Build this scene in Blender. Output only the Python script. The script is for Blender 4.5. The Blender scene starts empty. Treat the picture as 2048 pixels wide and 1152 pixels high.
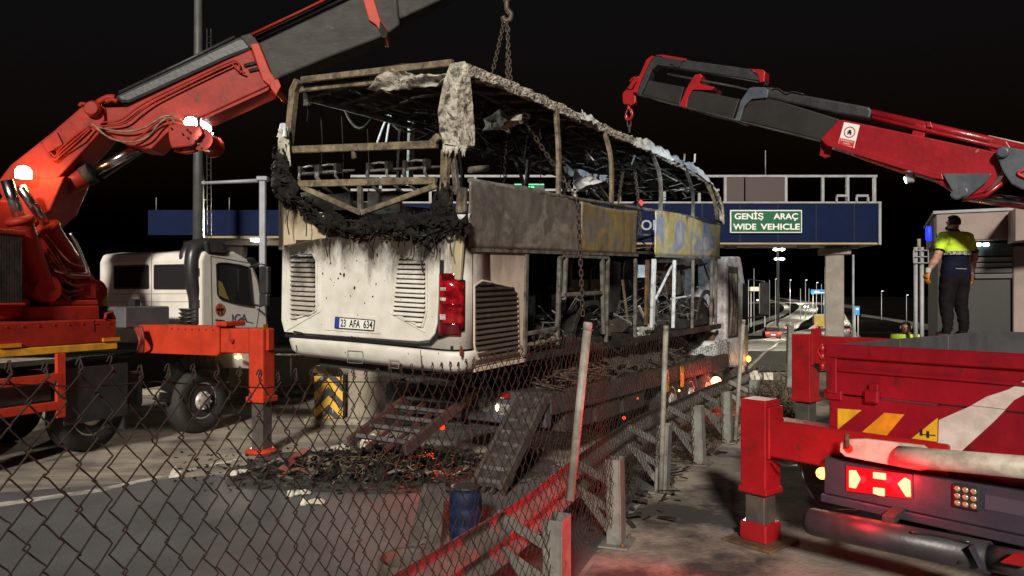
import bpy, bmesh, math, random
from mathutils import Vector as V, Matrix, noise
rad = math.radians
SC = bpy.context.scene
COL = SC.collection
rng = random.Random(7)

# ------------------------------------------------------------------ camera, sky, sun, exposure
F, HZ, CH = 1450.0, 593.0, 2.2          # focal length in photo pixels, horizon row, eye height
cam = bpy.data.objects.new('camera', bpy.data.cameras.new('camera'))
COL.objects.link(cam)
cam.location = (0, 0, CH)
cam.rotation_euler = (rad(90), 0, 0)
cam.data.sensor_width = 36
cam.data.lens = 36 * F / 2048
cam.data.shift_y = (HZ - 576) / 2048
cam.data.clip_start = 0.05
cam.data.clip_end = 3000
SC.camera = cam

world = bpy.data.worlds.new('World'); SC.world = world
world.use_nodes = True
_n = world.node_tree.nodes; _l = world.node_tree.links
sky = _n.new('ShaderNodeTexSky'); sky.sky_type = 'NISHITA'; sky.sun_disc = False
sky.sun_elevation = rad(-3.6); sky.sun_rotation = rad(186)
_l.new(sky.outputs[0], _n['Background'].inputs[0])
_n['Background'].inputs[1].default_value = 0.15

# the plaza's high flood lighting behind the photographer
sl = bpy.data.lights.new('sun', 'SUN'); sl.energy = 4.7; sl.angle = rad(6); sl.color = (1.0, 0.92, 0.81)
so = bpy.data.objects.new('sun', sl); COL.objects.link(so)
so.rotation_euler = V((0.10, 0.90, -0.43)).to_track_quat('-Z', 'Y').to_euler()

SC.view_settings.view_transform = 'Standard'
SC.view_settings.look = 'None'
SC.view_settings.exposure = 0.0
SC.view_settings.gamma = 1.0
SC.view_settings.use_curve_mapping = False
SC.cycles.max_bounces = 5
SC.cycles.diffuse_bounces = 3
SC.cycles.glossy_bounces = 3
SC.cycles.sample_clamp_indirect = 4

# ------------------------------------------------------------------ placing things
def W(px, py, y):                        # photo pixel at a given distance -> point in the place
    return V(((px - 1024) / F * y, y, CH - (py - HZ) / F * y))

def GR(px, py, z=0.0):                   # photo pixel on the ground
    return W(px, py, (CH - z) * F / (py - HZ))

class Fr:                                # a local frame: u right, v forward, w up
    def __init__(s, o, yaw, pitch=0, roll=0):
        fw = V((math.sin(yaw) * math.cos(pitch), math.cos(yaw) * math.cos(pitch), math.sin(pitch)))
        rt = V((math.cos(yaw), -math.sin(yaw), 0)); up = rt.cross(fw)
        r2 = rt * math.cos(roll) + up * math.sin(roll); u2 = r2.cross(fw)
        s.o = V(o); s.R = Matrix((r2, fw, u2)).transposed(); s.RT = s.R.transposed()
        s.M = Matrix.Translation(s.o) @ s.R.to_4x4()
    def hit(s, px, py, ax, val):
        c = s.RT @ (V((0, 0, CH)) - s.o)
        d = s.RT @ V(((px - 1024) / F, 1, (HZ - py) / F))
        t = (val - c[ax]) / d[ax]
        return c + d * t
    def w(s, p): return s.M @ V(p)
    def l(s, p): return s.RT @ (V(p) - s.o)

def thing(name, label, cat, group=None, M=None, loc=None):
    o = bpy.data.objects.new(name, None); COL.objects.link(o); o.empty_display_size = 0.2
    if M is not None: o.matrix_world = M
    if loc is not None: o.location = loc
    o['label'] = label; o['category'] = cat
    if group: o['group'] = group
    return o

def tag(o, label=None, cat=None, group=None, kind=None):
    if label: o['label'] = label
    if cat: o['category'] = cat
    if group: o['group'] = group
    if kind: o['kind'] = kind
    return o

def frame_of(d, up=V((0, 0, 1))):
    d = d.normalized()
    if abs(d.dot(up)) > 0.995: up = V((0, 1, 0)) if abs(d.y) < 0.9 else V((1, 0, 0))
    x = d.cross(up).normalized(); y = x.cross(d).normalized()
    return x, y, d

class G:                                 # collects shapes; obj() links them as one mesh
    def __init__(s): s.v = []; s.f = []; s.sm = []
    def add(s, vs, fs, smooth=False):
        b = len(s.v); s.v += [tuple(p) for p in vs]
        s.f += [tuple(i + b for i in f) for f in fs]; s.sm += [smooth] * len(fs)
        return s
    def box(s, c, d, R=None):
        c = V(c); R = R or Matrix.Identity(3)
        vs = [c + R @ V((x * d[0] / 2, y * d[1] / 2, z * d[2] / 2)) for x in (-1, 1) for y in (-1, 1) for z in (-1, 1)]
        return s.add(vs, [(0, 1, 3, 2), (4, 6, 7, 5), (0, 4, 5, 1), (2, 3, 7, 6), (0, 2, 6, 4), (1, 5, 7, 3)])
    def bb(s, a, b):
        a = V(a); b = V(b); return s.box((a + b) / 2, [abs(b[i] - a[i]) for i in range(3)])
    def bar(s, p, q, w, h, up=V((0, 0, 1))):
        p = V(p); q = V(q); x, y, d = frame_of(q - p, V(up))
        vs = [e + x * (a * w / 2) + y * (b * h / 2) for e in (p, q) for a, b in ((-1, -1), (1, -1), (1, 1), (-1, 1))]
        return s.add(vs, [(3, 2, 1, 0), (4, 5, 6, 7), (0, 1, 5, 4), (1, 2, 6, 5), (2, 3, 7, 6), (3, 0, 4, 7)])
    def path(s, pts, w, h, up=V((0, 0, 1))):
        for a, b in zip(pts[:-1], pts[1:]): s.bar(a, b, w, h, up)
        return s
    def tube(s, pts, r, n=8, caps=True, smooth=True):
        pts = [V(p) for p in pts]; m = len(pts)
        rs = r if isinstance(r, (list, tuple)) else [r] * m
        vs = []; fs = []; ref = None
        for i, p in enumerate(pts):
            d = (pts[min(i + 1, m - 1)] - pts[max(i - 1, 0)])
            if d.length < 1e-9: d = V((0, 0, 1))
            d.normalize()
            if ref is None: ref = frame_of(d)[0]
            x = (ref - d * ref.dot(d))
            x = x.normalized() if x.length > 1e-6 else frame_of(d)[0]
            ref = x; y = d.cross(x)
            vs += [p + (x * math.cos(2 * math.pi * k / n) + y * math.sin(2 * math.pi * k / n)) * rs[i] for k in range(n)]
        for i in range(m - 1):
            for k in range(n):
                fs.append((i * n + k, i * n + (k + 1) % n, (i + 1) * n + (k + 1) % n, (i + 1) * n + k))
        s.add(vs, fs, smooth)
        if caps:
            b = len(s.v) - len(vs)
            s.f += [tuple(b + k for k in reversed(range(n))), tuple(b + (m - 1) * n + k for k in range(n))]; s.sm += [False, False]
        return s
    def prism(s, poly, ext):
        poly = [V(p) for p in poly]; ext = V(ext); n = len(poly)
        nrm = V((0, 0, 0))
        for i in range(n): nrm += poly[i].cross(poly[(i + 1) % n])
        if nrm.dot(ext) > 0: poly = poly[::-1]
        vs = poly + [p + ext for p in poly]
        fs = [tuple(range(n)), tuple(reversed(range(n, 2 * n)))]
        fs += [((i + 1) % n, i, i + n, (i + 1) % n + n) for i in range(n)]
        return s.add(vs, fs)
    def lathe(s, c, ax, prof, n=20, smooth=True):
        c = V(c); x, y, d = frame_of(V(ax)); vs = []; fs = []
        for r, h in prof:
            vs += [c + d * h + (x * math.cos(2 * math.pi * k / n) + y * math.sin(2 * math.pi * k / n)) * r for k in range(n)]
        for i in range(len(prof) - 1):
            for k in range(n):
                fs.append((i * n + k, i * n + (k + 1) % n, (i + 1) * n + (k + 1) % n, (i + 1) * n + k))
        s.add(vs, fs, smooth)
        b = len(s.v) - len(vs)
        s.f += [tuple(b + k for k in reversed(range(n))), tuple(b + (len(prof) - 1) * n + k for k in range(n))]; s.sm += [False, False]
        return s
    def blob(s, c, r, sub=1, amp=0.35, fr=2.0, seed=0, sq=(1, 1, 1)):
        bm = bmesh.new(); bmesh.ops.create_icosphere(bm, subdivisions=sub, radius=1)
        c = V(c); o = V((seed * 7.3, seed * 3.1, seed * 1.7))
        vs = []
        for v in bm.verts:
            k = 1 + amp * noise.noise(v.co * fr + o) * 1.6
            vs.append(c + V((v.co.x * sq[0], v.co.y * sq[1], v.co.z * sq[2])) * (r * k))
        s.add(vs, [[v.index for v in f.verts] for f in bm.faces])
        bm.free(); return s
    def grid(s, nx, ny, fn, smooth=True, thick=None):
        vs = [V(fn(i / nx, j / ny)) for j in range(ny + 1) for i in range(nx + 1)]
        fs = [(j * (nx + 1) + i, j * (nx + 1) + i + 1, (j + 1) * (nx + 1) + i + 1, (j + 1) * (nx + 1) + i) for j in range(ny) for i in range(nx)]
        if thick is None: return s.add(vs, fs, smooth)
        t = V(thick); k = len(vs)
        vs2 = vs + [p + t for p in vs]
        f2 = fs + [tuple(reversed([i + k for i in f])) for f in fs]
        rim = [i for i in range(nx + 1)] + [j * (nx + 1) + nx for j in range(1, ny + 1)] + [ny * (nx + 1) + i for i in range(nx - 1, -1, -1)] + [j * (nx + 1) for j in range(ny - 1, 0, -1)]
        f2 += [(rim[(i + 1) % len(rim)], rim[i], rim[i] + k, rim[(i + 1) % len(rim)] + k) for i in range(len(rim))]
        return s.add(vs2, f2, smooth)
    def flake(s, c, L, w, t, seed):
        r = random.Random(seed)
        e = Matrix.Rotation(r.uniform(0, 6.28), 3, 'Z') @ Matrix.Rotation(r.uniform(-.6, .6), 3, 'X') @ Matrix.Rotation(r.uniform(-.5, .5), 3, 'Y')
        return s.box(c, (L * r.uniform(.5, 1.3), w * r.uniform(.5, 1.3), t), e)
    def mesh(s, name, mat):
        me = bpy.data.meshes.new(name); me.from_pydata(s.v, [], s.f)
        me.polygons.foreach_set('use_smooth', s.sm)
        if mat: me.materials.append(mat)
        bm = bmesh.new(); bm.from_mesh(me); bmesh.ops.recalc_face_normals(bm, faces=bm.faces); bm.to_mesh(me); bm.free()
        me.update(); return me
    def obj(s, name, mat, parent=None, bevel=0, seg=1, label=None):
        o = bpy.data.objects.new(name, s.mesh(name, mat)); COL.objects.link(o)
        if parent is not None: o.parent = parent
        if bevel:
            b = o.modifiers.new('bevel', 'BEVEL'); b.width = bevel; b.segments = seg; b.limit_method = 'ANGLE'; b.angle_limit = rad(40)
        if label: o['label'] = label
        return o

def inst(src, parent=None, M=None, name=None):
    o = bpy.data.objects.new(name or src.name.split('.')[0], src.data if hasattr(src, 'data') else src); COL.objects.link(o)
    if parent is not None: o.parent = parent
    if M is not None: o.matrix_local = M
    return o

def text_mesh(txt, size, mat, origin, xdir, ydir, parent=None, name='lettering', ext=0.002, sx=1.0, align='LEFT', space=1.0, bold=0.0):
    cu = bpy.data.curves.new('t', 'FONT'); cu.body = txt; cu.size = size; cu.extrude = ext; cu.align_x = align; cu.space_character = space
    cu.offset = bold; cu.resolution_u = 3
    t = bpy.data.objects.new('t', cu); COL.objects.link(t)
    dg = bpy.context.evaluated_depsgraph_get()
    me = bpy.data.meshes.new_from_object(t.evaluated_get(dg))
    bpy.data.objects.remove(t); bpy.data.curves.remove(cu)
    x = V(xdir).normalized(); y = V(ydir).normalized(); n = x.cross(y)
    m = Matrix((x * sx, y, n)).transposed().to_4x4(); m.translation = V(origin)
    me.transform(m); me.materials.clear(); me.materials.append(mat)
    o = bpy.data.objects.new(name, me); COL.objects.link(o)
    if parent is not None: o.parent = parent
    return o

def arc(p, q, sag, n=8):
    p = V(p); q = V(q)
    return [p.lerp(q, i / n) + V((0, 0, -sag * 4 * (i / n) * (1 - i / n))) for i in range(n + 1)]

def spline(pts, n=6):                    # Catmull-Rom through the points
    P = [V(p) for p in pts]; P = [P[0] * 2 - P[1]] + P + [P[-1] * 2 - P[-2]]; out = []
    for i in range(1, len(P) - 2):
        a, b, c, d = P[i - 1], P[i], P[i + 1], P[i + 2]
        for k in range(n):
            t = k / n
            out.append(0.5 * (2 * b + (c - a) * t + (2 * a - 5 * b + 4 * c - d) * t * t + (3 * b - a - 3 * c + d) * t ** 3))
    return out + [P[-2]]

# ------------------------------------------------------------------ materials
def mat(name, c1, c2=None, scale=4.0, lo=.4, hi=.6, rough=.6, rough2=None, metal=0.0, bump=0.0, bscale=None, c3=None, scale3=1.5, lo3=.55, hi3=.7,
        stretch=(1, 1, 1), spec=.5, coat=0.0, emit=None, es=0.0, detail=6.0):
    m = bpy.data.materials.new(name); m.use_nodes = True
    N = m.node_tree.nodes; L = m.node_tree.links; b = N['Principled BSDF']
    b.inputs['Base Color'].default_value = (*c1, 1); b.inputs['Roughness'].default_value = rough; b.inputs['Metallic'].default_value = metal
    b.inputs['Specular IOR Level'].default_value = spec; b.inputs['Coat Weight'].default_value = coat
    if emit: b.inputs['Emission Color'].default_value = (*emit, 1); b.inputs['Emission Strength'].default_value = es
    if c2 is None and not bump: return m
    tc = N.new('ShaderNodeTexCoord'); mp = N.new('ShaderNodeMapping'); mp.inputs['Scale'].default_value = stretch
    L.new(tc.outputs['Object'], mp.inputs[0])
    def noise_ramp(sc, a, z, off=0):
        n = N.new('ShaderNodeTexNoise'); n.inputs['Scale'].default_value = sc; n.inputs['Detail'].default_value = detail; n.inputs['Roughness'].default_value = .65
        if off:
            m2 = N.new('ShaderNodeMapping'); m2.inputs['Location'].default_value = (off, off * .7, -off); L.new(mp.outputs[0], m2.inputs[0]); L.new(m2.outputs[0], n.inputs[0])
        else: L.new(mp.outputs[0], n.inputs[0])
        r = N.new('ShaderNodeMapRange'); r.inputs[1].default_value = a; r.inputs[2].default_value = z; r.clamp = True
        L.new(n.outputs[0], r.inputs[0]); return n, r
    if c2 is not None:
        n, r = noise_ramp(scale, lo, hi)
        mx = N.new('ShaderNodeMix'); mx.data_type = 'RGBA'; mx.inputs[6].default_value = (*c1, 1); mx.inputs[7].default_value = (*c2, 1)
        L.new(r.outputs[0], mx.inputs[0]); out = mx.outputs[2]
        if c3 is not None:
            n3, r3 = noise_ramp(scale3, lo3, hi3, 5.3)
            m3 = N.new('ShaderNodeMix'); m3.data_type = 'RGBA'; m3.inputs[7].default_value = (*c3, 1)
            L.new(out, m3.inputs[6]); L.new(r3.outputs[0], m3.inputs[0]); out = m3.outputs[2]
        L.new(out, b.inputs['Base Color'])
        if rough2 is not None:
            mr = N.new('ShaderNodeMapRange'); mr.inputs[3].default_value = rough; mr.inputs[4].default_value = rough2
            L.new(r.outputs[0], mr.inputs[0]); L.new(mr.outputs[0], b.inputs['Roughness'])
    if bump:
        nb = N.new('ShaderNodeTexNoise'); nb.inputs['Scale'].default_value = bscale or scale * 4; nb.inputs['Detail'].default_value = 5
        L.new(mp.outputs[0], nb.inputs[0])
        bp = N.new('ShaderNodeBump'); bp.inputs['Strength'].default_value = min(1, bump); bp.inputs['Distance'].default_value = .02 * max(1, bump)
        L.new(nb.outputs[0], bp.inputs['Height']); L.new(bp.outputs[0], b.inputs['Normal'])
    return m

def soot_mat(name, paint, soot, w0, w1, axis=2, scale=2.2, spots=True, amp=1.2):
    """Paint with a soot deposit that starts along an edge of the panel and breaks up in noise."""
    m = bpy.data.materials.new(name); m.use_nodes = True
    N = m.node_tree.nodes; L = m.node_tree.links; b = N['Principled BSDF']; b.inputs['Roughness'].default_value = .55
    tc = N.new('ShaderNodeTexCoord'); sp = N.new('ShaderNodeSeparateXYZ'); L.new(tc.outputs['Object'], sp.inputs[0])
    mp = N.new('ShaderNodeMapping'); mp.inputs['Scale'].default_value = (1, 1, .45); L.new(tc.outputs['Object'], mp.inputs[0])
    n = N.new('ShaderNodeTexNoise'); n.inputs['Scale'].default_value = scale; n.inputs['Detail'].default_value = 8; n.inputs['Roughness'].default_value = .7; L.new(mp.outputs[0], n.inputs[0])
    ma = N.new('ShaderNodeMath'); ma.operation = 'MULTIPLY_ADD'; ma.inputs[1].default_value = amp; L.new(n.outputs[0], ma.inputs[0]); L.new(sp.outputs[axis], ma.inputs[2])
    r = N.new('ShaderNodeMapRange'); r.inputs[1].default_value = w0 + amp * .5; r.inputs[2].default_value = w1 + amp * .5; L.new(ma.outputs[0], r.inputs[0])
    n2 = N.new('ShaderNodeTexNoise'); n2.inputs['Scale'].default_value = 5; n2.inputs['Detail'].default_value = 8; L.new(tc.outputs['Object'], n2.inputs[0])
    r2 = N.new('ShaderNodeMapRange'); r2.inputs[1].default_value = .42; r2.inputs[2].default_value = .72; r2.inputs[4].default_value = .45; L.new(n2.outputs[0], r2.inputs[0])
    m0 = N.new('ShaderNodeMix'); m0.data_type = 'RGBA'; m0.inputs[6].default_value = (*paint, 1); m0.inputs[7].default_value = (paint[0] * .62, paint[1] * .56, paint[2] * .46, 1); L.new(r2.outputs[0], m0.inputs[0])
    out = m0.outputs[2]
    if spots:
        vo = N.new('ShaderNodeTexNoise'); vo.inputs['Scale'].default_value = 26; vo.inputs['Detail'].default_value = 2; L.new(tc.outputs['Object'], vo.inputs[0])
        rv = N.new('ShaderNodeMapRange'); rv.inputs[1].default_value = .73; rv.inputs[2].default_value = .75; L.new(vo.outputs[0], rv.inputs[0])
        m1 = N.new('ShaderNodeMix'); m1.data_type = 'RGBA'; m1.inputs[7].default_value = (.05, .045, .04, 1); L.new(rv.outputs[0], m1.inputs[0]); L.new(out, m1.inputs[6]); out = m1.outputs[2]
    mx = N.new('ShaderNodeMix'); mx.data_type = 'RGBA'; mx.inputs[7].default_value = (*soot, 1); L.new(r.outputs[0], mx.inputs[0]); L.new(out, mx.inputs[6])
    L.new(mx.outputs[2], b.inputs['Base Color'])
    bp = N.new('ShaderNodeBump'); bp.inputs['Strength'].default_value = .25; bp.inputs['Distance'].default_value = .01; L.new(n2.outputs[0], bp.inputs['Height']); L.new(bp.outputs[0], b.inputs['Normal'])
    return m

def glow(name, c, s): return mat(name, c, emit=c, es=s)
def glass(name, c=(.02, .02, .022)): return mat(name, c, rough=.06, spec=.6)

MT = dict(
  asphalt=mat('asphalt', (.078, .077, .080), (.115, .113, .113), 1.3, .35, .7, rough=.8, bump=.6, bscale=40, c3=(.042, .041, .042), scale3=.35, lo3=.5, hi3=.72),
  concrete=mat('concrete', (.30, .26, .215), (.18, .155, .125), 1.6, .40, .62, rough=.85, bump=.6, bscale=24, c3=(.04, .036, .032), scale3=.6, lo3=.47, hi3=.58),  # the dark patches stand for stains and for shadows on the ground
  dust=mat('dusty concrete', (.30, .255, .2), (.17, .15, .125), 2.2, .4, .62, rough=.9, bump=.4, bscale=25, stretch=(.5, 1.6, 1), c3=(.09, .08, .07), scale3=1.2, lo3=.5, hi3=.64),
  farroad=mat('pale road', (.12, .118, .105), (.075, .074, .066), .25, .4, .65, rough=.55, stretch=(1, .3, 1)),
  soil=mat('roadside soil', (.008, .007, .006), (.004, .004, .0035), .3, rough=1, spec=0),
  paint_line=mat('road paint', (.5, .48, .42), (.2, .19, .17), 5, .45, .62, rough=.7),
  kerb=mat('kerb concrete', (.30, .26, .2), (.2, .17, .13), 3, rough=.85, bump=.3, c3=(.1, .085, .07), scale3=1.3),
  charground=mat('sooty ground', (.022, .02, .018), (.05, .045, .04), 3, rough=.95, bump=.8, bscale=30),
  char=mat('char', (.005, .0045, .004), (.03, .024, .017), 9, .5, .75, rough=.8, bump=1, bscale=30, spec=.25),
  soot=mat('soot', (.014, .012, .010), (.045, .037, .03), 3, .45, .7, rough=.85, bump=.5, bscale=20, spec=.25),
  burnt=mat('burnt steel', (.24, .19, .12), (.075, .06, .045), 7, .4, .62, rough=.7, metal=.2, bump=.5, bscale=40, c3=(.34, .28, .18), scale3=5),
  ash=mat('ash plaster', (.52, .49, .42), (.27, .25, .20), 7, .40, .60, rough=.95, bump=1, bscale=30, c3=(.06, .052, .042), scale3=9, lo3=.53, hi3=.60),
  grey_burnt=mat('burnt grey frame', (.15, .14, .12), (.05, .044, .038), 6, .42, .6, rough=.7, metal=.2, bump=.4, bscale=30),
  pale_frame=mat('pale burnt frame', (.5, .52, .52), (.2, .19, .16), 8, .5, .68, rough=.6, bump=.3, bscale=30),
  rust=mat('rust', (.16, .075, .025), (.05, .03, .018), 6, rough=.85, bump=.5),
  buswhite=soot_mat('scorched white paint', (.66, .645, .59), (.03, .024, .018), 1.02, 1.34),
  buswhite2=soot_mat('scorched white side paint', (.55, .46, .38), (.06, .045, .035), .95, 1.6, spots=False),
  red_lens=mat('red lens', (.34, .006, .012), (.10, .002, .004), 9, rough=.12, coat=.6),
  clear_lens=mat('clear lens', (.55, .5, .48), (.3, .2, .2), 20, rough=.2),
  rubber=mat('tyre rubber', (.022, .02, .019), (.05, .043, .036), 4, .5, .75, rough=.8, bump=.3, bscale=40),
  rim=mat('steel rim', (.55, .52, .47), (.25, .22, .19), 7, .45, .68, rough=.45, metal=.3),
  orange=mat('orange red crane paint', (.29, .022, .013), (.20, .015, .009), 3, .4, .65, rough=.5, bump=.2, bscale=10, c3=(.07, .022, .016), scale3=4, lo3=.57, hi3=.74, spec=.16),
  orange_b=mat('bright orange red paint', (.45, .040, .016), (.33, .027, .012), 3, .4, .65, rough=.5, bump=.15, c3=(.12, .02, .012), scale3=5, lo3=.6, hi3=.76, spec=.2),
  red=mat('red truck paint', (.32, .008, .012), (.23, .006, .009), 3, .4, .65, rough=.36, bump=.2, bscale=14, c3=(.10, .014, .012), scale3=6, lo3=.58, hi3=.74, coat=.2),
  red_scr=mat('scratched red boom paint', (.30, .010, .016), (.21, .007, .012), 3, .4, .65, rough=.32, bump=.2, bscale=14, c3=(.42, .14, .13), scale3=11, lo3=.66, hi3=.72, coat=.3),
  crimson=mat('crimson tailgate paint', (.25, .005, .014), (.17, .004, .010), 3, .4, .65, rough=.34, bump=.2, bscale=14, c3=(.05, .008, .009), scale3=5, lo3=.55, hi3=.72, coat=.2, stretch=(1, 1, .5)),
  black_p=mat('black paint', (.013, .014, .016), (.026, .026, .028), 4, rough=.5, bump=.2, bscale=20),
  bluegrey=mat('blue grey paint', (.05, .06, .075), (.085, .095, .11), 4, rough=.4, c3=(.3, .31, .33), scale3=12, lo3=.7, hi3=.76),
  boomgrey=mat('grey boom steel', (.042, .04, .035), (.024, .022, .019), 3, .4, .65, rough=.6, spec=.2, bump=.2, stretch=(1, 1, 2), c3=(.085, .08, .07), scale3=4, lo3=.6, hi3=.75),
  boomdark=mat('dark boom steel', (.017, .015, .013), (.011, .010, .009), 3, rough=.5),
  chrome=mat('chrome rod', (.55, .54, .54), rough=.2, metal=1),
  dark=mat('dark underside', (.02, .018, .017), (.04, .035, .03), 4, rough=.8, bump=.3),
  white_p=mat('white vehicle paint', (.72, .69, .64), (.62, .58, .53), 2, rough=.35, coat=.3),
  white_m=mat('white marking paint', (.6, .55, .5), (.45, .4, .36), 6, rough=.5),
  towbar=mat('dirty white towbar', (.5, .44, .37), (.3, .25, .2), 6, .45, .65, rough=.5, bump=.15),
  yellow=mat('yellow paint', (.62, .34, .02), (.42, .22, .02), 6, rough=.5),
  amber_t=mat('orange reflective tape', (.72, .27, .012), (.55, .2, .012), 8, rough=.4),
  yellow_t=mat('yellow reflective tape', (.68, .4, .02), (.5, .28, .02), 8, rough=.4),
  plastic=mat('black plastic', (.018, .018, .02), (.03, .03, .032), 5, rough=.35),
  glass=glass('dark glass'),
  post=mat('galvanised grey', (.19, .19, .17), (.115, .112, .098), 5, .4, .65, rough=.6, metal=.1, bump=.2, c3=(.09, .075, .06), scale3=9, lo3=.58, hi3=.72),
  polemat=mat('pale painted pole', (.30, .28, .24), (.17, .15, .125), 6, rough=.6, bump=.2),
  wire=mat('rusty fence wire', (.034, .023, .016), (.018, .013, .010), 12, rough=.8, spec=.25),
  chain=mat('chain steel', (.10, .075, .055), (.05, .038, .03), 12, rough=.6, metal=.4),
  navy=mat('navy blue cladding', (.004, .010, .042), (.003, .008, .034), .6, rough=.7, spec=.1),
  beige=mat('beige soffit', (.36, .29, .19), (.28, .22, .15), .5, rough=.8),
  colgrey=mat('column concrete', (.26, .23, .2), (.2, .175, .15), 1.5, rough=.85, bump=.3),
  steel=mat('grey steel', (.3, .3, .31), (.22, .22, .23), 3, rough=.5),
  signgreen=mat('green sign sheeting', (.005, .095, .042), rough=.4),
  signblue=mat('blue sign sheeting', (.03, .19, .42), rough=.4),
  signwhite=mat('white sign sheeting', (.75, .75, .72), rough=.4),
  blackp=mat('black print', (.012, .012, .014), rough=.5),
  redp=mat('red print', (.5, .02, .02), rough=.5),
  bluep=mat('blue print', (.02, .05, .3), rough=.5),
  booth=mat('booth cladding', (.26, .2, .175), (.2, .155, .135), 1, rough=.7),
  rail_red=mat('dirty guardrail', (.20, .185, .17), (.13, .12, .11), 5, .4, .62, rough=.55, metal=.0, bump=.3, c3=(.05, .042, .036), scale3=3, lo3=.58, hi3=.72),
  cloth=mat('pale cloth', (.6, .56, .48), (.42, .38, .32), 14, rough=.9),
  barrel=mat('blue plastic', (.007, .018, .06), (.004, .010, .03), 5, rough=.6, spec=.2),
)
def belt_mat(name, cols, sc, rough=.45):
    """Fire-tinted sheet steel: swirling oxide colours."""
    m = bpy.data.materials.new(name); m.use_nodes = True
    N = m.node_tree.nodes; L = m.node_tree.links; b = N['Principled BSDF']; b.inputs['Roughness'].default_value = rough; b.inputs['Metallic'].default_value = .3
    tc = N.new('ShaderNodeTexCoord'); mp = N.new('ShaderNodeMapping'); mp.inputs['Scale'].default_value = (1, 1, .8); L.new(tc.outputs['Object'], mp.inputs[0])
    n = N.new('ShaderNodeTexNoise'); n.inputs['Scale'].default_value = sc; n.inputs['Detail'].default_value = 7; n.inputs['Roughness'].default_value = .55; n.inputs['Distortion'].default_value = .9; L.new(mp.outputs[0], n.inputs[0])
    cr_ = N.new('ShaderNodeValToRGB'); e = cr_.color_ramp.elements
    while len(e) < len(cols): e.new(.5)
    for i, (p, c) in enumerate(cols): e[i].position = p; e[i].color = (*c, 1)
    L.new(n.outputs[0], cr_.inputs[0])
    n2 = N.new('ShaderNodeTexNoise'); n2.inputs['Scale'].default_value = 9; n2.inputs['Detail'].default_value = 8; n2.inputs['Roughness'].default_value = .75; L.new(tc.outputs['Object'], n2.inputs[0])
    r = N.new('ShaderNodeMapRange'); r.inputs[1].default_value = .35; r.inputs[2].default_value = .7; r.inputs[3].default_value = .72; r.inputs[4].default_value = 1.15; L.new(n2.outputs[0], r.inputs[0])
    mx = N.new('ShaderNodeMix'); mx.data_type = 'RGBA'; mx.blend_type = 'MULTIPLY'; mx.inputs[0].default_value = 1; L.new(cr_.outputs[0], mx.inputs[6]); L.new(r.outputs[0], mx.inputs[7]); L.new(mx.outputs[2], b.inputs['Base Color'])
    bp = N.new('ShaderNodeBump'); bp.inputs['Strength'].default_value = .5; bp.inputs['Distance'].default_value = .02; L.new(n2.outputs[0], bp.inputs['Height']); L.new(bp.outputs[0], b.inputs['Normal'])
    return m
MT['belt1'] = belt_mat('scorched grey panel', [(.28, (.08, .072, .064)), (.42, (.22, .205, .185)), (.50, (.15, .138, .122)), (.58, (.28, .262, .23)), (.66, (.19, .16, .12)), (.76, (.26, .18, .07))], 1.5)
MT['belt2'] = belt_mat('heat tinted ochre panel', [(.28, (.10, .085, .065)), (.42, (.28, .205, .085)), (.50, (.19, .165, .12)), (.58, (.34, .25, .09)), (.66, (.20, .19, .17)), (.76, (.28, .20, .07))], 1.0)
MT['belt3'] = belt_mat('heat tinted yellow and blue panel', [(.28, (.10, .08, .05)), (.40, (.36, .27, .10)), (.50, (.42, .34, .16)), (.57, (.20, .22, .30)), (.63, (.33, .34, .37)), (.75, (.40, .32, .14))], 1.2)
# ================================================================== ground, roads
PROF = [(-60, 0), (26, 0), (40, -.5), (85, -2.8), (200, -6.8), (320, -5), (500, -1.2), (760, .6), (2600, 1)]
def terr(y):
    for (a, za), (b, zb) in zip(PROF[:-1], PROF[1:]):
        if y <= b:
            t = (y - a) / (b - a); t = t * t * (3 - 2 * t) if a >= 26 and b <= 40 else t
            return za + (zb - za) * t
    return PROF[-1][1]
def GT(px, py, dz=0.0):
    lo, hi = 4.0, 900.0
    for _ in range(50):
        mid = (lo + hi) / 2
        row = HZ + F * (CH - terr(mid)) / mid
        if row > py: lo = mid
        else: hi = mid
    p = W(px, py, lo); p.z = terr(lo) + dz; return p

g = G()
ys = [-60, 0, 26] + [26 + 14 * i / 6 for i in range(1, 7)] + [62, 85, 120, 160, 200, 240, 280, 320, 380, 440, 500, 600, 760, 1200, 2600]
xs = [-1500, -300, -60, -20, 0, 20, 60, 300, 1500]
for y in ys: g.v += [(x, y, terr(y) - .03) for x in xs]
for j in range(len(ys) - 1):
    for i in range(len(xs) - 1):
        k = j * len(xs) + i; g.f.append((k, k + 1, k + 1 + len(xs), k + len(xs))); g.sm.append(False)
tag(g.obj('ground', MT['soil']), kind='structure')

def flat(name, pts, z, m, kind='structure'):
    g = G(); g.add([(p[0], p[1], z) for p in pts], [tuple(range(len(pts)))])
    return tag(g.obj(name, m), kind=kind)
flat('plaza_pavement', [(-45, -8), (40, -8), (40, 26), (-45, 26)], 0, MT['dust'])

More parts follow.
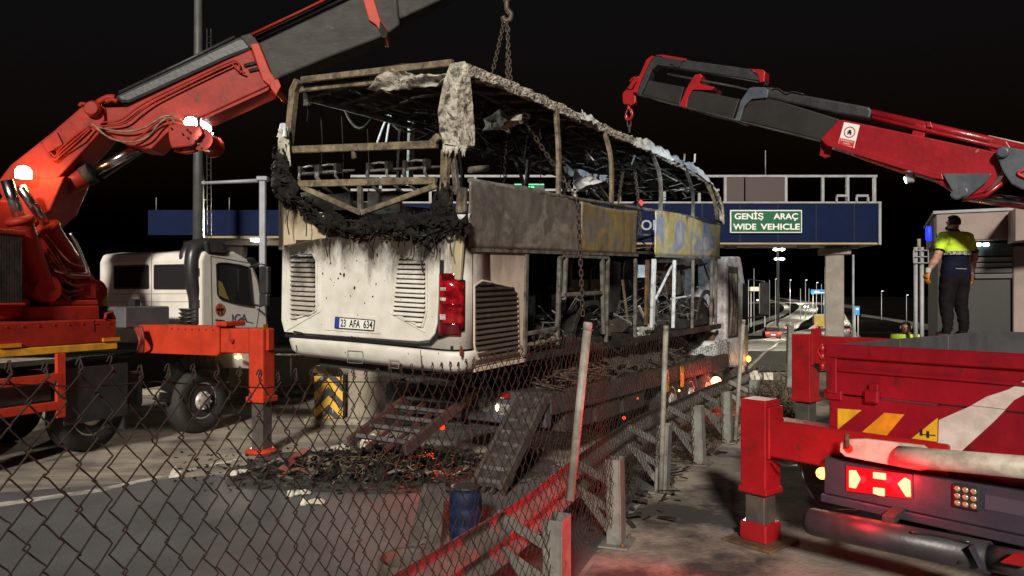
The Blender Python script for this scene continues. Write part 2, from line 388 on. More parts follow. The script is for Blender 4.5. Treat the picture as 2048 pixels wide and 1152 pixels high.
# the line of the guardrail and fence, curving towards the camera on the left
FP = spline([(-1.62, .5, 0), (-1.29, 1.2, 0), (-.91, 2.0, 0), (-.44, 3.0, 0), (.04, 4.0, 0), (.46, 4.9, 0), (1.0, 6.3, 0), (1.76, 8.1, 0), (2.53, 9.5, 0), (3.32, 10.95, 0), (4.3, 12.6, 0), (5.4, 14.4, 0)], 10)
near = [p for p in FP]
asph = [(-45, -8), (-2.2, -8)] + [(p.x - .25, p.y) for p in near if p.y < 9.4] + [(-1.2, 9.4), (-3.2, 9.1), (-5.5, 8.2), (-8, 7.4), (-14, 5.6), (-45, 2)]
flat('asphalt_lane', asph, .004, MT['asphalt'])
should = [(p.x - .2, p.y) for p in near] + [(20, 20), (20, -8), (-2.1, -8)]
flat('concrete_shoulder', should, .008, MT['concrete'])
ml = [GR(-140, 1036), GR(200, 985), GR(480, 921), GR(480, 917), GR(200, 978), GR(-140, 1026)]
flat('lane_marking', ml, .009, MT['paint_line'])
g = G()                                   # soot spread round the place where the debris was raked together
pts = []
for k in range(40):
    a = 2 * math.pi * k / 40; r = 1 + .28 * noise.noise(V((math.cos(a) * 2.2, math.sin(a) * 2.2, 3)))
    pts.append((-1.6 + 2.05 * r * math.cos(a), 9.3 + 1.25 * r * math.sin(a), .012))
g.add(pts, [tuple(range(40))]); tag(g.obj('soot_patch', MT['charground']), kind='structure')

def strip(name, L, R, m, dz=.05, kind='structure'):
    g = G(); n = len(L)
    l = spline([GT(*p, dz) for p in L], 6); r = spline([GT(*p, dz) for p in R], 6)
    for a in (l, r):
        for p in a: p.z = terr(p.y) + dz
    g.v = [tuple(p) for p in l + r]; n = len(l)
    g.f = [(i, n + i, n + i + 1, i + 1) for i in range(n - 1)]; g.sm = [False] * (n - 1)
    return tag(g.obj(name, m), kind=kind)
def lerp_px(A, Bq, t): return [(a[0] * (1 - t) + b[0] * t, a[1] * (1 - t) + b[1] * t) for a, b in zip(A, Bq)]
CL_ = [(1490, 672), (1533, 650), (1567, 636), (1589, 623), (1598, 613), (1589, 604.5), (1574, 600), (1542, 595.5)]
CR_ = [(1556, 672), (1600, 650), (1620, 637), (1633, 624), (1636, 614), (1625, 606), (1602, 601), (1558, 596)]
DL_ = [(1300, 745), (1400, 705), (1490, 682), (1575, 667), (1622, 654), (1648, 640), (1660, 628), (1664, 618)]
DR_ = [(1860, 745), (1790, 705), (1740, 684), (1716, 668), (1704, 655), (1696, 640), (1690, 628), (1682, 618)]
strip('far_road', CL_, CR_, MT['farroad'], .06); strip('far_road', DL_, DR_, MT['farroad'], .05)
for A, Bq in ((CL_, CR_), (DL_, DR_)):
    for t, w in ((.05, .025), (.34, .016), (.64, .016), (.92, .03)): strip('road_line', lerp_px(A, Bq, t), lerp_px(A, Bq, t + w), MT['paint_line'], .10)
strip('ramp_road', [(1478, 652), (1520, 640), (1556, 628), (1568, 618), (1560, 608), (1530, 601)], [(1484, 658), (1532, 645), (1568, 631), (1580, 618), (1570, 607), (1540, 600)], MT['farroad'], .07)
strip('far_road', [(1480, 605), (1560, 602), (1650, 606), (1720, 612)], [(1480, 609), (1560, 606), (1650, 611), (1720, 619)], MT['farroad'], .08)
strip('side_road', [(1722, 628), (1800, 640), (1900, 655)], [(1722, 633), (1800, 646), (1900, 664)], MT['farroad'], .06)

# ================================================================== toll gantry over the road ahead
gy = 32.0
def gw(px, py, y=gy): return W(px, py, y)
ga = thing('toll_gantry', 'dark blue toll gantry with green lane sign and railed walkway, right of the bus', 'gantry', loc=(10, gy, 0))
def GL(p): return V(p) - V((10, gy, 0))
a, b = gw(700, 484), gw(1757, 404)
G().bb(GL((a.x, gy, a.z)), GL((b.x, gy + 2.6, b.z))).obj('beam', MT['navy'], ga)
G().bb(GL((a.x, gy + .05, a.z - .10)), GL((b.x - .02, gy + 2.55, a.z - .003))).obj('soffit', MT['beige'], ga)
G().bb(GL((b.x + .002, gy - .02, a.z - .12)), GL((b.x + .12, gy + 2.62, b.z + .02))).obj('end_trim', MT['steel'], ga)
zt, zb = gw(0, 349).z, b.z
rl = G(); rl.bb(GL((a.x, gy + .1, zt - .1)), GL((b.x, gy + .22, zt))); rl.obj('top_rail', MT['steel'], ga)
G().bb(GL((a.x, gy + .1, zb + .5)), GL((gw(1440, 0).x, gy + .18, zb + .6))).obj('mid_rail', MT['steel'], ga)
for px in (760, 860, 950, 1048, 1150, 1240, 1330, 1400, 1452, 1574, 1648, 1698, 1752):
    x = gw(px, 0).x; G().bb(GL((x - .06, gy + .1, zb)), GL((x + .06, gy + .22, zt - .1))).obj('rail_post', MT['steel'], ga)
for x0, x1 in ((1493, 1571), (1455, 1490)):
    G().bb(GL((gw(x0, 0).x, gy + .14, zb + .02)), GL((gw(x1, 0).x, gy + .18, zt - .12))).obj('rail_panel', mat('dark rail panel', (.05, .035, .032)), ga)
for x0, x1 in ((1672, 1695), (1712, 1735)):
    t = G(); p0, p1 = gw(x0, 392), gw(x1, 392)
    t.bb(GL((p0.x, gy - .1, zb + .22)), GL((p1.x, gy + .0, zb + .32)))
    for x in (p0.x, p1.x): t.bb(GL((x - .03, gy - .1, zb)), GL((x + .03, gy, zb + .22)))
    t.obj('lamp_bracket', MT['steel'], ga)
x = gw(1534, 0).x; G().tube([GL((x, gy + .2, zt)), GL((x, gy + .2, zt + 1.1))], .02, 5).obj('lightning_rod', MT['steel'], ga)
for i in range(14):                       # joints between the cladding sheets
    x = gw(720 + i * 76, 0).x; G().bb(GL((x - .012, gy - .012, a.z + .01)), GL((x + .012, gy - .001, b.z - .01))).obj('cladding_joint', MT['blackp'], ga)
G().bb(GL((a.x, gy - .03, b.z - .06)), GL((b.x, gy - .002, b.z + .015))).obj('top_flashing', MT['steel'], ga)
for px in (1475, 1625, 1725):
    x = gw(px, 0).x; G().box(GL((x, gy + 1.0, a.z - .16)), (.5, .25, .12)).obj('soffit_lamp', MT['steel'], ga)
# column
cx0, cx1 = gw(1672, 0).x, gw(1713, 0).x
c = G(); R = Matrix.Rotation(rad(-20), 3, 'Z')
c.box(GL(((cx0 + cx1) / 2, gy + 1.2, 2.1)), (.78, .62, 4.75), R); c.obj('column', MT['colgrey'], ga, .03)
c = G(); c.box(GL(((cx0 + cx1) / 2, gy + 1.2, 4.25)), (1.35, .8, .3), R); c.obj('column_head', MT['colgrey'], ga, .03)
G().tube([GL((cx1 + .28, gy + .9, 4.1)), GL((cx1 + .28, gy + .9, -.4))], .05, 8).obj('downpipe', MT['steel'], ga)
# sign
s0, s1 = gw(1460, 466, gy - .12), gw(1604, 420, gy - .12)
sg = G().bb(GL((s0.x, gy - .14, s0.z)), GL((s1.x, gy - .05, s1.z))).obj('sign_board', MT['signwhite'], ga, .02, label='green lane sign reading GENİŞ ARAÇ WIDE VEHICLE')
e = .05
G().bb(GL((s0.x + e, gy - .150, s0.z + e)), GL((s1.x - e, gy - .143, s1.z - e))).obj('sign_face', MT['signgreen'], sg)
w_ = s1.x - s0.x; h_ = s1.z - s0.z
for txt, fy, sz, fx, tw in (('GENİŞ', .60, .36, .06, .40), ('ARAÇ', .60, .36, .60, .34), ('WIDE', .15, .36, .04, .32), ('VEHICLE', .15, .36, .42, .545)):
    t = text_mesh(txt, sz, MT['signwhite'], (0, 0, 0), (1, 0, 0), (0, 0, 1), sg, bold=.009, ext=.004)
    x0 = min(v.co.x for v in t.data.vertices); x1 = max(v.co.x for v in t.data.vertices)
    k = w_ * tw / (x1 - x0)
    for v in t.data.vertices: v.co.x = (v.co.x - x0) * k
    o = GL((s0.x + w_ * fx, gy - .155, s0.z + h_ * fy))
    for v in t.data.vertices: v.co += o
p = gw(1281, 460); text_mesh('OI', .62, mat('dull lettering', (.3, .32, .36)), GL((p.x, gy - .03, p.z)), (1, 0, 0), (0, 0, 1), ga, bold=.01, ext=.02)
# lane display with green letters (seen through the upper deck)
d0, d1 = gw(1033, 384, gy - .3), gw(1084, 371, gy - .3)
ld = G().bb(GL((d0.x - .1, gy - .3, d0.z - .08)), GL((d1.x + .1, gy - .05, d1.z + .08))).obj('lane_display', MT['blackp'], ga, label='lane display with green lit letters')
GLOWG = glow('green display light', (.03, .9, .25), 2.2)
text_mesh('HGS', .34, GLOWG, GL((d0.x + .12, gy - .32, d0.z)), (1, 0, 0), (0, 0, 1), ld, bold=.012)
fr = G()
for q, r in (((d0.x - .08, d0.z - .06), (d1.x + .08, d0.z - .03)), ((d0.x - .08, d1.z + .03), (d1.x + .08, d1.z + .06))):
    fr.bb(GL((q[0], gy - .32, q[1])), GL((r[0], gy - .302, r[1])))
fr.obj('display_frame', GLOWG, ld)

# ================================================================== blue canopy on the left
cy = 40.0
ca = thing('toll_canopy', 'long dark blue toll canopy roof with lit underside behind the white cab', 'canopy', loc=(-18, cy, 0))
def CL(p): return V(p) - V((-18, cy, 0))
a, b = W(296, 470, cy), W(700, 420, cy)
G().bb(CL((a.x, cy, a.z)), CL((b.x, cy + 5, b.z))).obj('fascia', MT['navy'], ca)
G().bb(CL((a.x + 2.6, cy + .1, a.z - .16)), CL((b.x, cy + 4.9, a.z - .003))).obj('soffit', MT['beige'], ca)
G().bb(CL((a.x + 1.2, cy + 1.6, a.z - .45)), CL((b.x, cy + 3, a.z - .165))).obj('beam', MT['colgrey'], ca)
for x in (-16.5, -9.9):
    G().prism([CL((x - .5, cy + 2, 0)), CL((x + .5, cy + 2, 0)), CL((x + .9, cy + 2, a.z - .452)), CL((x - .9, cy + 2, a.z - .452))], (0, .8, 0)).obj('column', MT['colgrey'], ca)
p = W(514, 482, cy + .6)
lp = G().box(CL((p.x, cy + .6, a.z - .24)), (.5, .5, .14)).obj('ceiling_lamp', glow('canopy lamp light', (1, .93, .8), 25), ca, label='lit white ceiling lamp')
for px in (300, 448):
    q = W(px, 420, cy); G().tube([CL((q.x + .1, cy + .5, b.z)), CL((q.x + .1, cy + .5, b.z + .75))], .025, 5).obj('antenna', MT['steel'], ca)
def point(name, loc, e, col, r=.1, parent=None):
    l = bpy.data.lights.new(name, 'POINT'); l.energy = e; l.color = col; l.shadow_soft_size = r
    o = bpy.data.objects.new(name, l); COL.objects.link(o); o.location = loc
    if parent: o.parent = parent
    return o
def spot(name, loc, to, e, col, ang=60, r=.15, blend=.5, parent=None):
    l = bpy.data.lights.new(name, 'SPOT'); l.energy = e; l.color = col; l.spot_size = rad(ang); l.spot_blend = blend; l.shadow_soft_size = r
    o = bpy.data.objects.new(name, l); COL.objects.link(o); o.location = loc
    o.rotation_euler = (V(to) - V(loc)).to_track_quat('-Z', 'Y').to_euler()
    if parent: o.parent = parent
    return o
spot('canopy_lamp_light', (p.x, cy - .4, a.z - .4), (p.x + 4, cy - 18, 0), 9000, (1, .86, .64), 130, .3)

# ================================================================== mast with ladder, height-limit post
m0 = W(397, 400, 36)
ms = thing('floodlight_mast', 'tall round steel mast with caged ladder rising above the blue canopy', 'mast', loc=(m0.x, 36, 0))
G().tube([(0, 0, 0), (0, 0, 10), (0, 0, 26)], [.30, .24, .15], 14).obj('pole', mat('mast steel', (.07, .07, .072), (.05, .05, .052), 2, rough=.5), ms)
ld = G()
for x in (.42, .62): ld.tube([(x, 0, 2), (x, 0, 15.5)], .022, 5)
ld.obj('ladder_rail', MT['dark'], ms)
for k in range(44): G().tube([(.42, 0, 2.2 + .3 * k), (.62, 0, 2.2 + .3 * k)], .014, 4).obj('ladder_rung', MT['dark'], ms)
for z in (4, 7, 10, 13): G().bar((.15, 0, z), (.42, 0, z), .03, .03).obj('ladder_bracket', MT['steel'], ms)
hp = W(526, 360, 20)
po = thing('barrier_post', 'pale grey square post with thin arm reaching left beside the bus', 'post', loc=(hp.x, 20, 0))
pm = mat('pale grey post paint', (.30, .31, .35), (.24, .25, .28), 3, rough=.5)
G().box((0, 0, hp.z / 2), (.17, .17, hp.z)).obj('post', pm, po, .02)
q = W(408, 366, 20) - V((hp.x, 20, 0))
G().tube([(-.1, 0, hp.z - .02), (q.x, 0, q.z)], [.06, .04], 8).obj('arm', pm, po)
G().box((0, 0, hp.z + .03), (.3, .26, .12)).obj('cap', pm, po, .02)
G().blob((q.x, 0, q.z), .07, 1, .2).obj('arm_end', pm, po)

# ================================================================== island wall, bollard block
wl = thing('island_wall', 'low pale concrete island wall behind the orange outrigger leg', 'wall', loc=(-6, 16.5, 0))
xw = [W(px, 700, 16.5).x + 6 for px in (300, 420, 540, 640, 760, 900)]
for i in range(5):
    G().bb((xw[i] + .006, 0, 0), (xw[i + 1] - .006, .5, .86 + .012 * (i % 2))).obj('wall_segment', MT['kerb'], wl, .03)
G().bb((xw[0], -.5, 0), (xw[-1], -.02, .14)).obj('kerb', MT['kerb'], wl, .03)
ib = thing('crash_block', 'concrete crash block at the nose of the toll island, under the bus tail', 'barrier', loc=(-2.2, 12.55, 0))
bx = [(W(690, 0, 12.55).x + 2.2), (W(846, 0, 12.55).x + 2.2)]
G().prism([(bx[0], 0, 0), (bx[1], 0, 0), (bx[1], 0, .80), (bx[0] + .05, 0, .92)], (0, 1.6, 0)).obj('block', MT['kerb'], ib, .04)
G().bb((bx[0] - .65, -.25, 0), (bx[1], -.01, .12)).obj('footing', MT['kerb'], ib, .02)
# chevron panel
ce = thing('chevron_marker', 'yellow and black chevron marker panel, scratched, standing under the bus', 'marker', loc=(W(657, 0, 12.3).x, 12.3, 0))
h0, h1, hw = .12, .86, .245
G().bb((-hw, 0, h0), (hw, .5, h1)).obj('panel', mat('scuffed black panel', (.03, .03, .03), (.35, .34, .3), 9, .56, .62, rough=.6), ce, .015)
ym = mat('scuffed yellow', (.66, .38, .02), (.5, .45, .3), 10, .58, .66, rough=.5)
for k in range(5):
    zb_ = h0 - .30 + k * .30
    for s in (-1, 1):
        raw = [(0, zb_ + .25), (0, zb_ + .40), (s * hw, zb_ + .40 - .25), (s * hw, zb_ + .25 - .25)]
        # clip the stripe to the panel
        def clip(poly, zc, keep):
            out = []
            for i in range(len(poly)):
                p, q = poly[i], poly[(i + 1) % len(poly)]
                ip, iq = keep(p[1], zc), keep(q[1], zc)
                if ip: out.append(p)
                if ip != iq:
                    t = (zc - p[1]) / (q[1] - p[1]); out.append((p[0] + (q[0] - p[0]) * t, zc))
            return out
        pl = clip(raw, h0 + .01, lambda z, c: z >= c)
        if len(pl) >= 3: pl = clip(pl, h1 - .01, lambda z, c: z <= c)
        if len(pl) >= 3: G().prism([(x * .985, -.005, z) for x, z in pl], (0, .004, 0)).obj('chevron_stripe', ym, ce)

# ================================================================== toll booth on the right
bo = thing('toll_booth', 'beige toll booth with dark window behind the man in the yellow vest', 'booth', loc=(8.75, 15, 0))
bo.rotation_euler = (0, 0, rad(-27))
BOF = Fr((8.75, 15, 0), rad(27))
def BL(px, py, v=0.0): return BOF.hit(px, py, 1, v)
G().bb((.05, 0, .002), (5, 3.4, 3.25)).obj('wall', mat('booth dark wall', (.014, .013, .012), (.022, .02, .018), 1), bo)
t0 = BL(1872, 483, -.25); t1 = BL(1872, 428, -.25)
G().bb((t0.x, -.25, t0.z), (5, 3.5, t1.z)).obj('fascia', MT['booth'], bo, .02)
G().bb((t0.x - .05, -.28, t1.z + .003), (5.1, 3.5, t1.z + .06)).obj('roof_edge', MT['steel'], bo)
G().prism([BL(2016, 488, -.3), BL(2110, 478, -.3), BL(2110, 408, -.3), BL(2016, 426, -.3)], (0, -.9, 0)).obj('wing_fascia', MT['booth'], bo)
G().bb((BL(2026, 600, -.1).x, -.1, .004), (4.6, -.003, 3.2)).obj('corner_pier', MT['booth'], bo, .02)
wa, wb = BL(1950, 512, -.05), BL(2024, 485, -.05)
bwin = mat('booth window glass', (.05, .075, .09), (.08, .11, .13), 1.5, rough=.08)
G().bb((wa.x, -.08, wa.z), (wb.x, -.003, wb.z)).obj('window', bwin, bo)
for k in range(4):
    z = wa.z - .08 - k * .11
    R = Matrix.Rotation(rad(35), 3, 'X'); G().box(((wa.x + wb.x) / 2, -.08, z), (wb.x - wa.x, .015, .09), R).obj('louvre_slat', mat('louvre grey', (.2, .19, .19)) if k == 0 else bpy.data.materials['louvre grey'], bo)
for px in (1956, 1972):
    q = BL(px, 489, -.1); G().box((q.x, -.1, q.z), (.10, .03, .06)).obj('lamp', glow('booth lamp light', (.8, 1, 1), 6) if px == 1956 else bpy.data.materials['booth lamp light'], bo)
bl = thing('warning_beacon', 'blue lit warning beacon on a bracket at the booth corner', 'beacon', loc=W(1857, 466, 14))
G().lathe((0, 0, -.15), (0, 0, 1), [(.035, 0), (.052, .02), (.052, .24), (.03, .28)], 12).obj('lens', glow('blue beacon light', (.005, .02, 1), 2.2), bl)
G().bb((.085, -.03, -.3), (.13, .05, .28)).obj('bracket', MT['dark'], bl)
G().bar((.13, .02, 0), (.75, 1.0, 0), .04, .04).obj('arm', MT['dark'], bl)
gp = thing('signal_post', 'twin pipe post with small square grid frame left of the standing man', 'post', loc=W(1838, 0, 13).to_tuple()[:2] + (0,))
zt = W(0, 500, 13).z
for x in (-.06, .05): G().tube([(x, 0, 0), (x, 0, zt + .05)], .035, 8).obj('pipe', MT['steel'], gp)
z0, z1 = W(0, 526, 13).z, W(0, 501, 13).z
fr = G()
for z in (z0, (z0 + z1) / 2, z1): fr.bar((-.13, -.06, z), (.13, -.06, z), .016, .016)
for x in (-.13, 0, .13): fr.bar((x, -.06, z0), (x, -.06, z1), .016, .016)
fr.obj('grid_frame', MT['steel'], gp)
G().tube([(.0, 0, zt), (.0, 0, zt + .2)], .03, 8).obj('finial', MT['polemat'], gp)

# ================================================================== far street lamps, signs, vehicles
lampm = mat('lamp post steel', (.35, .35, .36), rough=.5)
POLES = [(1508, 537, 668, 0, 'tallest thin lamp post by the tractor mirror, left of the far road'), (1551, 558, 661, 1, 'lamp post directly beyond the dark red car'), (1580, 560, 648, 1, 'lamp post on the inner edge of the lit curve'),
         (1601, 577, 640, 0, 'short lamp post at the bend of the far road'), (1611, 560, 634, 1, 'lamp post just left of the headlight glare'), (1633, 565, 630, 1, 'lamp post behind the small blue overhead sign'), (1643, 568, 628, 0, 'lamp post at the right end of the small blue overhead sign'),
         (1497, 560, 662, 0, 'leftmost far lamp post, close beside the tractor'), (1539, 560, 640, 0, 'lamp post between the lit pale canopy and the curve'), (1618, 577, 624, 0, 'smallest far lamp post behind the lit curve'),
         (1763, 582, 640, 2, 'leftmost lit lamp post on the dark bank right of the gantry column'), (1813, 590, 646, 2, 'middle lit lamp post on the dark right bank'), (1857, 592, 655, 2, 'lamp post on the right bank nearest the booth')]
for i, (px, pt, pb, kd, d) in enumerate(POLES):
    p = GT(px, pb); h = W(px, pt, p.y).z - p.z; r = max(.05, p.y * .00055)
    t = thing('street_lamp', d, 'lamp post', 'far lamp posts', loc=p)
    G().tube([(0, 0, 0), (0, 0, h)], [r, r * .7], 6).obj('pole', lampm, t)
    if kd: G().box((r * 2.2, 0, h), (r * 4, r * 2.0, r * 1.0)).obj('lamp_head', glow('street lamp light', (1, .92, .75), 2) if 'street lamp light' not in bpy.data.materials else bpy.data.materials['street lamp light'], t)
for px, py in ((1545, 676), (1500, 690), (1640, 664), (1600, 648), (1680, 640), (1612, 632), (1630, 618), (1600, 606), (1560, 600), (1560, 612), (1690, 680)):
    p = GT(px, py); e = 12000 * max(1, p.y / 160) ** 1.0; spot('street_lamp_light', (p.x, p.y, p.z + 12), (p.x, p.y, p.z), e, (1, .93, .74), 160, .5)

def far_sign(px0, py0, px1, py1, y, m, label, marks):
    a, b = W(px0, py1, y), W(px1, py0, y); t = thing('road_sign', label, 'sign', loc=(a.x, y, a.z))
    w_, h_ = b.x - a.x, b.z - a.z
    G().bb((0, 0, 0), (w_, .12, h_)).obj('board', m, t)
    for x in (.15, .85): G().tube([(w_ * x, .2, h_), (w_ * x, .2, terr(y) - a.z)], .08, 6).obj('post', lampm, t)
    for (x0, z0, x1, z1) in marks: G().bb((w_ * x0, -.03, h_ * z0), (w_ * x1, -.005, h_ * z1)).obj('lettering', MT['signwhite'], t)
    return t
glow_blue = mat('glowing blue sign sheeting', (.03, .2, .42), emit=(.02, .16, .36), es=.5)  # sheeting glows faintly in place of light falling on it
far_sign(1622, 579, 1653, 588, 230, glow_blue, 'small blue overhead road sign above the far curve', [(.2, .5, .55, .7), (.2, .2, .9, .4)])
far_sign(1648, 610, 1667, 627, 120, glow_blue, 'blue road sign with red and white panel left of the gantry column', [(.1, .55, .8, .85), (.1, .15, .7, .3)])
far_sign(1710, 613, 1719, 630, 90, glow_blue, 'narrow blue sign just right of the gantry column', [(.2, .6, .8, .8)])
q = W(1501, 580, 210); t = thing('far_canopy', 'small lit pale canopy beside the far road', 'canopy', loc=(q.x, 210, terr(210)))
h = q.z - terr(210)
G().bb((0, 0, h - .3), (5, 2.5, h + .9)).obj('roof', mat('glowing canopy fascia', (.7, .66, .5), emit=(1, .95, .75), es=.22), t)  # fascia is given a faint glow in place of light on it
for x in (.5, 4.5): G().bb((x - .15, 1, 0), (x + .15, 1.3, h - .303)).obj('leg', lampm, t)
for px, py, y, s, lab in ((1556, 491, 150, 1.0, 'brightest twin floodlights hanging in the dark below the gantry'), (1558, 499, 190, .45, 'dim twin lamps just below the brightest floodlights'), (1559, 518, 230, .6, 'lowest pair of small white lamps under the gantry')):
    p = W(px, py, y); t = thing('floodlight', lab, 'floodlight', loc=p)
    G().tube([(0, .5, 0), (0, .5, terr(y) - p.z)], .12, 6).obj('mast', MT['dark'], t)
    for x in (-.8, .8):
        G().blob((x, 0, 0), 1.0 * s ** .5, 1, .0, sq=(1.3, .5, .6)).obj('lamp', glow('floodlight light', (1, .97, .85), 9) if 'floodlight light' not in bpy.data.materials else bpy.data.materials['floodlight light'], t)
    G().bar((-.9, .2, 0), (.9, .2, 0), .08, .08).obj('crossarm', MT['dark'], t)

TAIL = glow('tail light glow', (1, .03, .02), 6)
def far_car(px, py, yaw, col, label, s=1.0, head=False):
    p = GT(px, py); t = thing('car', label, 'car', 'cars on the far road', loc=p); t.rotation_euler = (0, 0, -yaw); t.scale = (s, s, s)
    body = [(-2.1, .35), (-2.15, .75), (-1.9, .95), (.9, .95), (2.05, .75), (2.1, .35)]
    G().prism([(-.88, y, z) for y, z in body], (1.76, 0, 0)).obj('body', col, t, .06, 2)
    cab = [(-1.75, .95), (-1.2, 1.42), (.25, 1.42), (.95, .95)]
    G().prism([(-.74, y, z) for y, z in cab], (1.48, 0, 0)).obj('cabin', MT['glass'], t, .05)
    G().prism([(-.70, -1.15, 1.422), (-.70, .2, 1.422), (.70, .2, 1.422), (.70, -1.15, 1.422)], (0, 0, .03)).obj('roof', col, t)
    for x in (-.8, .8):
        for y in (-1.3, 1.35): G().lathe((x - .1, y, .32), (1, 0, 0), [(.25, 0), (.32, .03), (.32, .17), (.25, .2)], 14).obj('wheel', MT['rubber'], t)
        if not head: G().bb((x * .85 - .18, -2.17, .72), (x * .85 + .18, -2.10, .86)).obj('tail_light', TAIL, t)
    if head:
        for x in (-.6, .6): G().blob((x, -2.18, .65), .22, 1, 0, sq=(1, .5, .7)).obj('headlight', glow('headlight light', (1, .93, .75), 60) if 'headlight light' not in bpy.data.materials else bpy.data.materials['headlight light'], t)
    else: G().bb((-.25, -2.165, .55), (.25, -2.15, .66)).obj('number_plate', MT['signwhite'], t)
    return t
far_car(1543, 678, .25, mat('dark red car paint', (.2, .02, .02), rough=.3), 'dark red car with glowing tail lights on the far road')
far_car(1577, 660, .35, mat('silver car paint', (.4, .42, .45), rough=.3), 'small silver car with red tail lights ahead of the dark red car')
far_car(1612, 617, .3, mat('grey car paint', (.2, .2, .2), rough=.3), 'oncoming car with glaring white headlights on the far curve', 1.5, True)
far_car(1518, 603, .3, bpy.data.materials['grey car paint'], 'farthest oncoming car with headlights by the lit pale canopy', 1.6, True)
far_car(1690, 668, .5, bpy.data.materials['grey car paint'], 'grey car with red tail lights just left of the gantry column')
p = GT(1640, 661); t = thing('box_truck', 'yellow box truck with white side driving away on the far road', 'truck', loc=p); t.rotation_euler = (0, 0, -.5)
G().bb((-1.25, 0, 1.0), (1.25, 7, 3.7)).obj('box', mat('pale box side', (.5, .5, .42)), t)
G().bb((-1.2, -.06, 1.05), (1.2, -.003, 3.6)).obj('rear_door', mat('yellow box door', (.45, .32, .06), (.3, .2, .04), 1.5), t)
G().bb((-1.2, 7.1, .6), (1.2, 9, 3.1)).obj('cab', MT['white_p'], t, .1)
for y in (1.5, 7.8):
    for x in (-1.1, .8): G().lathe((x, y, .5), (1, 0, 0), [(.5, 0), (.5, .3)], 14).obj('wheel', MT['rubber'], t)
for x in (-1.0, 1.0): G().bb((x - .2, -.1, .7), (x + .2, -.02, .95)).obj('tail_light', TAIL, t)
# ================================================================== the burnt double-decker
B = Fr((-.561, 7.636, 1.385), rad(33.07), rad(1.956), rad(-2.144))
bus = thing('burnt_bus', 'burnt out white double-decker coach with open charred upper deck, lifted on a trailer', 'bus', M=B.M)
BW, BH = 2.75, 3.28
def s(px, py, u=0.0): return B.hit(px, py, 0, u)
def r(px, py, v=0.0): return B.hit(px, py, 1, v)
OUT = V((0, -1, 0)); SIDE = V((1, 0, 0))

# ---- rear shell with rounded corners
def plan(off=0.0, rr=.22, d0=.55, d1=.55):
    pts = [(-BW - off, d1), (-BW - off, rr)]
    for k in range(1, 8):
        a = math.pi / 2 * k / 8; pts.append((-BW + rr - (rr + off) * math.cos(a), rr - (rr + off) * math.sin(a)))
    n = 10
    for k in range(n + 1): pts.append((-BW + rr + (BW - 2 * rr) * k / n, -off))
    for k in range(1, 8):
        a = math.pi / 2 * k / 8; pts.append((-rr + (rr + off) * math.sin(a), rr - (rr + off) * math.cos(a)))
    pts += [(off, rr), (off, d0)]
    return pts
def loft(levels, name, m, **kw):        # levels: (w, off)
    g = G(); P = [[V((x, y, w)) for x, y in plan(off, **kw)] for w, off in levels]; n = len(P[0])
    g.v = [tuple(p) for row in P for p in row]
    g.f = [(j * n + i, j * n + i + 1, (j + 1) * n + i + 1, (j + 1) * n + i) for j in range(len(P) - 1) for i in range(n - 1)]
    g.sm = [True] * len(g.f); o = g.obj(name, m, bus); sd = o.modifiers.new('thick', 'SOLIDIFY'); sd.thickness = .03; sd.offset = -1; return o
wseam = r(720, 684).z
loft([(wseam + .012, 0), (1.0, .01), (1.42, 0), (1.62, -.02)], 'rear_shell', MT['buswhite'])
loft([(-.04, -.16), (0, -.06), (.05, .0), (.16, .03), (wseam - .03, .03), (wseam - .008, .012)], 'bumper', MT['buswhite'])
G().bb((-BW + .1, .02, wseam - .05), (-.1, .08, wseam + .05)).obj('seam_shadow_gap', MT['blackp'], bus)
# seams in the bumper
for px in (592, 841):
    p0, p1 = r(px, 690 if px < 700 else 700, -.033), r(px + 3, 716 if px < 700 else 738, -.033)
    G().bar(p0, p1, .008, .004, OUT).obj('bumper_seam', MT['blackp'], bus)
for px0, px1, py0, py1 in ((695, 725, 701, 725), (778, 797, 719, 735)):
    fr = G(); c = [r(px0, py0, -.034), r(px1, py0 + 2, -.034), r(px1, py1 + 2, -.034), r(px0, py1, -.034)]
    for i in range(4): fr.bar(c[i], c[(i + 1) % 4], .006, .003, OUT)
    fr.obj('tow_eye_cover', mat('seam grey', (.2, .18, .15)) if px0 == 695 else bpy.data.materials['seam grey'], bus)

# ---- engine lid
LV = -.016
lidpx = [(568, 500), (580, 491), (640, 477), (700, 473), (800, 472), (868, 486), (882, 494), (880, 590), (877, 648), (872, 668), (862, 680), (840, 683), (572, 664), (566, 640)]
lid = G().prism([r(*p, LV) for p in lidpx], (0, -.03, 0)).obj('engine_lid', MT['buswhite'], bus, .012, 2)
G().path([r(571, 671, LV - .012), r(700, 679, LV - .012), r(835, 690, LV - .012), r(860, 688, LV - .012), r(874, 674, LV - .012), r(881, 640, LV - .012), r(884, 520, LV - .012)], .035, .02, OUT).obj('lid_gasket', MT['blackp'], lid)
LF = LV - .03                            # lid face
def spanw(poly, w):
    xs = []
    for i in range(len(poly)):
        a, b = poly[i], poly[(i + 1) % len(poly)]
        if (a[1] - w) * (b[1] - w) < 0: xs.append(a[0] + (b[0] - a[0]) * (w - a[1]) / (b[1] - a[1]))
    return (min(xs), max(xs)) if len(xs) > 1 else None
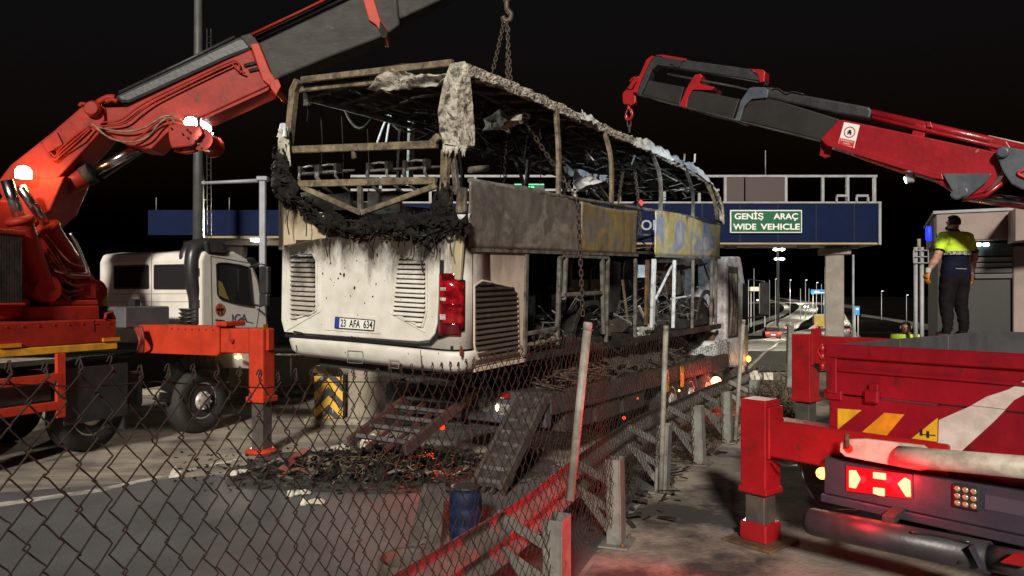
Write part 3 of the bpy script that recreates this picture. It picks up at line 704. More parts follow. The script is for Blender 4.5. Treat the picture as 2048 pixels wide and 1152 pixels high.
def louvre(pix, count, par, mslat, mback, plane, mir=None):
    """Backing plate coloured dark like a shaded opening, raised rim, one slat object per louvre."""
    if plane == 'r':
        P = [r(*p, LF) for p in pix]; P2 = [(p.x, p.z) for p in P]; mk = lambda a, w, d: V((a, LF - d, w)); out = OUT
    else:
        P = [s(*p, .012) for p in pix]; P2 = [(p.y, p.z) for p in P]; mk = lambda a, w, d: V((.012 + d, a, w)); out = SIDE
    G().prism([mk(a, w, .001) for a, w in P2], out * .003).obj('grille_back', mback, par)  # dark colour stands in for the shade behind the slats
    rim = [mk(a, w, .010) for a, w in P2]
    g = G()
    for i in range(len(rim)): g.bar(rim[i], rim[(i + 1) % len(rim)], .022, .022, out)
    g.obj('grille_frame', MT['buswhite'] if plane == 'r' else MT['buswhite2'], par, .005)
    w0, w1 = min(p[1] for p in P2), max(p[1] for p in P2); st = (w1 - w0) / count
    for k in range(count):
        w = w0 + st * (k + .5); sp = spanw(P2, w)
        if not sp or sp[1] - sp[0] < .03: continue
        a, b = sp[0] + .012, sp[1] - .012; j = rng.uniform(-.004, .004)
        g = G(); g.prism([mk(a, w - st * .34 + j, .034), mk(a, w + st * .16, .006), mk(a, w + st * .30, .006), mk(a, w - st * .20 + j, .036)], (mk(b, w, 0) - mk(a, w, 0)))
        g.obj('grille_slat', mslat, par)
dslat = soot_mat('sooty louvre paint', (.42, .40, .35), (.04, .036, .03), .75, 1.25, scale=6)
louvre([(583, 513), (626, 506), (634, 520), (634, 620), (624, 627), (583, 638)], 14, lid, dslat, MT['blackp'], 'r')
louvre([(800, 510), (854, 525), (854, 624), (846, 654), (787, 626), (796, 530)], 15, lid, MT['buswhite'], mat('grey louvre back', (.03, .027, .022)), 'r')
# raised swages running from the grilles
for a, b in (((640, 500), (641, 622)), ((641, 622), (574, 660)), ((788, 505), (780, 625)), ((780, 625), (850, 664))):
    G().bar(r(*a, LF - .004), r(*b, LF - .004), .022, .016, OUT).obj('swage', MT['buswhite'], lid, .006)
# plate
pr = [r(665, 628, LF), r(755, 633, LF), r(762, 668, LF), r(650, 660, LF)]
G().prism([p + V((0, -.002, 0)) for p in pr], (0, -.008, 0)).obj('plate_recess', MT['buswhite'], lid, .004)
pc = [r(672, 634, LF - .016), r(750, 640.5, LF - .016), r(747.5, 661, LF - .016), r(670.5, 655.5, LF - .016)]
pl = G().prism(pc, (0, -.006, 0)).obj('number_plate', MT['signwhite'], lid, label='white number plate reading 23 AFA 634')
xd = (pc[2] - pc[3]).normalized(); yd = (pc[0] - pc[3]).normalized(); pw = (pc[2] - pc[3]).length; ph = (pc[0] - pc[3]).length
o = pc[3] + V((0, -.008, 0))
G().prism([o, o + xd * pw * .115, o + xd * pw * .115 + yd * ph, o + yd * ph], (0, -.002, 0)).obj('country_strip', MT['bluep'], pl)
def fit_text(txt, o, xd, yd, w, h, m, par, bold=0.0, ext=.001):
    t = text_mesh(txt, 1, m, (0, 0, 0), (1, 0, 0), (0, 1, 0), par, bold=bold, ext=0)
    vs = t.data.vertices; x0 = min(v.co.x for v in vs); x1 = max(v.co.x for v in vs); y0 = min(v.co.y for v in vs); y1 = max(v.co.y for v in vs)
    n = V(xd).cross(V(yd)).normalized()
    for v in vs: v.co = V(o) + V(xd) * ((v.co.x - x0) / (x1 - x0) * w) + V(yd) * ((v.co.y - y0) / (y1 - y0) * h) + n * (v.co.z + ext)
    return t
fit_text('23  AFA  634', o + xd * pw * .15 + yd * ph * .15 + V((0, -.003, 0)), xd, yd, pw * .82, ph * .70, MT['blackp'], pl, bold=.012)
g = G(); 
for i in range(4): g.bar(pc[i] + V((0, -.008, 0)), pc[(i + 1) % 4] + V((0, -.008, 0)), .009, .006, OUT)
g.obj('plate_rim', MT['blackp'], pl)
q = r(597, 664, LF); G().bar(q + V((-.07, -.01, .005)), q + V((.07, -.01, -.005)), .012, .03, OUT).obj('lid_handle', MT['blackp'], lid)
q = r(704, 675, LF - .004); G().blob(q, .018, 1, .2).obj('lid_lock', MT['blackp'], lid)
rg = random.Random(4)
g = G()
for k in range(20):                       # blisters and holes in the paint
    q = r(640 + rg.random() * 120 + (0 if k < 26 else 60), 505 + abs(rg.gauss(0, 1)) * 75, LF - .001)
    g.blob(q, rg.uniform(.006, .016), 1, .5, seed=k, sq=(1, .25, rg.uniform(.7, 1.8)))
g.obj('paint_blister', MT['char'], lid)

# ---- tail lights follow the rounded corner
def corner_band(side, a0, a1, u_in, w0, w1, off, name, m, par, n=7, wcut=0):
    g = G(); pts = []; rr = .22
    xs = [u_in] if u_in is not None else []
    for x in xs: pts.append((x, -off))
    for k in range(n + 1):
        a = a0 + (a1 - a0) * k / n; pts.append((-rr + (rr + off) * math.sin(a), rr - (rr + off) * math.cos(a)))
    if side < 0: pts = [(-BW - x, y) for x, y in pts]
    m_ = len(pts); vs = []; rows = 6
    for j in range(rows + 1):
        for i, (x, y) in enumerate(pts):
            t = i / (m_ - 1); lo = w0 + wcut * t; hi = w1 - wcut * .8 * t; vs.append((x, y, lo + (hi - lo) * j / rows))
    fs = [(j * m_ + i, j * m_ + i + 1, (j + 1) * m_ + i + 1, (j + 1) * m_ + i) for j in range(rows) for i in range(m_ - 1)]
    g.add(vs, fs, True); ob = g.obj(name, m, par); sd = ob.modifiers.new('thick', 'SOLIDIFY'); sd.thickness = .03; sd.offset = -1; return ob
tw0, tw1 = r(880, 674).z, r(884, 548).z
for side in (-1, 1):
    tl = corner_band(side, 0, rad(58), -.245, tw0, tw1, .04, 'tail_light', MT['red_lens'], bus, wcut=.11)
    corner_band(side, 0, rad(61), -.26, tw0 - .02, tw1 + .02, .03, 'tail_light_gasket', MT['blackp'], tl, wcut=.10)
    for fz, hh in ((.74, .035), (.58, .035), (.28, .06)):
        z = tw0 + (tw1 - tw0) * fz
        corner_band(side, 0, rad(14), -.225, z, z + hh, .046, 'reflector', MT['clear_lens'], tl)
for fz0, fz1 in ((.0, .22), (.44, .52), (.86, 1.0)):
    corner_band(1, rad(4), rad(50), -.21, tw0 + (tw1 - tw0) * fz0 + .03, tw0 + (tw1 - tw0) * fz1 - .01 + .02, .043, 'lens_segment', mat('deep red lens', (.12, .002, .006), (.05, .001, .003), 12, rough=.1, coat=.6) if fz0 == 0 else bpy.data.materials['deep red lens'], tl)
g = G(); q = s(922, 702, .03); g.blob(q, .035, 2, 0, sq=(.35, .8, 1.7)); g.obj('side_marker', mat('brown lens', (.2, .05, .02), rough=.3), bus)

# ---- corner uprights above the lid, cream wall left of the char
G().prism([r(556, 500), r(556, 395), r(566, 395), r(566, 500)], (0, .12, 0)).obj('corner_upright', MT['buswhite'], bus, .01)
G().prism([r(566, 492, .0), r(566, 415, .0), r(645, 425, .0), r(655, 478, .0)], (0, .03, 0)).obj('upper_tail_panel', soot_mat('scorched cream panel', (.5, .43, .3), (.03, .025, .018), 1.62, 1.95), bus, .01)
for a, b, w_ in (((893, 545), (897, 372), .10), ((913, 560), (925, 375), .12), ((880, 545), (884, 400), .06)):
    G().bar(r(*a, .03), r(*b, .03), w_, .05, OUT).obj('corner_upright', soot_mat('scorched upright', (.42, .36, .24), (.05, .04, .03), 1.45, 1.85, scale=6) if w_ == .10 else bpy.data.materials['scorched upright'], bus, .01)

# ---- side: white panel with big grille
v1 = s(1050, 600).y
sp = G().bb((-.03, .28, .03), (0, v1, 1.31)).obj('side_panel', MT['buswhite2'], bus, .01)
G().bb((-.03, .28, -.02), (.006, v1 + .02, .026)).obj('side_sill', MT['buswhite2'], bus, .005)
louvre([(947, 572), (963, 561), (1028, 575), (1033, 588), (1036, 708), (953, 718), (947, 690)], 15, sp, soot_mat('brown louvre paint', (.075, .058, .047), (.014, .012, .010), .5, 1.1, scale=4), MT['blackp'], 's')
G().bar(s(945, 507, .008), s(945, 742, .008), .008, .004, SIDE).obj('panel_seam', MT['blackp'], sp)

# ---- belt panels between the decks
def belt(px0, px1, m, name, seed, u=0.02):
    a, b = s(px0, 450, u).y, s(px1, 450, u).y
    def fn(x, z):
        v = a + (b - a) * x; w = 1.325 + .70 * z + .05 * math.sin(v * 1.3) * z * z
        d = .022 * noise.noise(V((v * 1.7 + seed, w * 2.2, 1))) + .010 * noise.noise(V((v * 6, w * 5, seed)))
        return (u + d, v, w)
    return G().grid(60, 14, fn, True, (-.012, 0, 0)).obj(name, m, bus)
belt(938, 1160, MT['belt1'], 'belt_panel', 1)
belt(1162, 1275, MT['belt2'], 'belt_panel', 2)
belt(1311, 1441, MT['belt3'], 'belt_panel', 3)
va, vb, vc, vd = s(938, 450).y, s(1275, 450).y, s(1311, 450).y, s(1441, 450).y
G().tube([(.0, va, 2.04), (.0, (va + vb) / 2, 2.03), (.0, vb, 2.045), (-.05, vc, 2.06), (0, vd, 2.05)], .03, 6).obj('belt_rail', MT['grey_burnt'], bus)
G().bar((.01, va, 1.31), (.01, vb, 1.31), .03, .04).obj('belt_lower_rail', MT['grey_burnt'], bus)
G().bar((.01, vc, 1.31), (.01, vd, 1.31), .03, .04).obj('belt_lower_rail', MT['grey_burnt'], bus)
G().grid(30, 4, lambda x, z: (-BW + .03 * noise.noise(V((x * 9, z * 2, 5))), .3 + (vd - .3) * x, 1.32 + .68 * z), True, (.01, 0, 0)).obj('belt_panel', MT['soot'], bus, label='sooty far-side belt panel')

# ---- decks, floors, inner walls
G().grid(20, 6, lambda x, y: (-BW + .06 + (BW - .16) * y, .1 + (vd - .1) * x, 1.34 + .02 * noise.noise(V((x * 20, y * 6, 2)))), False, (0, 0, .04)).obj('upper_floor', MT['soot'], bus)
G().bb((-BW + .06, .5, -.02), (-.06, vd - .1, .1)).obj('lower_floor', MT['soot'], bus)
G().bb((-BW + .03, .5, .1), (-BW + .06, vd, 1.30)).obj('inner_wall', MT['soot'], bus)
G().bb((-BW + .06, v1 + .9, .1), (-.9, v1 + .95, 1.3)).obj('bulkhead', MT['char'], bus)
G().bb((-BW + .1, .35, .1), (-.08, .4, 1.3)).obj('engine_bulkhead', MT['char'], bus)

# ---- lower-deck posts, sills and frames along the right side
def post(a, b, w=.05, d=.05, m='grey_burnt', u=0.0, name='side_post'):
    return G().bar(s(*a, u), s(*b, u), w, d, SIDE).obj(name, MT[m], bus, .006)
post((1052, 508), (1048, 714), .07); post((1120, 512), (1114, 690), .06); post((1132, 512), (1128, 600), .05)
post((1204, 516), (1208, 668), .07); post((1216, 516), (1212, 690), .05); post((1271, 517), (1270, 690), .05)
post((1308, 518), (1304, 660), .11, .05, 'pale_frame'); post((1349, 520), (1346, 656), .06, .05, 'pale_frame'); post((1386, 520), (1384, 660), .05)
post((1424, 520), (1422, 650), .07, .05); post((1432, 518), (1431, 656), .06); post((1295, 520), (1292, 650), .10, .04, 'rust')
post((1052, 690), (1118, 676), .03, .09, 'burnt', name='sill_bracket'); post((1052, 668), (1118, 656), .05, .04)
post((1124, 590), (1204, 585), .05, .05); post((1124, 512), (1216, 516), .04, .05)
for px0, px1 in ((1060, 1072), (1082, 1100)):
    q = s((px0 + px1) / 2, 676, .03); G().lathe(q, (1, 0, 0), [(.035, 0), (.035, .01)], 12).obj('bracket_hole', MT['blackp'], bus)
G().bar(s(1052, 716, .01), s(1190, 694, .01), .03, .08).obj('sill', MT['soot'], bus)
G().bar(s(1190, 694, .0), s(1440, 652, .0), .05, .10).obj('sill', MT['soot'], bus)
# diagonal braces and loose tubes in the open bays
for a, b, u, w_, m_ in (((1310, 600), (1347, 525), -.1, .03, 'pale_frame'), ((1325, 545), (1338, 620), -.4, .03, 'grey_burnt'), ((1362, 540), (1376, 612), -.3, .035, 'grey_burnt'), ((1310, 570), (1340, 605), -.3, .025, 'grey_burnt'),
                     ((1342, 598), (1385, 590), -.3, .03, 'pale_frame'), ((1278, 612), (1300, 660), -.05, .03, 'pale_frame'), ((1245, 560), (1262, 690), -.2, .03, 'burnt'), ((1150, 560), (1195, 530), -.6, .02, 'burnt'),
                     ((1140, 520), (1140, 580), -.4, .05, 'grey_burnt'), ((1180, 540), (1178, 580), -.5, .05, 'grey_burnt'), ((1278, 520), (1300, 500), -.3, .04, 'char'), ((1276, 480), (1308, 470), -.4, .04, 'char'), ((1400, 560), (1430, 520), -.7, .04, 'soot')):
    G().bar(s(*a, u), s(*b, u), w_, w_).obj('loose_strut', MT[m_], bus)
# burnt cladding boards and boxes inside the open bays
for pts, u, m_ in (([(1315, 525), (1345, 525), (1345, 590), (1315, 590)], -.9, 'rust'), ([(1352, 530), (1384, 528), (1384, 585), (1352, 590)], -.9, 'burnt'), ([(1395, 530), (1420, 520), (1420, 575), (1395, 575)], -.6, 'boomgrey'),
                   ([(1340, 600), (1384, 595), (1384, 650), (1345, 655)], -.8, 'boomgrey'), ([(1390, 585), (1420, 580), (1420, 645), (1395, 650)], -.8, 'boomgrey'), ([(1222, 520), (1242, 525), (1240, 620), (1222, 625)], -.4, 'soot'),
                   ([(1276, 530), (1294, 530), (1294, 555), (1276, 555)], -.4, 'pale_frame'), ([(1278, 655), (1302, 652), (1302, 672), (1278, 676)], -.02, 'pale_frame'), ([(1130, 560), (1200, 558), (1200, 590), (1130, 596)], -.5, 'burnt')):
    G().prism([s(*p, u) for p in pts], (-.05, 0, 0)).obj('interior_board', MT[m_], bus)
G().blob(s(1235, 660, -.3), .3, 2, .5, 3, 3, (1, .8, .7)).obj('molten_heap', MT['soot'], bus)
rg = random.Random(11); g = G()
for k in range(420):                      # jumble of burnt fittings in the lower deck
    px = rg.choice((rg.uniform(1125, 1205), rg.uniform(1222, 1300), rg.uniform(1305, 1440), rg.uniform(1305, 1440)))
    b_ = s(px, 650, -.15); v = b_.y; u = -rg.uniform(.1, 1.6); w = .1 + abs(rg.gauss(0, .16)) if rg.random() < .8 else rg.uniform(.3, 1.25)
    p = V((u, v, w)); L = rg.uniform(.1, .45)
    d = V((rg.gauss(0, 1), rg.gauss(0, 1), rg.gauss(0, .7))).normalized() * L
    g.bar(p - d / 2, p + d / 2, rg.uniform(.008, .04), rg.uniform(.006, .02))
tag(g.obj('interior_wreckage', MT['grey_burnt'], bus), kind='stuff')
rg = random.Random(12); g = G()
for k in range(120):
    v = rg.uniform(v1 + .3, vd - .2); g.blob((-rg.uniform(.1, 2.4), v, rg.uniform(.08, .2)), rg.uniform(.06, .22), 1, .6, 3, k, (1, 1, .6))
tag(g.obj('interior_ash', MT['soot'], bus), kind='stuff')
# wheels in their arches
def wheel(par, c, ax, rO=.5, wd=.3, holes=8, mt='rubber', name='wheel', detail=False):
    c = V(c); ax = V(ax).normalized()
    ty = G().lathe(c - ax * wd, ax, [(rO * .58, 0), (rO * .9, .0), (rO, .05), (rO, wd - .05), (rO * .93, wd - .005), (rO * .60, wd - .01), (rO * .57, wd - .03)], 32).obj(name, MT[mt], par)
    G().lathe(c - ax * (wd * .9), ax, [(rO * .575, 0), (rO * .575, wd * .8), (rO * .55, wd * .83), (rO * .5, wd * .78), (rO * .46, wd * .70), (rO * .30, wd * .72), (rO * .28, wd * .90), (rO * .2, wd * .98), (rO * .05, wd * 1.0)], 28).obj('rim', MT['rim'] if mt == 'rubber' else MT['soot'], ty)
    if detail:
        x, y, d = frame_of(ax); b0 = c - ax * (wd * .9); hm = nm = None
        for k in range(holes):
            a = 2 * math.pi * k / holes; q = b0 + (x * math.cos(a) + y * math.sin(a)) * rO * .395 + ax * (wd * .71)
            G().lathe(q - ax * .01, ax, [(rO * .07, 0), (rO * .07, .016)], 10).obj('rim_hole', MT['blackp'], ty)
            q = b0 + (x * math.cos(a + .2) + y * math.sin(a + .2)) * rO * .25 + ax * (wd * .93)
            G().lathe(q - ax * .02, ax, [(.017, 0), (.017, .04)], 6).obj('wheel_nut', MT['rim'], ty)
    return ty
for px, py in ((1165, 640), (1398, 640)):
    q = s(px, py, -.2); wheel(bus, (-.12, q.y, .05), (1, 0, 0), .47, .28, 8, 'char')
    wheel(bus, (-BW + .12, q.y, .05), (-1, 0, 0), .47, .28, 8, 'char')
    ar = [V((-.06, q.y + .55 * math.cos(a), .08 + .55 * math.sin(a))) for a in [math.pi * k / 12 for k in range(13)]]
    G().path(ar, .08, .03, SIDE).obj('wheel_arch', MT['soot'], bus)

# ---- upper rear frame
def rbar(a, b, w_, h_, m='burnt', v=.05, name='rear_frame_bar'):
    return G().bar(r(*a, v), r(*b, v), h_, w_, OUT).obj(name, MT[m], bus, .006)
def bar2(a, b, w_, d_, m='burnt', v=.05, name='rear_frame_bar'):
    x, y, d = frame_of(r(*b, v) - r(*a, v), OUT)
    return G().bar(r(*a, v), r(*b, v), w_, d_, OUT).obj(name, MT[m], bus, .006)
bar2((580, 300), (874, 289), .085, .06); bar2((598, 368), (872, 361), .08, .06); bar2((604, 374), (722, 426), .06, .05); bar2((872, 372), (724, 426), .06, .05)
bar2((720, 370), (721, 426), .06, .05, 'grey_burnt'); bar2((707, 296), (708, 318), .05, .04)
bar2((588, 182), (576, 302), .10, .08); bar2((597, 162), (586, 186), .10, .08); bar2((576, 302), (566, 430), .09, .07)
bar2((604, 160), (905, 126), .07, .06, 'burnt', .02); bar2((592, 180), (882, 151), .06, .05, 'burnt', .1); bar2((892, 300), (888, 400), .09, .07); bar2((905, 300), (915, 390), .06, .06, 'grey_burnt', .1)
bar2((878, 272), (858, 292), .08, .05, 'burnt', .04)
# ash-crusted corner pillar (rear face and side face)
def crust(pr_, ps_, name):
    A = [r(*p, -.03) for p in pr_]; C = [s(*p, .02) for p in ps_]
    def fn(x, y):
        def col(L, t):
            f = t * (len(L) - 1); i = min(int(f), len(L) - 2); return L[i].lerp(L[i + 1], f - i)
        a0, a1 = col(A, y), col([r(*p, -.03) for p in pr_mid], y); b1 = col(C, y)
        p = a0.lerp(a1, x * 2) if x < .5 else a1.lerp(b1, x * 2 - 1)
        n = .05 * noise.noise(p * 3.5) + .035 * abs(noise.noise(p * 11)) + .02 * noise.noise(p * 25)
        return p + V((.6, -.8, 0)) * n
    return G().grid(26, 44, fn, False, (-.10, .12, 0)).obj(name, MT['ash'], bus)
pr_mid = [(917, 124), (916, 160), (914, 210), (912, 292)]
crust([(900, 128), (888, 160), (876, 220), (880, 262), (888, 288)], [(930, 122), (940, 150), (946, 210), (950, 262), (949, 292)], 'ash_pillar')
g = G(); rg = random.Random(3)
for k in range(26):
    q = r(885 + rg.random() * 48, 288 + rg.random() * 8, -.02); q2 = q + V((rg.gauss(0, .02), 0, -rg.uniform(.03, .12))); g.tube([q, (q + q2) / 2, q2], [.02, .014, .003], 5)
g.obj('melted_drip', MT['ash'], bus)
# torn roof flap
def flap(x, y):
    a = [(742, 178), (758, 152), (778, 136), (800, 142), (826, 148), (860, 150), (892, 148)]
    b = [(742, 179), (775, 180), (800, 180), (826, 174), (850, 172), (870, 170), (892, 158)]
    f = x * 6; i = min(int(f), 5); t = f - i
    p0 = r(a[i][0] + (a[i + 1][0] - a[i][0]) * t, a[i][1] + (a[i + 1][1] - a[i][1]) * t, -.02)
    p1 = r(b[i][0] + (b[i + 1][0] - b[i][0]) * t, b[i][1] + (b[i + 1][1] - b[i][1]) * t, -.02)
    p = p0.lerp(p1, y); return p + V((0, -.09 * math.sin(x * 9 + y * 4) * math.sin(y * 3.1) - .05 * noise.noise(p * 8), .02 * noise.noise(p * 12)))
G().grid(36, 12, flap, True, (0, .02, 0)).obj('torn_roof_flap', MT['ash'], bus)

# ---- roof
cant = [s(*p, -.12) for p in ((928, 142), (1020, 178), (1110, 216), (1212, 262), (1302, 303), (1372, 338), (1420, 372), (1440, 408), (1446, 446))]
cl = spline(cant, 6)
def roof_at(v):
    for a, b in zip(cl[:-1], cl[1:]):
        if a.y <= v <= b.y: return a.z + (b.z - a.z) * (v - a.y) / (b.y - a.y)
    return cl[0].z if v < cl[0].y else cl[-1].z
vend = cl[-10].y
def crustrail(x, y):
    f = x * (len(cl) - 1); i = min(int(f), len(cl) - 2); p = cl[i].lerp(cl[i + 1], f - i)
    th = .66 - .30 * x
    ring = [(.02, -.10), (.075, -.085), (.085, .0), (.08, .085), (.04, .12), (-.06, .14), (-.16, .13)]
    fy = y * 6; k_ = min(int(fy), 5); t = fy - k_
    a = ring[k_][0] * (1 - t) + ring[k_ + 1][0] * t; b = ring[k_][1] * (1 - t) + ring[k_ + 1][1] * t
    n = .022 * noise.noise(p * 5 + V((0, 0, y * 2))) + .016 * noise.noise(p * 19 + V((y * 9, 0, 0))) + .010 * noise.noise(p * 45 + V((y * 20, 0, 0)))
    return p + V((a * th + n, 0, b * th + n * .9))
G().grid(220, 18, crustrail, False).obj('cant_rail', MT['ash'], bus).modifiers.new('thick', 'SOLIDIFY').thickness = .02
G().tube([p + V((-BW + .28, 0, 0)) for p in cl], .05, 6).obj('cant_rail', MT['grey_burnt'], bus, label='bare far-side roof rail')
G().grid(50, 10, lambda x, y: (-BW + .2 + (BW - .36) * y, .1 + (vend - .1) * x, roof_at(.1 + (vend - .1) * x) + .05 + .10 * math.sin(math.pi * y) + .05 * noise.noise(V((x * 22, y * 5, 7)))), False, (0, 0, .02)).obj('roof_skin', MT['soot'], bus)
rg = random.Random(5)
for k in range(17):
    v = .25 + (vend - .3) * k / 16; z = roof_at(v)
    pts = [V((-BW + .2 + (BW - .36) * t, v + rg.gauss(0, .02), z + .02 + .10 * math.sin(math.pi * t) + rg.gauss(0, .012))) for t in [i / 6 for i in range(7)]]
    G().path(pts, .035, .03).obj('roof_rib', MT['burnt' if k % 3 else 'grey_burnt'], bus)
for u in (-.55, -.95, -1.4, -1.8, -2.2):
    pts = [V((u + rg.gauss(0, .03), .2 + (vend - .3) * i / 12, roof_at(.2 + (vend - .3) * i / 12) - .02 + rg.gauss(0, .025))) for i in range(13)]
    G().tube(pts, .014, 5).obj('roof_conduit', MT['grey_burnt'], bus)
g = G()
for k in range(300):                      # hanging strips and burnt lining under the roof
    v = rg.uniform(1.2, vend - .2); u = -rg.uniform(.3, BW - .3); z = roof_at(v) - rg.uniform(.0, .28) * min(1, v / 3)
    d = V((rg.gauss(0, .5), rg.gauss(0, 1), rg.gauss(0, .22))).normalized() * rg.uniform(.15, .7)
    g.bar(V((u, v, z)) - d / 2, V((u, v, z)) + d / 2, rg.uniform(.01, .09), .008)
tag(g.obj('hanging_lining', MT['soot'], bus), kind='stuff')
g = G()
for k in range(34):
    v = rg.uniform(3.6, vend); u = -rg.uniform(.2, 1.6); z = roof_at(v) - rg.uniform(.05, .35)
    d = V((rg.gauss(0, .5), rg.gauss(0, 1), rg.gauss(0, .25))).normalized() * rg.uniform(.15, .6)
    g.bar(V((u, v, z)) - d / 2, V((u, v, z)) + d / 2, rg.uniform(.01, .07), .006)
tag(g.obj('hanging_strip', MT['pale_frame'], bus), kind='stuff')
for px, py, ln, v in ((640, 190, .9, .5), (683, 205, 1.1, 1.2), (612, 185, .25, .3), (735, 200, 1.2, 2.0), (1080, 290, .6, 3.4), (1000, 262, .8, 3.0)):
    p = r(px, py, v); p.z = min(p.z, roof_at(max(.1, v)) - .02); G().tube([p, p + V((.02, .02, -ln * .5)), p + V((-.01, .03, -ln))], .008, 4).obj('hanging_wire', MT['soot'], bus)
pa, pb = r(690, 222, 1.4), r(748, 228, 1.4); G().tube(arc(pa, pb, .22), .018, 6).obj('hanging_cable', MT['boomgrey'], bus)
pa, pb = r(768, 222, 2.2), r(838, 250, 2.2); G().tube(arc(pa, pb, .2), .016, 6).obj('hanging_cable', MT['boomgrey'], bus)
for a, b in (((782, 222), (754, 288)), ((784, 224), (772, 288))):
    G().tube(arc(r(*a, 2.6), r(*b, 2.6), -.05), .018, 6).obj('pale_hose', mat('pale blue hose', (.5, .58, .62)) if a[0] == 782 else bpy.data.materials['pale blue hose'], bus)
G().box(r(614, 198, .25), (.09, .05, .16)).obj('ceiling_fitting', MT['grey_burnt'], bus)
# upper window posts, right side (bowed) and far side
for i, (a, m_, b) in enumerate((((1112, 222), (1117, 300), (1117, 392), ), ((1208, 262), (1222, 320), (1223, 408)), ((1302, 304), (1320, 355), (1321, 434)), ((1372, 340), (1385, 385), (1386, 442)), ((1412, 366), (1428, 400), (1436, 448)))):
    for k, (du, w_) in enumerate(((0, .055), (-.07, .04))):
        P = [s(*a, -.10 + du) + V((0, .0, .02)), s(*m_, -.02 + du), s(*b, -.01 + du)]
        G().path(spline(P, 5), .05, w_, V((0, 1, 0))).obj('window_post', MT[('burnt', 'burnt', 'grey_burnt', 'grey_burnt', 'burnt')[i]] if k == 0 else MT['grey_burnt'], bus)
    P = [V((-BW - p.x - (.1 if j == 0 else 0), p.y, p.z)) for j, p in enumerate([s(*a, -.10), s(*m_, -.02), s(*b, -.01)])]
    G().path(spline(P, 4), .05, .05, V((0, 1, 0))).obj('window_post', MT['soot'], bus)
q0, q1 = B.hit(823, 240, 0, -BW + .06), B.hit(819, 372, 0, -BW + .02)
G().bar(q0, q1, .11, .05, SIDE).obj('window_post', MT['pale_frame'], bus, label='bright bare post on the far side')
for px in (1436, 1442, 1448):
    G().tube(spline([s(px - 24, 378, -.3 - (px - 1436) * .06), s(px - 4, 405, -.3 - (px - 1436) * .06), s(px, 446, -.3 - (px - 1436) * .06)], 5), .022, 5).obj('front_frame_tube', MT['burnt'], bus)
# lifted shreds of pale roof sheet at the front
def shred(pts, seed, name='roof_shred', m='pale_frame', u=-.02):
    P = [s(*p, u) for p in pts]; lo, hi = P[:len(P) // 2], P[len(P) // 2:][::-1]
    def fn(x, y):
        f = x * (len(lo) - 1); i = min(int(f), len(lo) - 2); a = lo[i].lerp(lo[i + 1], f - i); b = hi[i].lerp(hi[i + 1], f - i)
        p = a.lerp(b, y) + V((-.06 * y, 0, 0)); return p + V((.04, .02, .05)) * noise.noise(p * 9 + V((seed, 0, 0)))
    G().grid(24, 5, fn, True, (0, 0, .012)).obj(name, MT[m], bus)
shred([(1268, 290), (1300, 303), (1345, 322), (1366, 330), (1362, 314), (1345, 306), (1300, 280), (1282, 272)], 1)
shred([(1350, 325), (1390, 345), (1420, 365), (1440, 392), (1436, 378), (1418, 350), (1390, 328), (1362, 318)], 2)
shred([(1165, 236), (1190, 248), (1198, 252), (1198, 240), (1180, 228), (1168, 222)], 3)
for px in (1368, 1389): G().tube([s(px, 325, -.2), s(px + 1, 308, -.2)], .02, 5).obj('roof_stub', MT['pale_frame'], bus)
# crumpled pale remnants seen through the windows
def scrap(c, rr_, seed, m='pale_frame'):
    G().blob(c, rr_, 2, .7, 2.5, seed, (1.2, .5, .6)).obj('hanging_scrap', MT[m], bus)
scrap(s(1000, 247, -.5), .20, 1, 'ash'); scrap(s(1040, 236, -.5), .10, 2, 'ash'); scrap(s(1170, 365, -.6), .16, 4)
def sheetq(pts, u, m, name='bent_sheet', seed=0):
    a, b, c, d = [s(*p, u) for p in pts]
    def fn(x, y):
        p = a.lerp(b, x).lerp(d.lerp(c, x), y); return p + V((.08, .03, .06)) * noise.noise(p * 4 + V((seed, 0, 0)))
    G().grid(14, 6, fn, True, (0, 0, .012)).obj(name, MT[m], bus)
sheetq([(1128, 332), (1215, 356), (1215, 368), (1128, 345)], -1.4, 'pale_frame', seed=1); sheetq([(1148, 340), (1180, 375), (1174, 390), (1148, 358)], -1.0, 'pale_frame', seed=2)
for a, b, u in (((1175, 375), (1205, 402), -.8), ((1190, 362), (1215, 395), -.7), ((1150, 345), (1200, 398), -1.2), ((1125, 398), (1140, 360), -1.4)):
    G().bar(s(*a, u), s(*b, u), .04, .03).obj('loose_strut', MT['burnt'], bus)
g = G(); rg = random.Random(21)
for k in range(60):
    v = rg.uniform(2.5, vd - .3); u = -rg.uniform(.3, 2.4); w = 1.38 + abs(rg.gauss(0, .25)); d = V((rg.gauss(0, 1), rg.gauss(0, 1), rg.gauss(0, .8))).normalized() * rg.uniform(.2, .6)
    if w < 2.4: g.bar(V((u, v, w)) - d / 2, V((u, v, w)) + d / 2, .025, .02)
tag(g.obj('deck_wreckage', MT['grey_burnt'], bus), kind='stuff')
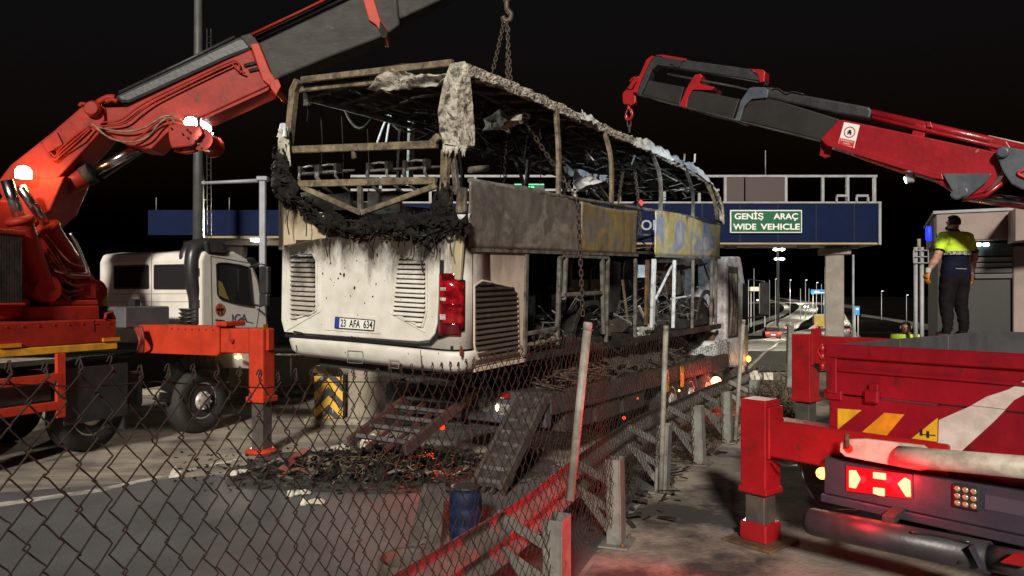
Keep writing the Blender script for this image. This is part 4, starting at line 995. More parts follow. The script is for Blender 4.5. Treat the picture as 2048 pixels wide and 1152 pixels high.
# burnt seat frames on the upper deck
for px, py, v in ((636, 346, .9), (674, 343, .9), (774, 340, .9), (848, 336, .9)):
    q = r(px, py, v)
    se = G().box((q.x, q.y, q.z), (.36, .34, .035), Matrix.Rotation(rad(8), 3, 'X')).obj('seat_frame', MT['grey_burnt'], bus, .01)
    for x in (-.16, .16):
        G().tube([(q.x + x, q.y - .16, q.z + .04), (q.x + x * 1.05, q.y - .19, q.z - .08), (q.x + x * 1.1 + .04, q.y - .1, q.z - .22), (q.x + x * 1.1 + .10, q.y, q.z - .3)], .02, 6).obj('seat_leg', MT['grey_burnt'], se)
        G().box((q.x + x, q.y - .14, q.z + .03), (.05, .10, .10)).obj('hinge', MT['soot'], se)
    G().tube([(q.x - .15, q.y - .15, q.z + .06), (q.x, q.y - .15, q.z + .075), (q.x + .15, q.y - .15, q.z + .06)], .016, 5).obj('cross_tube', MT['grey_burnt'], se)
# inner clutter behind the rear frame
for pts, v, m_ in (([(640, 390), (700, 385), (700, 420), (640, 420)], .8, 'soot'), ([(735, 385), (800, 380), (800, 425), (735, 430)], 1.2, 'boomgrey'), ([(600, 385), (640, 380), (650, 420), (610, 420)], 1.0, 'soot')):
    G().prism([r(*p, v) for p in pts], (0, .05, 0)).obj('interior_board', MT[m_], bus)
for px0, py0, px1, py1, u in ((940, 340, 975, 336, .0), (1052, 375, 1058, 320, -1.0)):
    G().tube([s(px0, py0, u), s(px1, py1, u)], .035, 8).obj('grab_pole', MT['grey_burnt'], bus)

# ---- charred, hanging insulation
def charmass(pixels, name, seed, vfun, size=(.05, .12), flakes=0):
    """Draped, torn layers of burnt lining: thin warped shreds, curled strips and small crumbs."""
    g = G(); rg = random.Random(seed)
    for k, (px, py, sx, sy) in enumerate(pixels):
        for j in range(max(6, int(sx * sy / 40))):
            q = r(px + rg.gauss(0, sx * .45), py + rg.gauss(0, sy * .45), vfun + rg.uniform(-.08, .08))
            L = rg.uniform(.04, .10) * rg.choice((1, 1, 1, 2.6)); w_ = rg.uniform(.015, .06); d = V((rg.gauss(0, .6), rg.gauss(0, .35), rg.gauss(-.3, .6))).normalized(); e = d.cross(V((rg.gauss(0, .4), 1, rg.gauss(0, .4)))).normalized(); n = d.cross(e); cu = rg.uniform(-.6, .6); so_ = V((rg.random() * 50, 0, 0))
            def fn(x, y): 
                p = q + d * (L * (x - .5)) + e * (w_ * (y - .5) * (1 - .7 * x * x)) + n * (cu * L * x * x)
                return p + (n * .045 + e * .02) * noise.noise(p * 16 + so_)
            g.grid(5, 4, fn, False, n * .006)
        for j in range(2):
            q = r(px + rg.gauss(0, sx * .4), py + rg.gauss(0, sy * .4), vfun + rg.uniform(.04, .14))
            g.blob(q, rg.uniform(.05, .11), 2, .9, 4.5, seed * 97 + k * 31 + j, (1, .6, rg.uniform(.6, 1.2)))
        for j in range(int(sx * sy / 160)):
            q = r(px + rg.gauss(0, sx * .55), py + rg.gauss(0, sy * .5), vfun + rg.uniform(-.12, .02)); z = rg.uniform(.04, .16)
            g.tube([q, q + V((rg.gauss(0, .02), -.01, -z * .5)), q + V((rg.gauss(0, .04), 0, -z))], [.006, .008, .002], 4)
        for j in range(int(sx * sy / 40)):
            q = r(px + rg.gauss(0, sx * .6), py + rg.gauss(0, sy * .6), vfun + rg.uniform(-.13, .0)); g.flake(q, .05, .025, .005, seed * 1000 + k * 50 + j)
    return tag(g.obj(name, MT['char'], bus), kind='stuff')
def ragged(poly_top, poly_bot, v, seed, nx=80, ny=22, amp=.09, cut=.10):
    """One torn, drooping layer of burnt lining with an eaten edge."""
    def ln(L, t):
        f = t * (len(L) - 1); i = min(int(f), len(L) - 2); q = f - i
        return (L[i][0] + (L[i + 1][0] - L[i][0]) * q, L[i][1] + (L[i + 1][1] - L[i][1]) * q)
    g = G(); o = V((seed * 3.7, seed, 0))
    for j in range(ny + 1):
        for i in range(nx + 1):
            a, b = ln(poly_top, i / nx), ln(poly_bot, i / nx); y = j / ny
            p = r(a[0] + (b[0] - a[0]) * y, a[1] + (b[1] - a[1]) * y, v)
            d = amp * noise.noise(p * 3 + o) + amp * .55 * noise.noise(p * 8 + o) + amp * .3 * noise.noise(p * 20 + o)
            g.v.append(tuple(p + V((.3 * d, -abs(d) - .04 * math.sin(3.14 * y), .5 * d))))
    for j in range(ny):
        for i in range(nx):
            y = (j + .5) / ny; x = (i + .5) / nx; e = min(y, 1 - y) * 2; ex = min(x, 1 - x) * 6
            if noise.noise(V((i * .22, j * .28, seed))) * .9 + min(e, ex, 1) * 1.3 < cut + .18 + .25 * noise.noise(V((i * .9, j * .9, seed))): continue
            g.f.append((j * (nx + 1) + i, j * (nx + 1) + i + 1, (j + 1) * (nx + 1) + i + 1, (j + 1) * (nx + 1) + i)); g.sm.append(rng.random() < .5)
    ob = g.obj('charred_insulation', MT['char'], bus); ob.modifiers.new('thick', 'SOLIDIFY').thickness = .012
    return ob
ragged([(585, 392), (640, 418), (700, 428), (780, 428), (850, 415), (905, 396)], [(590, 418), (640, 462), (700, 482), (780, 478), (850, 486), (915, 462)], -.04, 1, cut=.28)
ragged([(600, 408), (660, 436), (740, 440), (820, 434), (890, 415)], [(604, 430), (660, 462), (740, 470), (820, 468), (890, 474)], -.09, 2, amp=.12, cut=.5)
ragged([(552, 290), (562, 286), (574, 290)], [(550, 398), (580, 422), (615, 428)], -.05, 3, 26, 46, .09, .2)
ragged([(545, 330), (565, 325), (590, 345)], [(560, 402), (600, 420), (640, 440)], -.10, 4, 26, 36, .12, .25)
ragged([(884, 352), (890, 350), (898, 352)], [(846, 502), (872, 488), (930, 462)], -.05, 5, 24, 46, .10, .3)
ragged([(850, 415), (885, 400), (925, 415)], [(852, 498), (870, 470), (940, 458)], -.10, 6, 34, 34, .12, .45)
charmass([(564, 345, 8, 26), (580, 392, 16, 14), (612, 414, 14, 10), (690, 452, 36, 9), (780, 452, 36, 9), (850, 446, 20, 12), (892, 420, 8, 16), (920, 450, 10, 8), (856, 485, 4, 12)], 'charred_shreds', 7, -.10)
for i, (px, py, L) in enumerate(((612, 430, .25), (655, 462, .3), (700, 470, .16), (742, 474, .12), (822, 470, .22), (846, 488, .3), (868, 476, .18), (905, 462, .26), (560, 400, .2), (578, 420, .3))):
    q = r(px, py, -.14); G().tube(spline([q + V((0, .06, .05)), q, q + V((.02 * (-1) ** i, -.01, -L * .5)), q + V((-.01, .01, -L))], 4), .007, 5).obj('hanging_wire', MT['soot'], bus)
g = G(); rg = random.Random(31)
for k in range(40):
    q = r(700 + rg.random() * 170, 456 + rg.random() * 22, -.10); g.flake(q, .07, .04, .006, 900 + k)
g.obj('scorched_foam', mat('scorched brown foam', (.14, .08, .03), (.03, .02, .012), 10, rough=.95, bump=.8), bus)
def tornsk(pts, m, seed):
    a, b, c, d = [r(*p, -.08) for p in pts]
    G().grid(8, 14, lambda x, y: (lambda p: p + V((.05, -.06, .02)) * noise.noise(p * 7 + V((seed, 0, 0))))(a.lerp(b, x).lerp(d.lerp(c, x), y)), True, (0, .012, 0)).obj('peeled_skin', MT[m], bus)
tornsk([(556, 258), (574, 252), (580, 330), (556, 335)], 'ash', 1); tornsk([(560, 248), (570, 246), (574, 275), (552, 272)], 'pale_frame', 2)
tornsk([(912, 430), (940, 426), (936, 446), (916, 450)], 'pale_frame', 3); tornsk([(588, 395), (602, 400), (606, 440), (596, 425)], 'burnt', 4)
# tow frame under the tail
G().tube([r(582, 715, .5), r(582, 760, .5)], .012, 5).obj('hanging_wire', MT['soot'], bus)
G().blob(r(660, 740, .8), .14, 1, .5, 2, 4, (2, 1, .7)).obj('axle_mount', mat('greased mount', (.22, .17, .07), (.1, .08, .04), 6), bus)
G().bb((-BW + .3, .3, -.16), (-.4, 3, -.022)).obj('underframe', MT['dark'], bus)
G().box(r(835, 757, .1), (.22, .14, .04)).obj('exhaust_plate', MT['dark'], bus)
# ================================================================== orange-red crane truck on the left
K = Fr((-4.97, 11.7, 0), rad(22))
LB = Fr((-6.87, 10.33, 0), math.atan2(-.57, 6.8))      # upright plane of its boom
ck = thing('crane_truck', 'orange red mobile crane truck with white cab, boom raised over the bus', 'crane truck', M=K.M)
def k(px, py, u=0.0): return K.hit(px, py, 0, u)
def lb(px, py, v=0.0): return LB.hit(px, py, 1, v)
def tf(g, A, Bf): g.v = [tuple(Bf.l(A.w(p))) for p in g.v]; return g
def kb(px0, py0, px1, py1, u0, u1, name, m, bev=.01, par=None, label=None):     # box seen on the side plane
    a, b = k(px0, py1, u0), k(px1, py0, u0); zm = [k((px0 + px1) / 2, py0, u0).z, k((px0 + px1) / 2, py1, u0).z]
    return G().bb((u0, a.y, zm[1]), (u1, b.y, zm[0])).obj(name, m if not isinstance(m, str) else MT[m], par or ck, bev, label=label)
vr0 = k(-140, 650).y; vr1 = k(233, 650).y; vf = k(540, 600).y
zs0, zs1 = k(120, 691).z, k(120, 642).z
G().bb((0, vr0, zs0), (-2.45, vr1, zs1)).obj('deck_frame', MT['orange'], ck, .015)
G().bar((.004, vr0 + 2, (zs0 + zs1) / 2), (.004, vr0 + 2, zs1), .012, .004, SIDE).obj('deck_seam', MT['blackp'], ck)
z0 = k(120, 706).z
G().bb((.02, vr0, z0), (-.06, vr1, zs0 - .003)).obj('yellow_rail', MT['yellow'], ck, .008)
for px in (20, 222): q = k(px, 690, .02); G().box((.022, q.y, zs0 + .04), (.03, .26, .05)).obj('side_light', mat('amber side lamp', (.5, .2, .02), rough=.3) if px == 20 else bpy.data.materials['amber side lamp'], ck)
kb(60, 612, 200, 642, -.35, -2.1, 'turntable_plate', 'orange', .02)
kb(-60, 596, 62, 640, -.5, -2.0, 'turntable_plate', 'orange', .02)
kb(100, 600, 198, 612, -.4, -2.0, 'slew_ring_cover', 'orange', .02)
rail = G(); rail.tube([(.0, k(210, 640).y, zs1), (.0, k(212, 630).y, zs1 + .08), (-.02, k(226, 628).y, zs1 + .10), (-.02, k(232, 640).y, zs1)], .02, 6); rail.obj('grab_rail', MT['orange'], ck)
# chassis, tanks, guards
G().bb((-.85, vr0, .72), (-1.65, vf - .1, 1.25)).obj('chassis', MT['dark'], ck)
G().bb((-.12, k(120, 740).y, .75), (-.7, k(225, 740).y, 1.22)).obj('battery_box', MT['dark'], ck, .03)
G().bb((-.02, k(130, 760).y, .5), (-.04, k(258, 760).y, 1.25)).obj('side_skirt', MT['plastic'], ck, .004)
G().bb((-.03, k(250, 760).y, .3), (-.5, k(250, 760).y + .03, 1.2)).obj('mud_flap', MT['plastic'], ck)
G().bb((-.1, k(262, 760).y, .55), (-.75, k(300, 760).y, 1.1)).obj('air_tank', MT['dark'], ck, .08, 3)
gd = G()
zt, zm, zb = k(60, 752).z, k(60, 815).z, 0
for py in (760, 818): 
    z = k(60, py).z; gd.bb((.0, vr0, z - .055), (.05, k(120, py).y, z + .055))
q = k(118, 700).y; gd.bb((-.002, q - .06, k(118, 835).z), (.048, q + .06, z0 - .003)); gd.obj('side_guard', MT['orange_b'], ck, .006)
kb(-40, 770, 105, 812, -.06, -.5, 'tool_box', 'boomgrey', .02)
wheel(ck, (0, 0, .52), (1, 0, 0), .52, .32, 8, detail=True)
wheel(ck, (-2.45, 0, .52), (-1, 0, 0), .52, .32, 8)
for px in (225, -40): wheel(ck, (-.38, k(px, 800).y, .52), (1, 0, 0), .52, .32, 8, 'rubber'); wheel(ck, (-2.4, k(px, 800).y, .52), (-1, 0, 0), .52, .32, 8)
ar = [V((-.16, .60 * math.cos(a), .52 + .62 * math.sin(a))) for a in [math.pi * (.02 + .96 * i / 12) for i in range(13)]]
G().path(ar, .30, .03, SIDE).obj('wheel_arch', MT['plastic'], ck)
# cab
cpx = [(402, 657), (402, 520), (408, 503), (440, 499), (470, 503), (500, 520), (514, 545), (524, 580), (533, 610), (537, 660)]
cb = G().prism([k(*p) for p in cpx], (-2.3, 0, 0)).obj('cab', MT['white_p'], ck, .05, 3)
lo = k(402, 658).z
G().prism([(-.04, k(402, 658).y + .05, lo - .003), (-.04, k(536, 658).y - .02, lo - .003), (-.04, k(536, 720).y, k(530, 730).z), (-.04, k(500, 720).y, k(530, 735).z), (-.04, k(470, 690).y, k(470, 690).z), (-.04, k(402, 690).y, k(402, 690).z)], (-2.2, 0, 0)).obj('lower_cab', MT['white_p'], ck, .03)
win = [(433, 529), (438, 526), (453, 526), (480, 530), (497, 535), (505, 612), (470, 606), (440, 597), (435, 587)]
dw = G().prism([k(*p, .012) for p in win], (-.04, 0, 0)).obj('door_window', MT['glass'], cb, .004)
wf = [k(*p, .016) for p in win]; g = G()
for i in range(len(wf)): g.bar(wf[i], wf[(i + 1) % len(wf)], .02, .012, SIDE)
g.obj('window_seal', MT['blackp'], dw)
G().prism([k(435, 560, .014), k(444, 565, .014), k(458, 600, .014), (k(436, 590, .014))], (.003, 0, 0)).obj('seat_edge', mat('yellow seat cover', (.22, .17, .05)), dw)
ds = [(421, 512), (424, 656), (512, 656), (521, 600), (514, 560), (500, 526)]
g = G(); P = [k(*p, .003) for p in ds]
for i in range(len(P) - 1): g.bar(P[i], P[i + 1], .008, .006, SIDE)
g.bar(P[0], P[-1], .008, .006, SIDE); g.obj('door_seam', mat('cab seam', (.15, .13, .11)), cb)
G().bar(k(432, 640, .02), k(448, 642, .02), .025, .05, SIDE).obj('door_handle', MT['plastic'], cb, .005)
for py in (640, 650): G().box(k(530, 652, .01), (.03, .12, .06)).obj('marker_lamp', MT['yellow'], cb)
G().prism([(-.15, k(502, 524).y + .01, k(502, 526).z), (-.15, k(529, 600).y + .012, k(529, 600).z), (-2.15, k(529, 600).y + .012, k(529, 600).z), (-2.15, k(502, 524).y + .01, k(502, 526).z)], (0, .012, .006)).obj('windscreen', MT['glass'], cb)
G().prism([k(490, 520, .0), k(508, 514, .0), k(522, 530, .0), k(508, 540, .0)], (-2.2, 0, 0)).obj('sun_visor', MT['plastic'], ck, .02)
G().box(k(462, 515, -.3), (.3, .2, .06)).obj('roof_lamp', MT['plastic'], cb, .02)
mr = G(); mr.tube([k(500, 534, .05), k(518, 528, .3), k(531, 530, .35), k(534, 560, .36), k(531, 600, .36), k(522, 612, .3), k(508, 610, .05)], .022, 6); mr.obj('mirror_arm', MT['plastic'], cb)
G().box(k(530, 560, .36), (.2, .10, .48)).obj('mirror', MT['plastic'], cb, .03, 2); G().box(k(529, 600, .36), (.18, .09, .22)).obj('mirror', MT['plastic'], cb, .03, 2)
# door marks
q = k(440, 619, .006); x, y = V((0, 1, 0)), V((0, 0, 1))
em = G().lathe(q, (1, 0, 0), [(.105, 0), (.105, .003)], 28, False).obj('door_emblem', mat('emblem orange', (.45, .1, .04)), cb, label='round black and orange emblem')
for (z0_, sz) in ((0, 1),):
    G().prism([q + V((.0035, -.055, -.075)), q + V((.0035, -.012, .085)), q + V((.0035, -.022, -.085))], (.002, 0, 0)).obj('emblem_mark', MT['blackp'], em)
    G().prism([q + V((.0035, .055, -.075)), q + V((.0035, .012, .085)), q + V((.0035, .022, -.085))], (.002, 0, 0)).obj('emblem_mark', MT['blackp'], em)
    G().bb(q + V((.0038, -.075, -.02)), q + V((.006, .075, .02))).obj('emblem_band', MT['blackp'], em)
o = k(464, 646, .006); fit_text('ICA', o, V((0, 1, 0)), V((0, 0, 1)), k(494, 646, .006).y - o.y, .15, mat('door lettering', (.06, .08, .16)), cb, ext=.002)
a_, b_ = k(452, 647, .006), k(506, 646, .006)
g = G(); g.tube([a_, a_.lerp(b_, .35) + V((0, 0, .02)), a_.lerp(b_, .55) + V((0, 0, .10)), a_.lerp(b_, .75) + V((0, 0, .03)), b_], .006, 4); g.obj('door_logo', bpy.data.materials['door lettering'], cb)
# intake pipes behind the cab
for du, dx in ((.0, 0), (.30, -14)):
    P = [k(392 + dx, 648, -.15 - du), k(392 + dx, 600, -.15 - du), k(384 + dx, 560, -.15 - du), k(384 + dx, 520, -.15 - du), k(390 + dx, 500, -.15 - du), k(406 + dx, 490, -.15 - du), k(420, 490, -.15 - du)]
    G().tube(spline(P, 5), .115 if du == 0 else .10, 14).obj('intake_pipe', MT['plastic'], ck)
for i in range(5): q = k(385, 618 + i * 8, -.25); G().lathe((q.x, q.y, q.z), (0, 0, 1), [(.20, -.012), (.22, 0), (.20, .012)], 18).obj('bellows_ring', MT['plastic'], ck)
ib_ = [(412, 482), (445, 481), (455, 490), (458, 508), (450, 512), (416, 508)]
G().prism([k(*p, .02) for p in ib_], (-.5, 0, 0)).obj('intake_box', MT['plastic'], ck, .03, 2)
G().prism([k(*p, .024) for p in ((420, 485), (444, 486), (452, 506), (424, 504))], (.006, 0, 0)).obj('intake_mesh', MT['dark'], ck)
for py in (545, 608): G().box(k(398, py, -.08), (.1, .12, .16)).obj('pipe_clamp', MT['plastic'], ck, .02)
kb(250, 613, 340, 655, -.25, -.9, 'oil_tank', mat('grey tank paint', (.10, .10, .105), (.07, .07, .075), 3), .02)
kb(268, 598, 282, 612, -.4, -.52, 'tank_filler', 'plastic', .01)
kb(205, 575, 216, 640, -.9, -1.0, 'yellow_hose_guard', 'yellow', .01)
# outrigger across the right side
vb_ = k(300, 690, .3).y
leg = K.l(V((-3.52, 10.2, 0)))
zt, zb = k(330, 656, 1.0).z, k(330, 716, 1.0).z
ob = G().bb((-.3, leg.y - .17, zb), (leg.x - .62, leg.y + .17, zt)).obj('outrigger_beam', MT['orange_b'], ck, .015)
G().bb((leg.x - .617, leg.y - .14, zb + .03), (leg.x - .12, leg.y + .14, zt - .03)).obj('outrigger_slide', MT['orange_b'], ck, .012)
G().bb((leg.x - .66, leg.y - .2, zt), (leg.x - .46, leg.y + .2, zt + .07)).obj('beam_collar', MT['orange_b'], ck, .015)
zl = W(0, 800, 10.2).z
jl = G(); jl.bb((leg.x - .13, leg.y - .13, zl), (leg.x + .13, leg.y + .13, zt - .02)); ja = jl.obj('jack_leg', MT['orange_b'], ck, .03, 2)
G().bb((leg.x - .155, leg.y - .155, zl - .02), (leg.x + .155, leg.y + .155, zl + .06)).obj('leg_collar', MT['orange_b'], ja, .01)
G().bb((leg.x - .10, leg.y - .10, .06), (leg.x + .10, leg.y + .10, zl - .021)).obj('leg_ram', mat('dark ram steel', (.05, .045, .04), (.08, .07, .06), 5, rough=.4), ja, .01)
G().lathe((leg.x, leg.y, .013), (0, 0, 1), [(.22, 0), (.22, .035), (.16, .06)], 20).obj('foot_pad', MT['orange_b'], ja)
G().box((leg.x + .14, leg.y, zt - .18), (.05, .12, .3)).obj('leg_lug', MT['orange_b'], ja, .01)
q = V((leg.x - .38, leg.y - .15, (zt + zb) / 2)); G().lathe(q, (0, -1, 0), [(.03, 0), (.03, .03)], 10).obj('pin', MT['orange'], ck)
rh = mat('red hose', (.2, .03, .02))
for i in range(4): G().tube(spline([(-.02 - .05 * i, leg.y - .32, zt - .02), (.08, leg.y - .38 - .02 * i, (zt + zb) / 2), (-.02 - .04 * i, leg.y - .30, zb)], 5), .02, 6).obj('hose_loop', rh, ck)
AMB = glow('amber lamp light', (1, .45, .06), 14)
q = k(476, 714, .03); G().blob(q, .05, 1, 0, sq=(1, 1.4, .7)).obj('indicator_lamp', AMB, ck, label='lit amber side indicator')
# ---- crane base
for a, b, r_, n_ in (((98, 458), (182, 582), 19, 'lift_cylinder'), ((42, 446), (86, 578), 20, 'lift_cylinder')):
    u = -.7 if a[0] > 60 else -.45
    p, q = k(*a, u), k(*b, u); rr_ = r_ * 10.2 / F
    c = G().tube([p, p.lerp(q, .04), q], [rr_ * 1.12, rr_, rr_], 18).obj(n_, MT['orange'], ck)
    G().lathe(p, (p - q), [(rr_ * 1.2, 0), (rr_ * 1.2, .06), (rr_ * .8, .09)], 18).obj('gland', MT['orange'], c)
    G().tube([p, p + (p - q) * .62], rr_ * .5, 12).obj('piston_rod', MT['chrome'], c)
    G().lathe(q + V((-.12, 0, 0)), (1, 0, 0), [(rr_ * 1.25, 0), (rr_ * 1.25, .24)], 18).obj('cylinder_eye', MT['orange'], c)
for i in range(9):
    q = k(4 + i * 5.2, 540, -.15); G().bb((-.18, q.y - .012, k(30, 606, -.15).z), (-.75, q.y + .012, k(30, 470, -.15).z)).obj('cooler_fin', MT['soot'], ck)
kb(-10, 458, 54, 470, -.16, -.8, 'cooler_cap', 'orange', .02); kb(-10, 606, 54, 612, -.16, -.8, 'cooler_base', 'orange', .02)
G().tube(spline([k(141, 466, -.45), k(158, 500, -.45), k(175, 544, -.45), k(168, 549, -.45), k(130, 546, -.45), k(106, 540, -.45)], 5), .028, 8).obj('steel_pipe', MT['chrome'], ck)
G().prism([k(*p, -1.0) for p in ((-60, 400), (40, 400), (118, 455), (122, 545), (160, 600), (-60, 600))], (-.5, 0, 0)).obj('crane_column', MT['orange'], ck, .03)
kb(102, 525, 142, 560, -.6, -1.2, 'valve_block', 'orange', .02); kb(150, 560, 195, 600, -.5, -1.0, 'cylinder_bracket', 'orange', .03)
kb(54, 500, 104, 600, -.55, -1.0, 'column_cheek', 'orange', .03)
rg = random.Random(8); rh2 = mat('dusty red hose', (.16, .035, .025))
for i in range(12):
    a = (95 + rg.uniform(-8, 8), 470 + i * 9); b = (150 + rg.uniform(-10, 30), 540 + i * 5 + rg.uniform(-6, 6)); m_ = ((a[0] + b[0]) / 2 + 6, (a[1] + b[1]) / 2 + 22)
    G().tube(spline([k(*a, -.5), k(*m_, -.42), k(*b, -.5)], 6), .014, 5).obj('hydraulic_hose', rh2, ck)
# ---- booms (traced in the boom's own upright plane)
def lprism(pts, v0, v1, name, m, bev=.015, par=None): return tf(G().prism([lb(*p, v0) for p in pts], (0, v1 - v0, 0)), LB, K).obj(name, MT[m] if isinstance(m, str) else m, par or ck, bev, 2)
def ltube(pts, r_, name, m, v=0.0, n=8, sp=5, par=None): return tf(G().tube(spline([lb(*p, v) for p in pts], sp) if sp else [lb(*p, v) for p in pts], r_, n), LB, K).obj(name, MT[m] if isinstance(m, str) else m, par or ck)
arm = lprism([(20, 330), (106, 262), (160, 215), (188, 204), (210, 215), (211, 237), (199, 266), (120, 352), (66, 424), (20, 424), (-10, 370)], -.28, .28, 'lower_arm', 'orange', .02)
lprism([(110, 262), (160, 218), (206, 215), (209, 240), (172, 284), (120, 318), (104, 292)], -.31, -.283, 'arm_cheek', 'orange', .008, arm)
lprism([(0, 396), (60, 360), (130, 352), (100, 420), (44, 470), (-20, 470)], -.36, .36, 'boom_foot', 'orange', .02)
mb = lprism([(204, 215), (255, 213), (452, 120), (503, 98), (525, 157), (540, 171), (408, 232), (335, 266), (303, 299), (277, 297), (240, 284), (199, 255)], -.24, .24, 'main_boom', 'orange', .02)
lprism([(405, 232), (540, 172), (536, 181), (404, 241)], -.22, .22, 'boom_bottom_plate', 'orange', .005, mb)
lprism([(500, 88), (517, 85), (540, 142), (558, 168), (560, 180), (549, 186), (541, 173), (525, 160)], -.29, .29, 'boom_collar', 'orange_b', .015, mb)
lprism([(540, 160), (556, 158), (562, 172), (552, 190), (541, 176)], -.31, -.292, 'collar_lug', 'orange_b', .006, mb)
lprism([(226, 192), (478, 72), (503, 75), (512, 96), (456, 117), (258, 207), (240, 206)], -.15, .22, 'extension_cylinder', 'black_p', .05)
ltube([(238, 186), (360, 128), (470, 74)], .025, 'top_pipe', 'black_p', -.1, 6, 0)
lprism([(480, 72), (500, 66), (516, 84), (512, 98), (500, 96)], -.2, .2, 'cylinder_bracket', 'boomgrey', .01)
lprism([(515, 86), (700, -2), (792, -44), (800, 50), (770, 72), (640, 122), (545, 162), (530, 122)], -.21, .21, 'telescopic_section', 'boomgrey', .03)
ltube([(498, 72), (600, 24), (740, -44)], .022, 'guide_rod', 'orange', -.16, 6, 0); ltube([(505, 80), (610, 31), (745, -36)], .022, 'guide_rod', 'orange', .05, 6, 0)
ltube([(512, 78), (640, 18), (745, -30)], .05, 'inner_rod', 'black_p', -.05, 8, 0)
lprism([(722, -14), (742, -20), (760, 38), (776, 60), (774, 72), (764, 70), (752, 50), (738, 40)], -.25, .25, 'section_collar', 'orange_b', .01)
lprism([(760, 40), (776, 62), (774, 74), (765, 76), (758, 60)], -.26, -.252, 'collar_lug', 'soot', .004)
lprism([(745, -38), (1060, -178), (1075, -85), (892, -4), (776, 50), (762, 30)], -.17, .17, 'telescopic_section', 'boomgrey', .03)
lprism([(990, -150), (1075, -190), (1090, -100), (1040, -60), (1000, -66)], -.2, .2, 'boom_head', 'orange', .03)
# knuckle pin, links
q = LB.w(lb(188, 219, -.33)); q = K.l(q); ax = K.RT @ (LB.R @ V((0, -1, 0)))
G().lathe(q, ax, [(.11, 0), (.11, .05), (.085, .06), (.085, .09)], 20).obj('knuckle_pin', MT['orange'], ck)
ltube([(160, 213), (163, 208), (172, 209)], .03, 'lifting_eye', 'orange', -.1, 6)
ltube([(196, 206), (215, 196), (232, 196)], .05, 'link_rod', 'orange', -.1, 8); ltube([(212, 204), (225, 200), (236, 204)], .035, 'link_rod', 'orange', -.2, 8)
# lift cylinder under the boom
lc = ltube([(105, 386), (182, 347)], .135, 'knuckle_cylinder', 'orange', -.05, 18, 0)
ltube([(170, 353), (186, 345)], .15, 'gland', 'soot', -.05, 18, 0, lc)
ltube([(186, 345), (276, 297)], .07, 'piston_rod', 'chrome', -.05, 14, 0, lc)
lprism([(180, 342), (270, 288), (290, 300), (205, 356)], .05, .12, 'cylinder_shroud', 'boomdark', .01)
# hoses along the booms
for i, P in enumerate(([(180, 250), (204, 245), (240, 240), (275, 215), (320, 190), (452, 127), (470, 122), (478, 128), (480, 140)], [(180, 253), (210, 252), (250, 246), (282, 222), (325, 194), (455, 131), (466, 130), (476, 140), (490, 146)],
                       [(184, 250), (210, 258), (252, 263), (290, 255), (325, 234), (350, 233), (368, 245)], [(184, 252), (215, 272), (255, 283), (285, 270), (310, 248), (330, 240), (345, 252)], [(186, 248), (220, 276), (262, 284), (295, 274), (320, 246), (340, 236), (352, 250)],
                       [(178, 252), (150, 272), (122, 296), (112, 312), (104, 308), (82, 285)], [(180, 255), (152, 278), (122, 304), (112, 318), (100, 312), (88, 290)], [(182, 258), (154, 284), (126, 308), (110, 320), (98, 308), (94, 280)])):
    ltube(P, .013 if i < 5 else .015, 'hydraulic_hose', 'orange' if i not in (2, 4) else 'burnt', -.30 - .012 * i if i < 5 else -.33, 6)
for i in range(4): lprism([(84 + i * 7, 284 - i * 5), (92 + i * 7, 279 - i * 5), (104 + i * 7, 300 - i * 4), (96 + i * 7, 305 - i * 4)], -.36, -.312, 'pipe_clip', 'orange', .004)
lprism([(486, 128), (516, 120), (518, 126), (488, 134)], -.27, -.242, 'bracket_plate', 'soot', .003, mb); lprism([(496, 138), (520, 132), (521, 138), (498, 144)], -.27, -.242, 'bracket_plate', 'soot', .003, mb)
# winch with work lamps
wn = lprism([(335, 251), (350, 247), (401, 251), (406, 268), (386, 292), (343, 297), (337, 280)], -.42, -.10, 'winch', 'orange', .02)
tf(G().lathe(lb(402, 278, -.35), (0, 1, 0), [(.16, 0), (.16, .03), (.13, .04), (.13, .5), (.16, .52), (.16, .55)], 20), LB, K).obj('winch_drum', MT['orange'], wn)
tf(G().tube([lb(350, 300, -.3), lb(372, 305, -.3), (lb(395, 300, -.3))], .03, 6), LB, K).obj('winch_guard', MT['orange'], wn)
rg = random.Random(2)
for i in range(9):
    q = lb(340 + rg.random() * 60, 254 + rg.random() * 36, -.43); tf(G().lathe(q, (0, -1, 0), [(.014, 0), (.014, .02)], 6), LB, K).obj('bolt', MT['soot'], wn)
WORK = glow('work lamp light', (.9, 1, .98), 60)
for px, py, v, s_ in ((382, 246, -.30, .09), (414, 256, .15, .065), (421, 266, .2, .035)):
    c = lb(px, py, v)
    lm = tf(G().box(c + V((0, .05, 0)), (.16 * s_ / .075, .08, .16 * s_ / .075)), LB, K).obj('work_lamp', MT['plastic'], wn, .01)
    tf(G().lathe(c, (.3, -1, 0), [(s_ * .9, -.01), (s_, .0), (s_ * .8, .025)], 16), LB, K).obj('lamp_lens', WORK, lm, label='lit white work lamp')
pl_ = LB.w(lb(386, 250, -.5)); spot('work_lamp_light', pl_, pl_ + V((.9, -.9, -.9)), 110, (.85, 1, .98), 150, .06)
pl_ = LB.w(lb(418, 262, .1)); spot('work_lamp_light', pl_ + V((.12, 0, 0)), pl_ + V((4, 1.5, -.9)), 260, (.85, 1, .98), 110, .06)
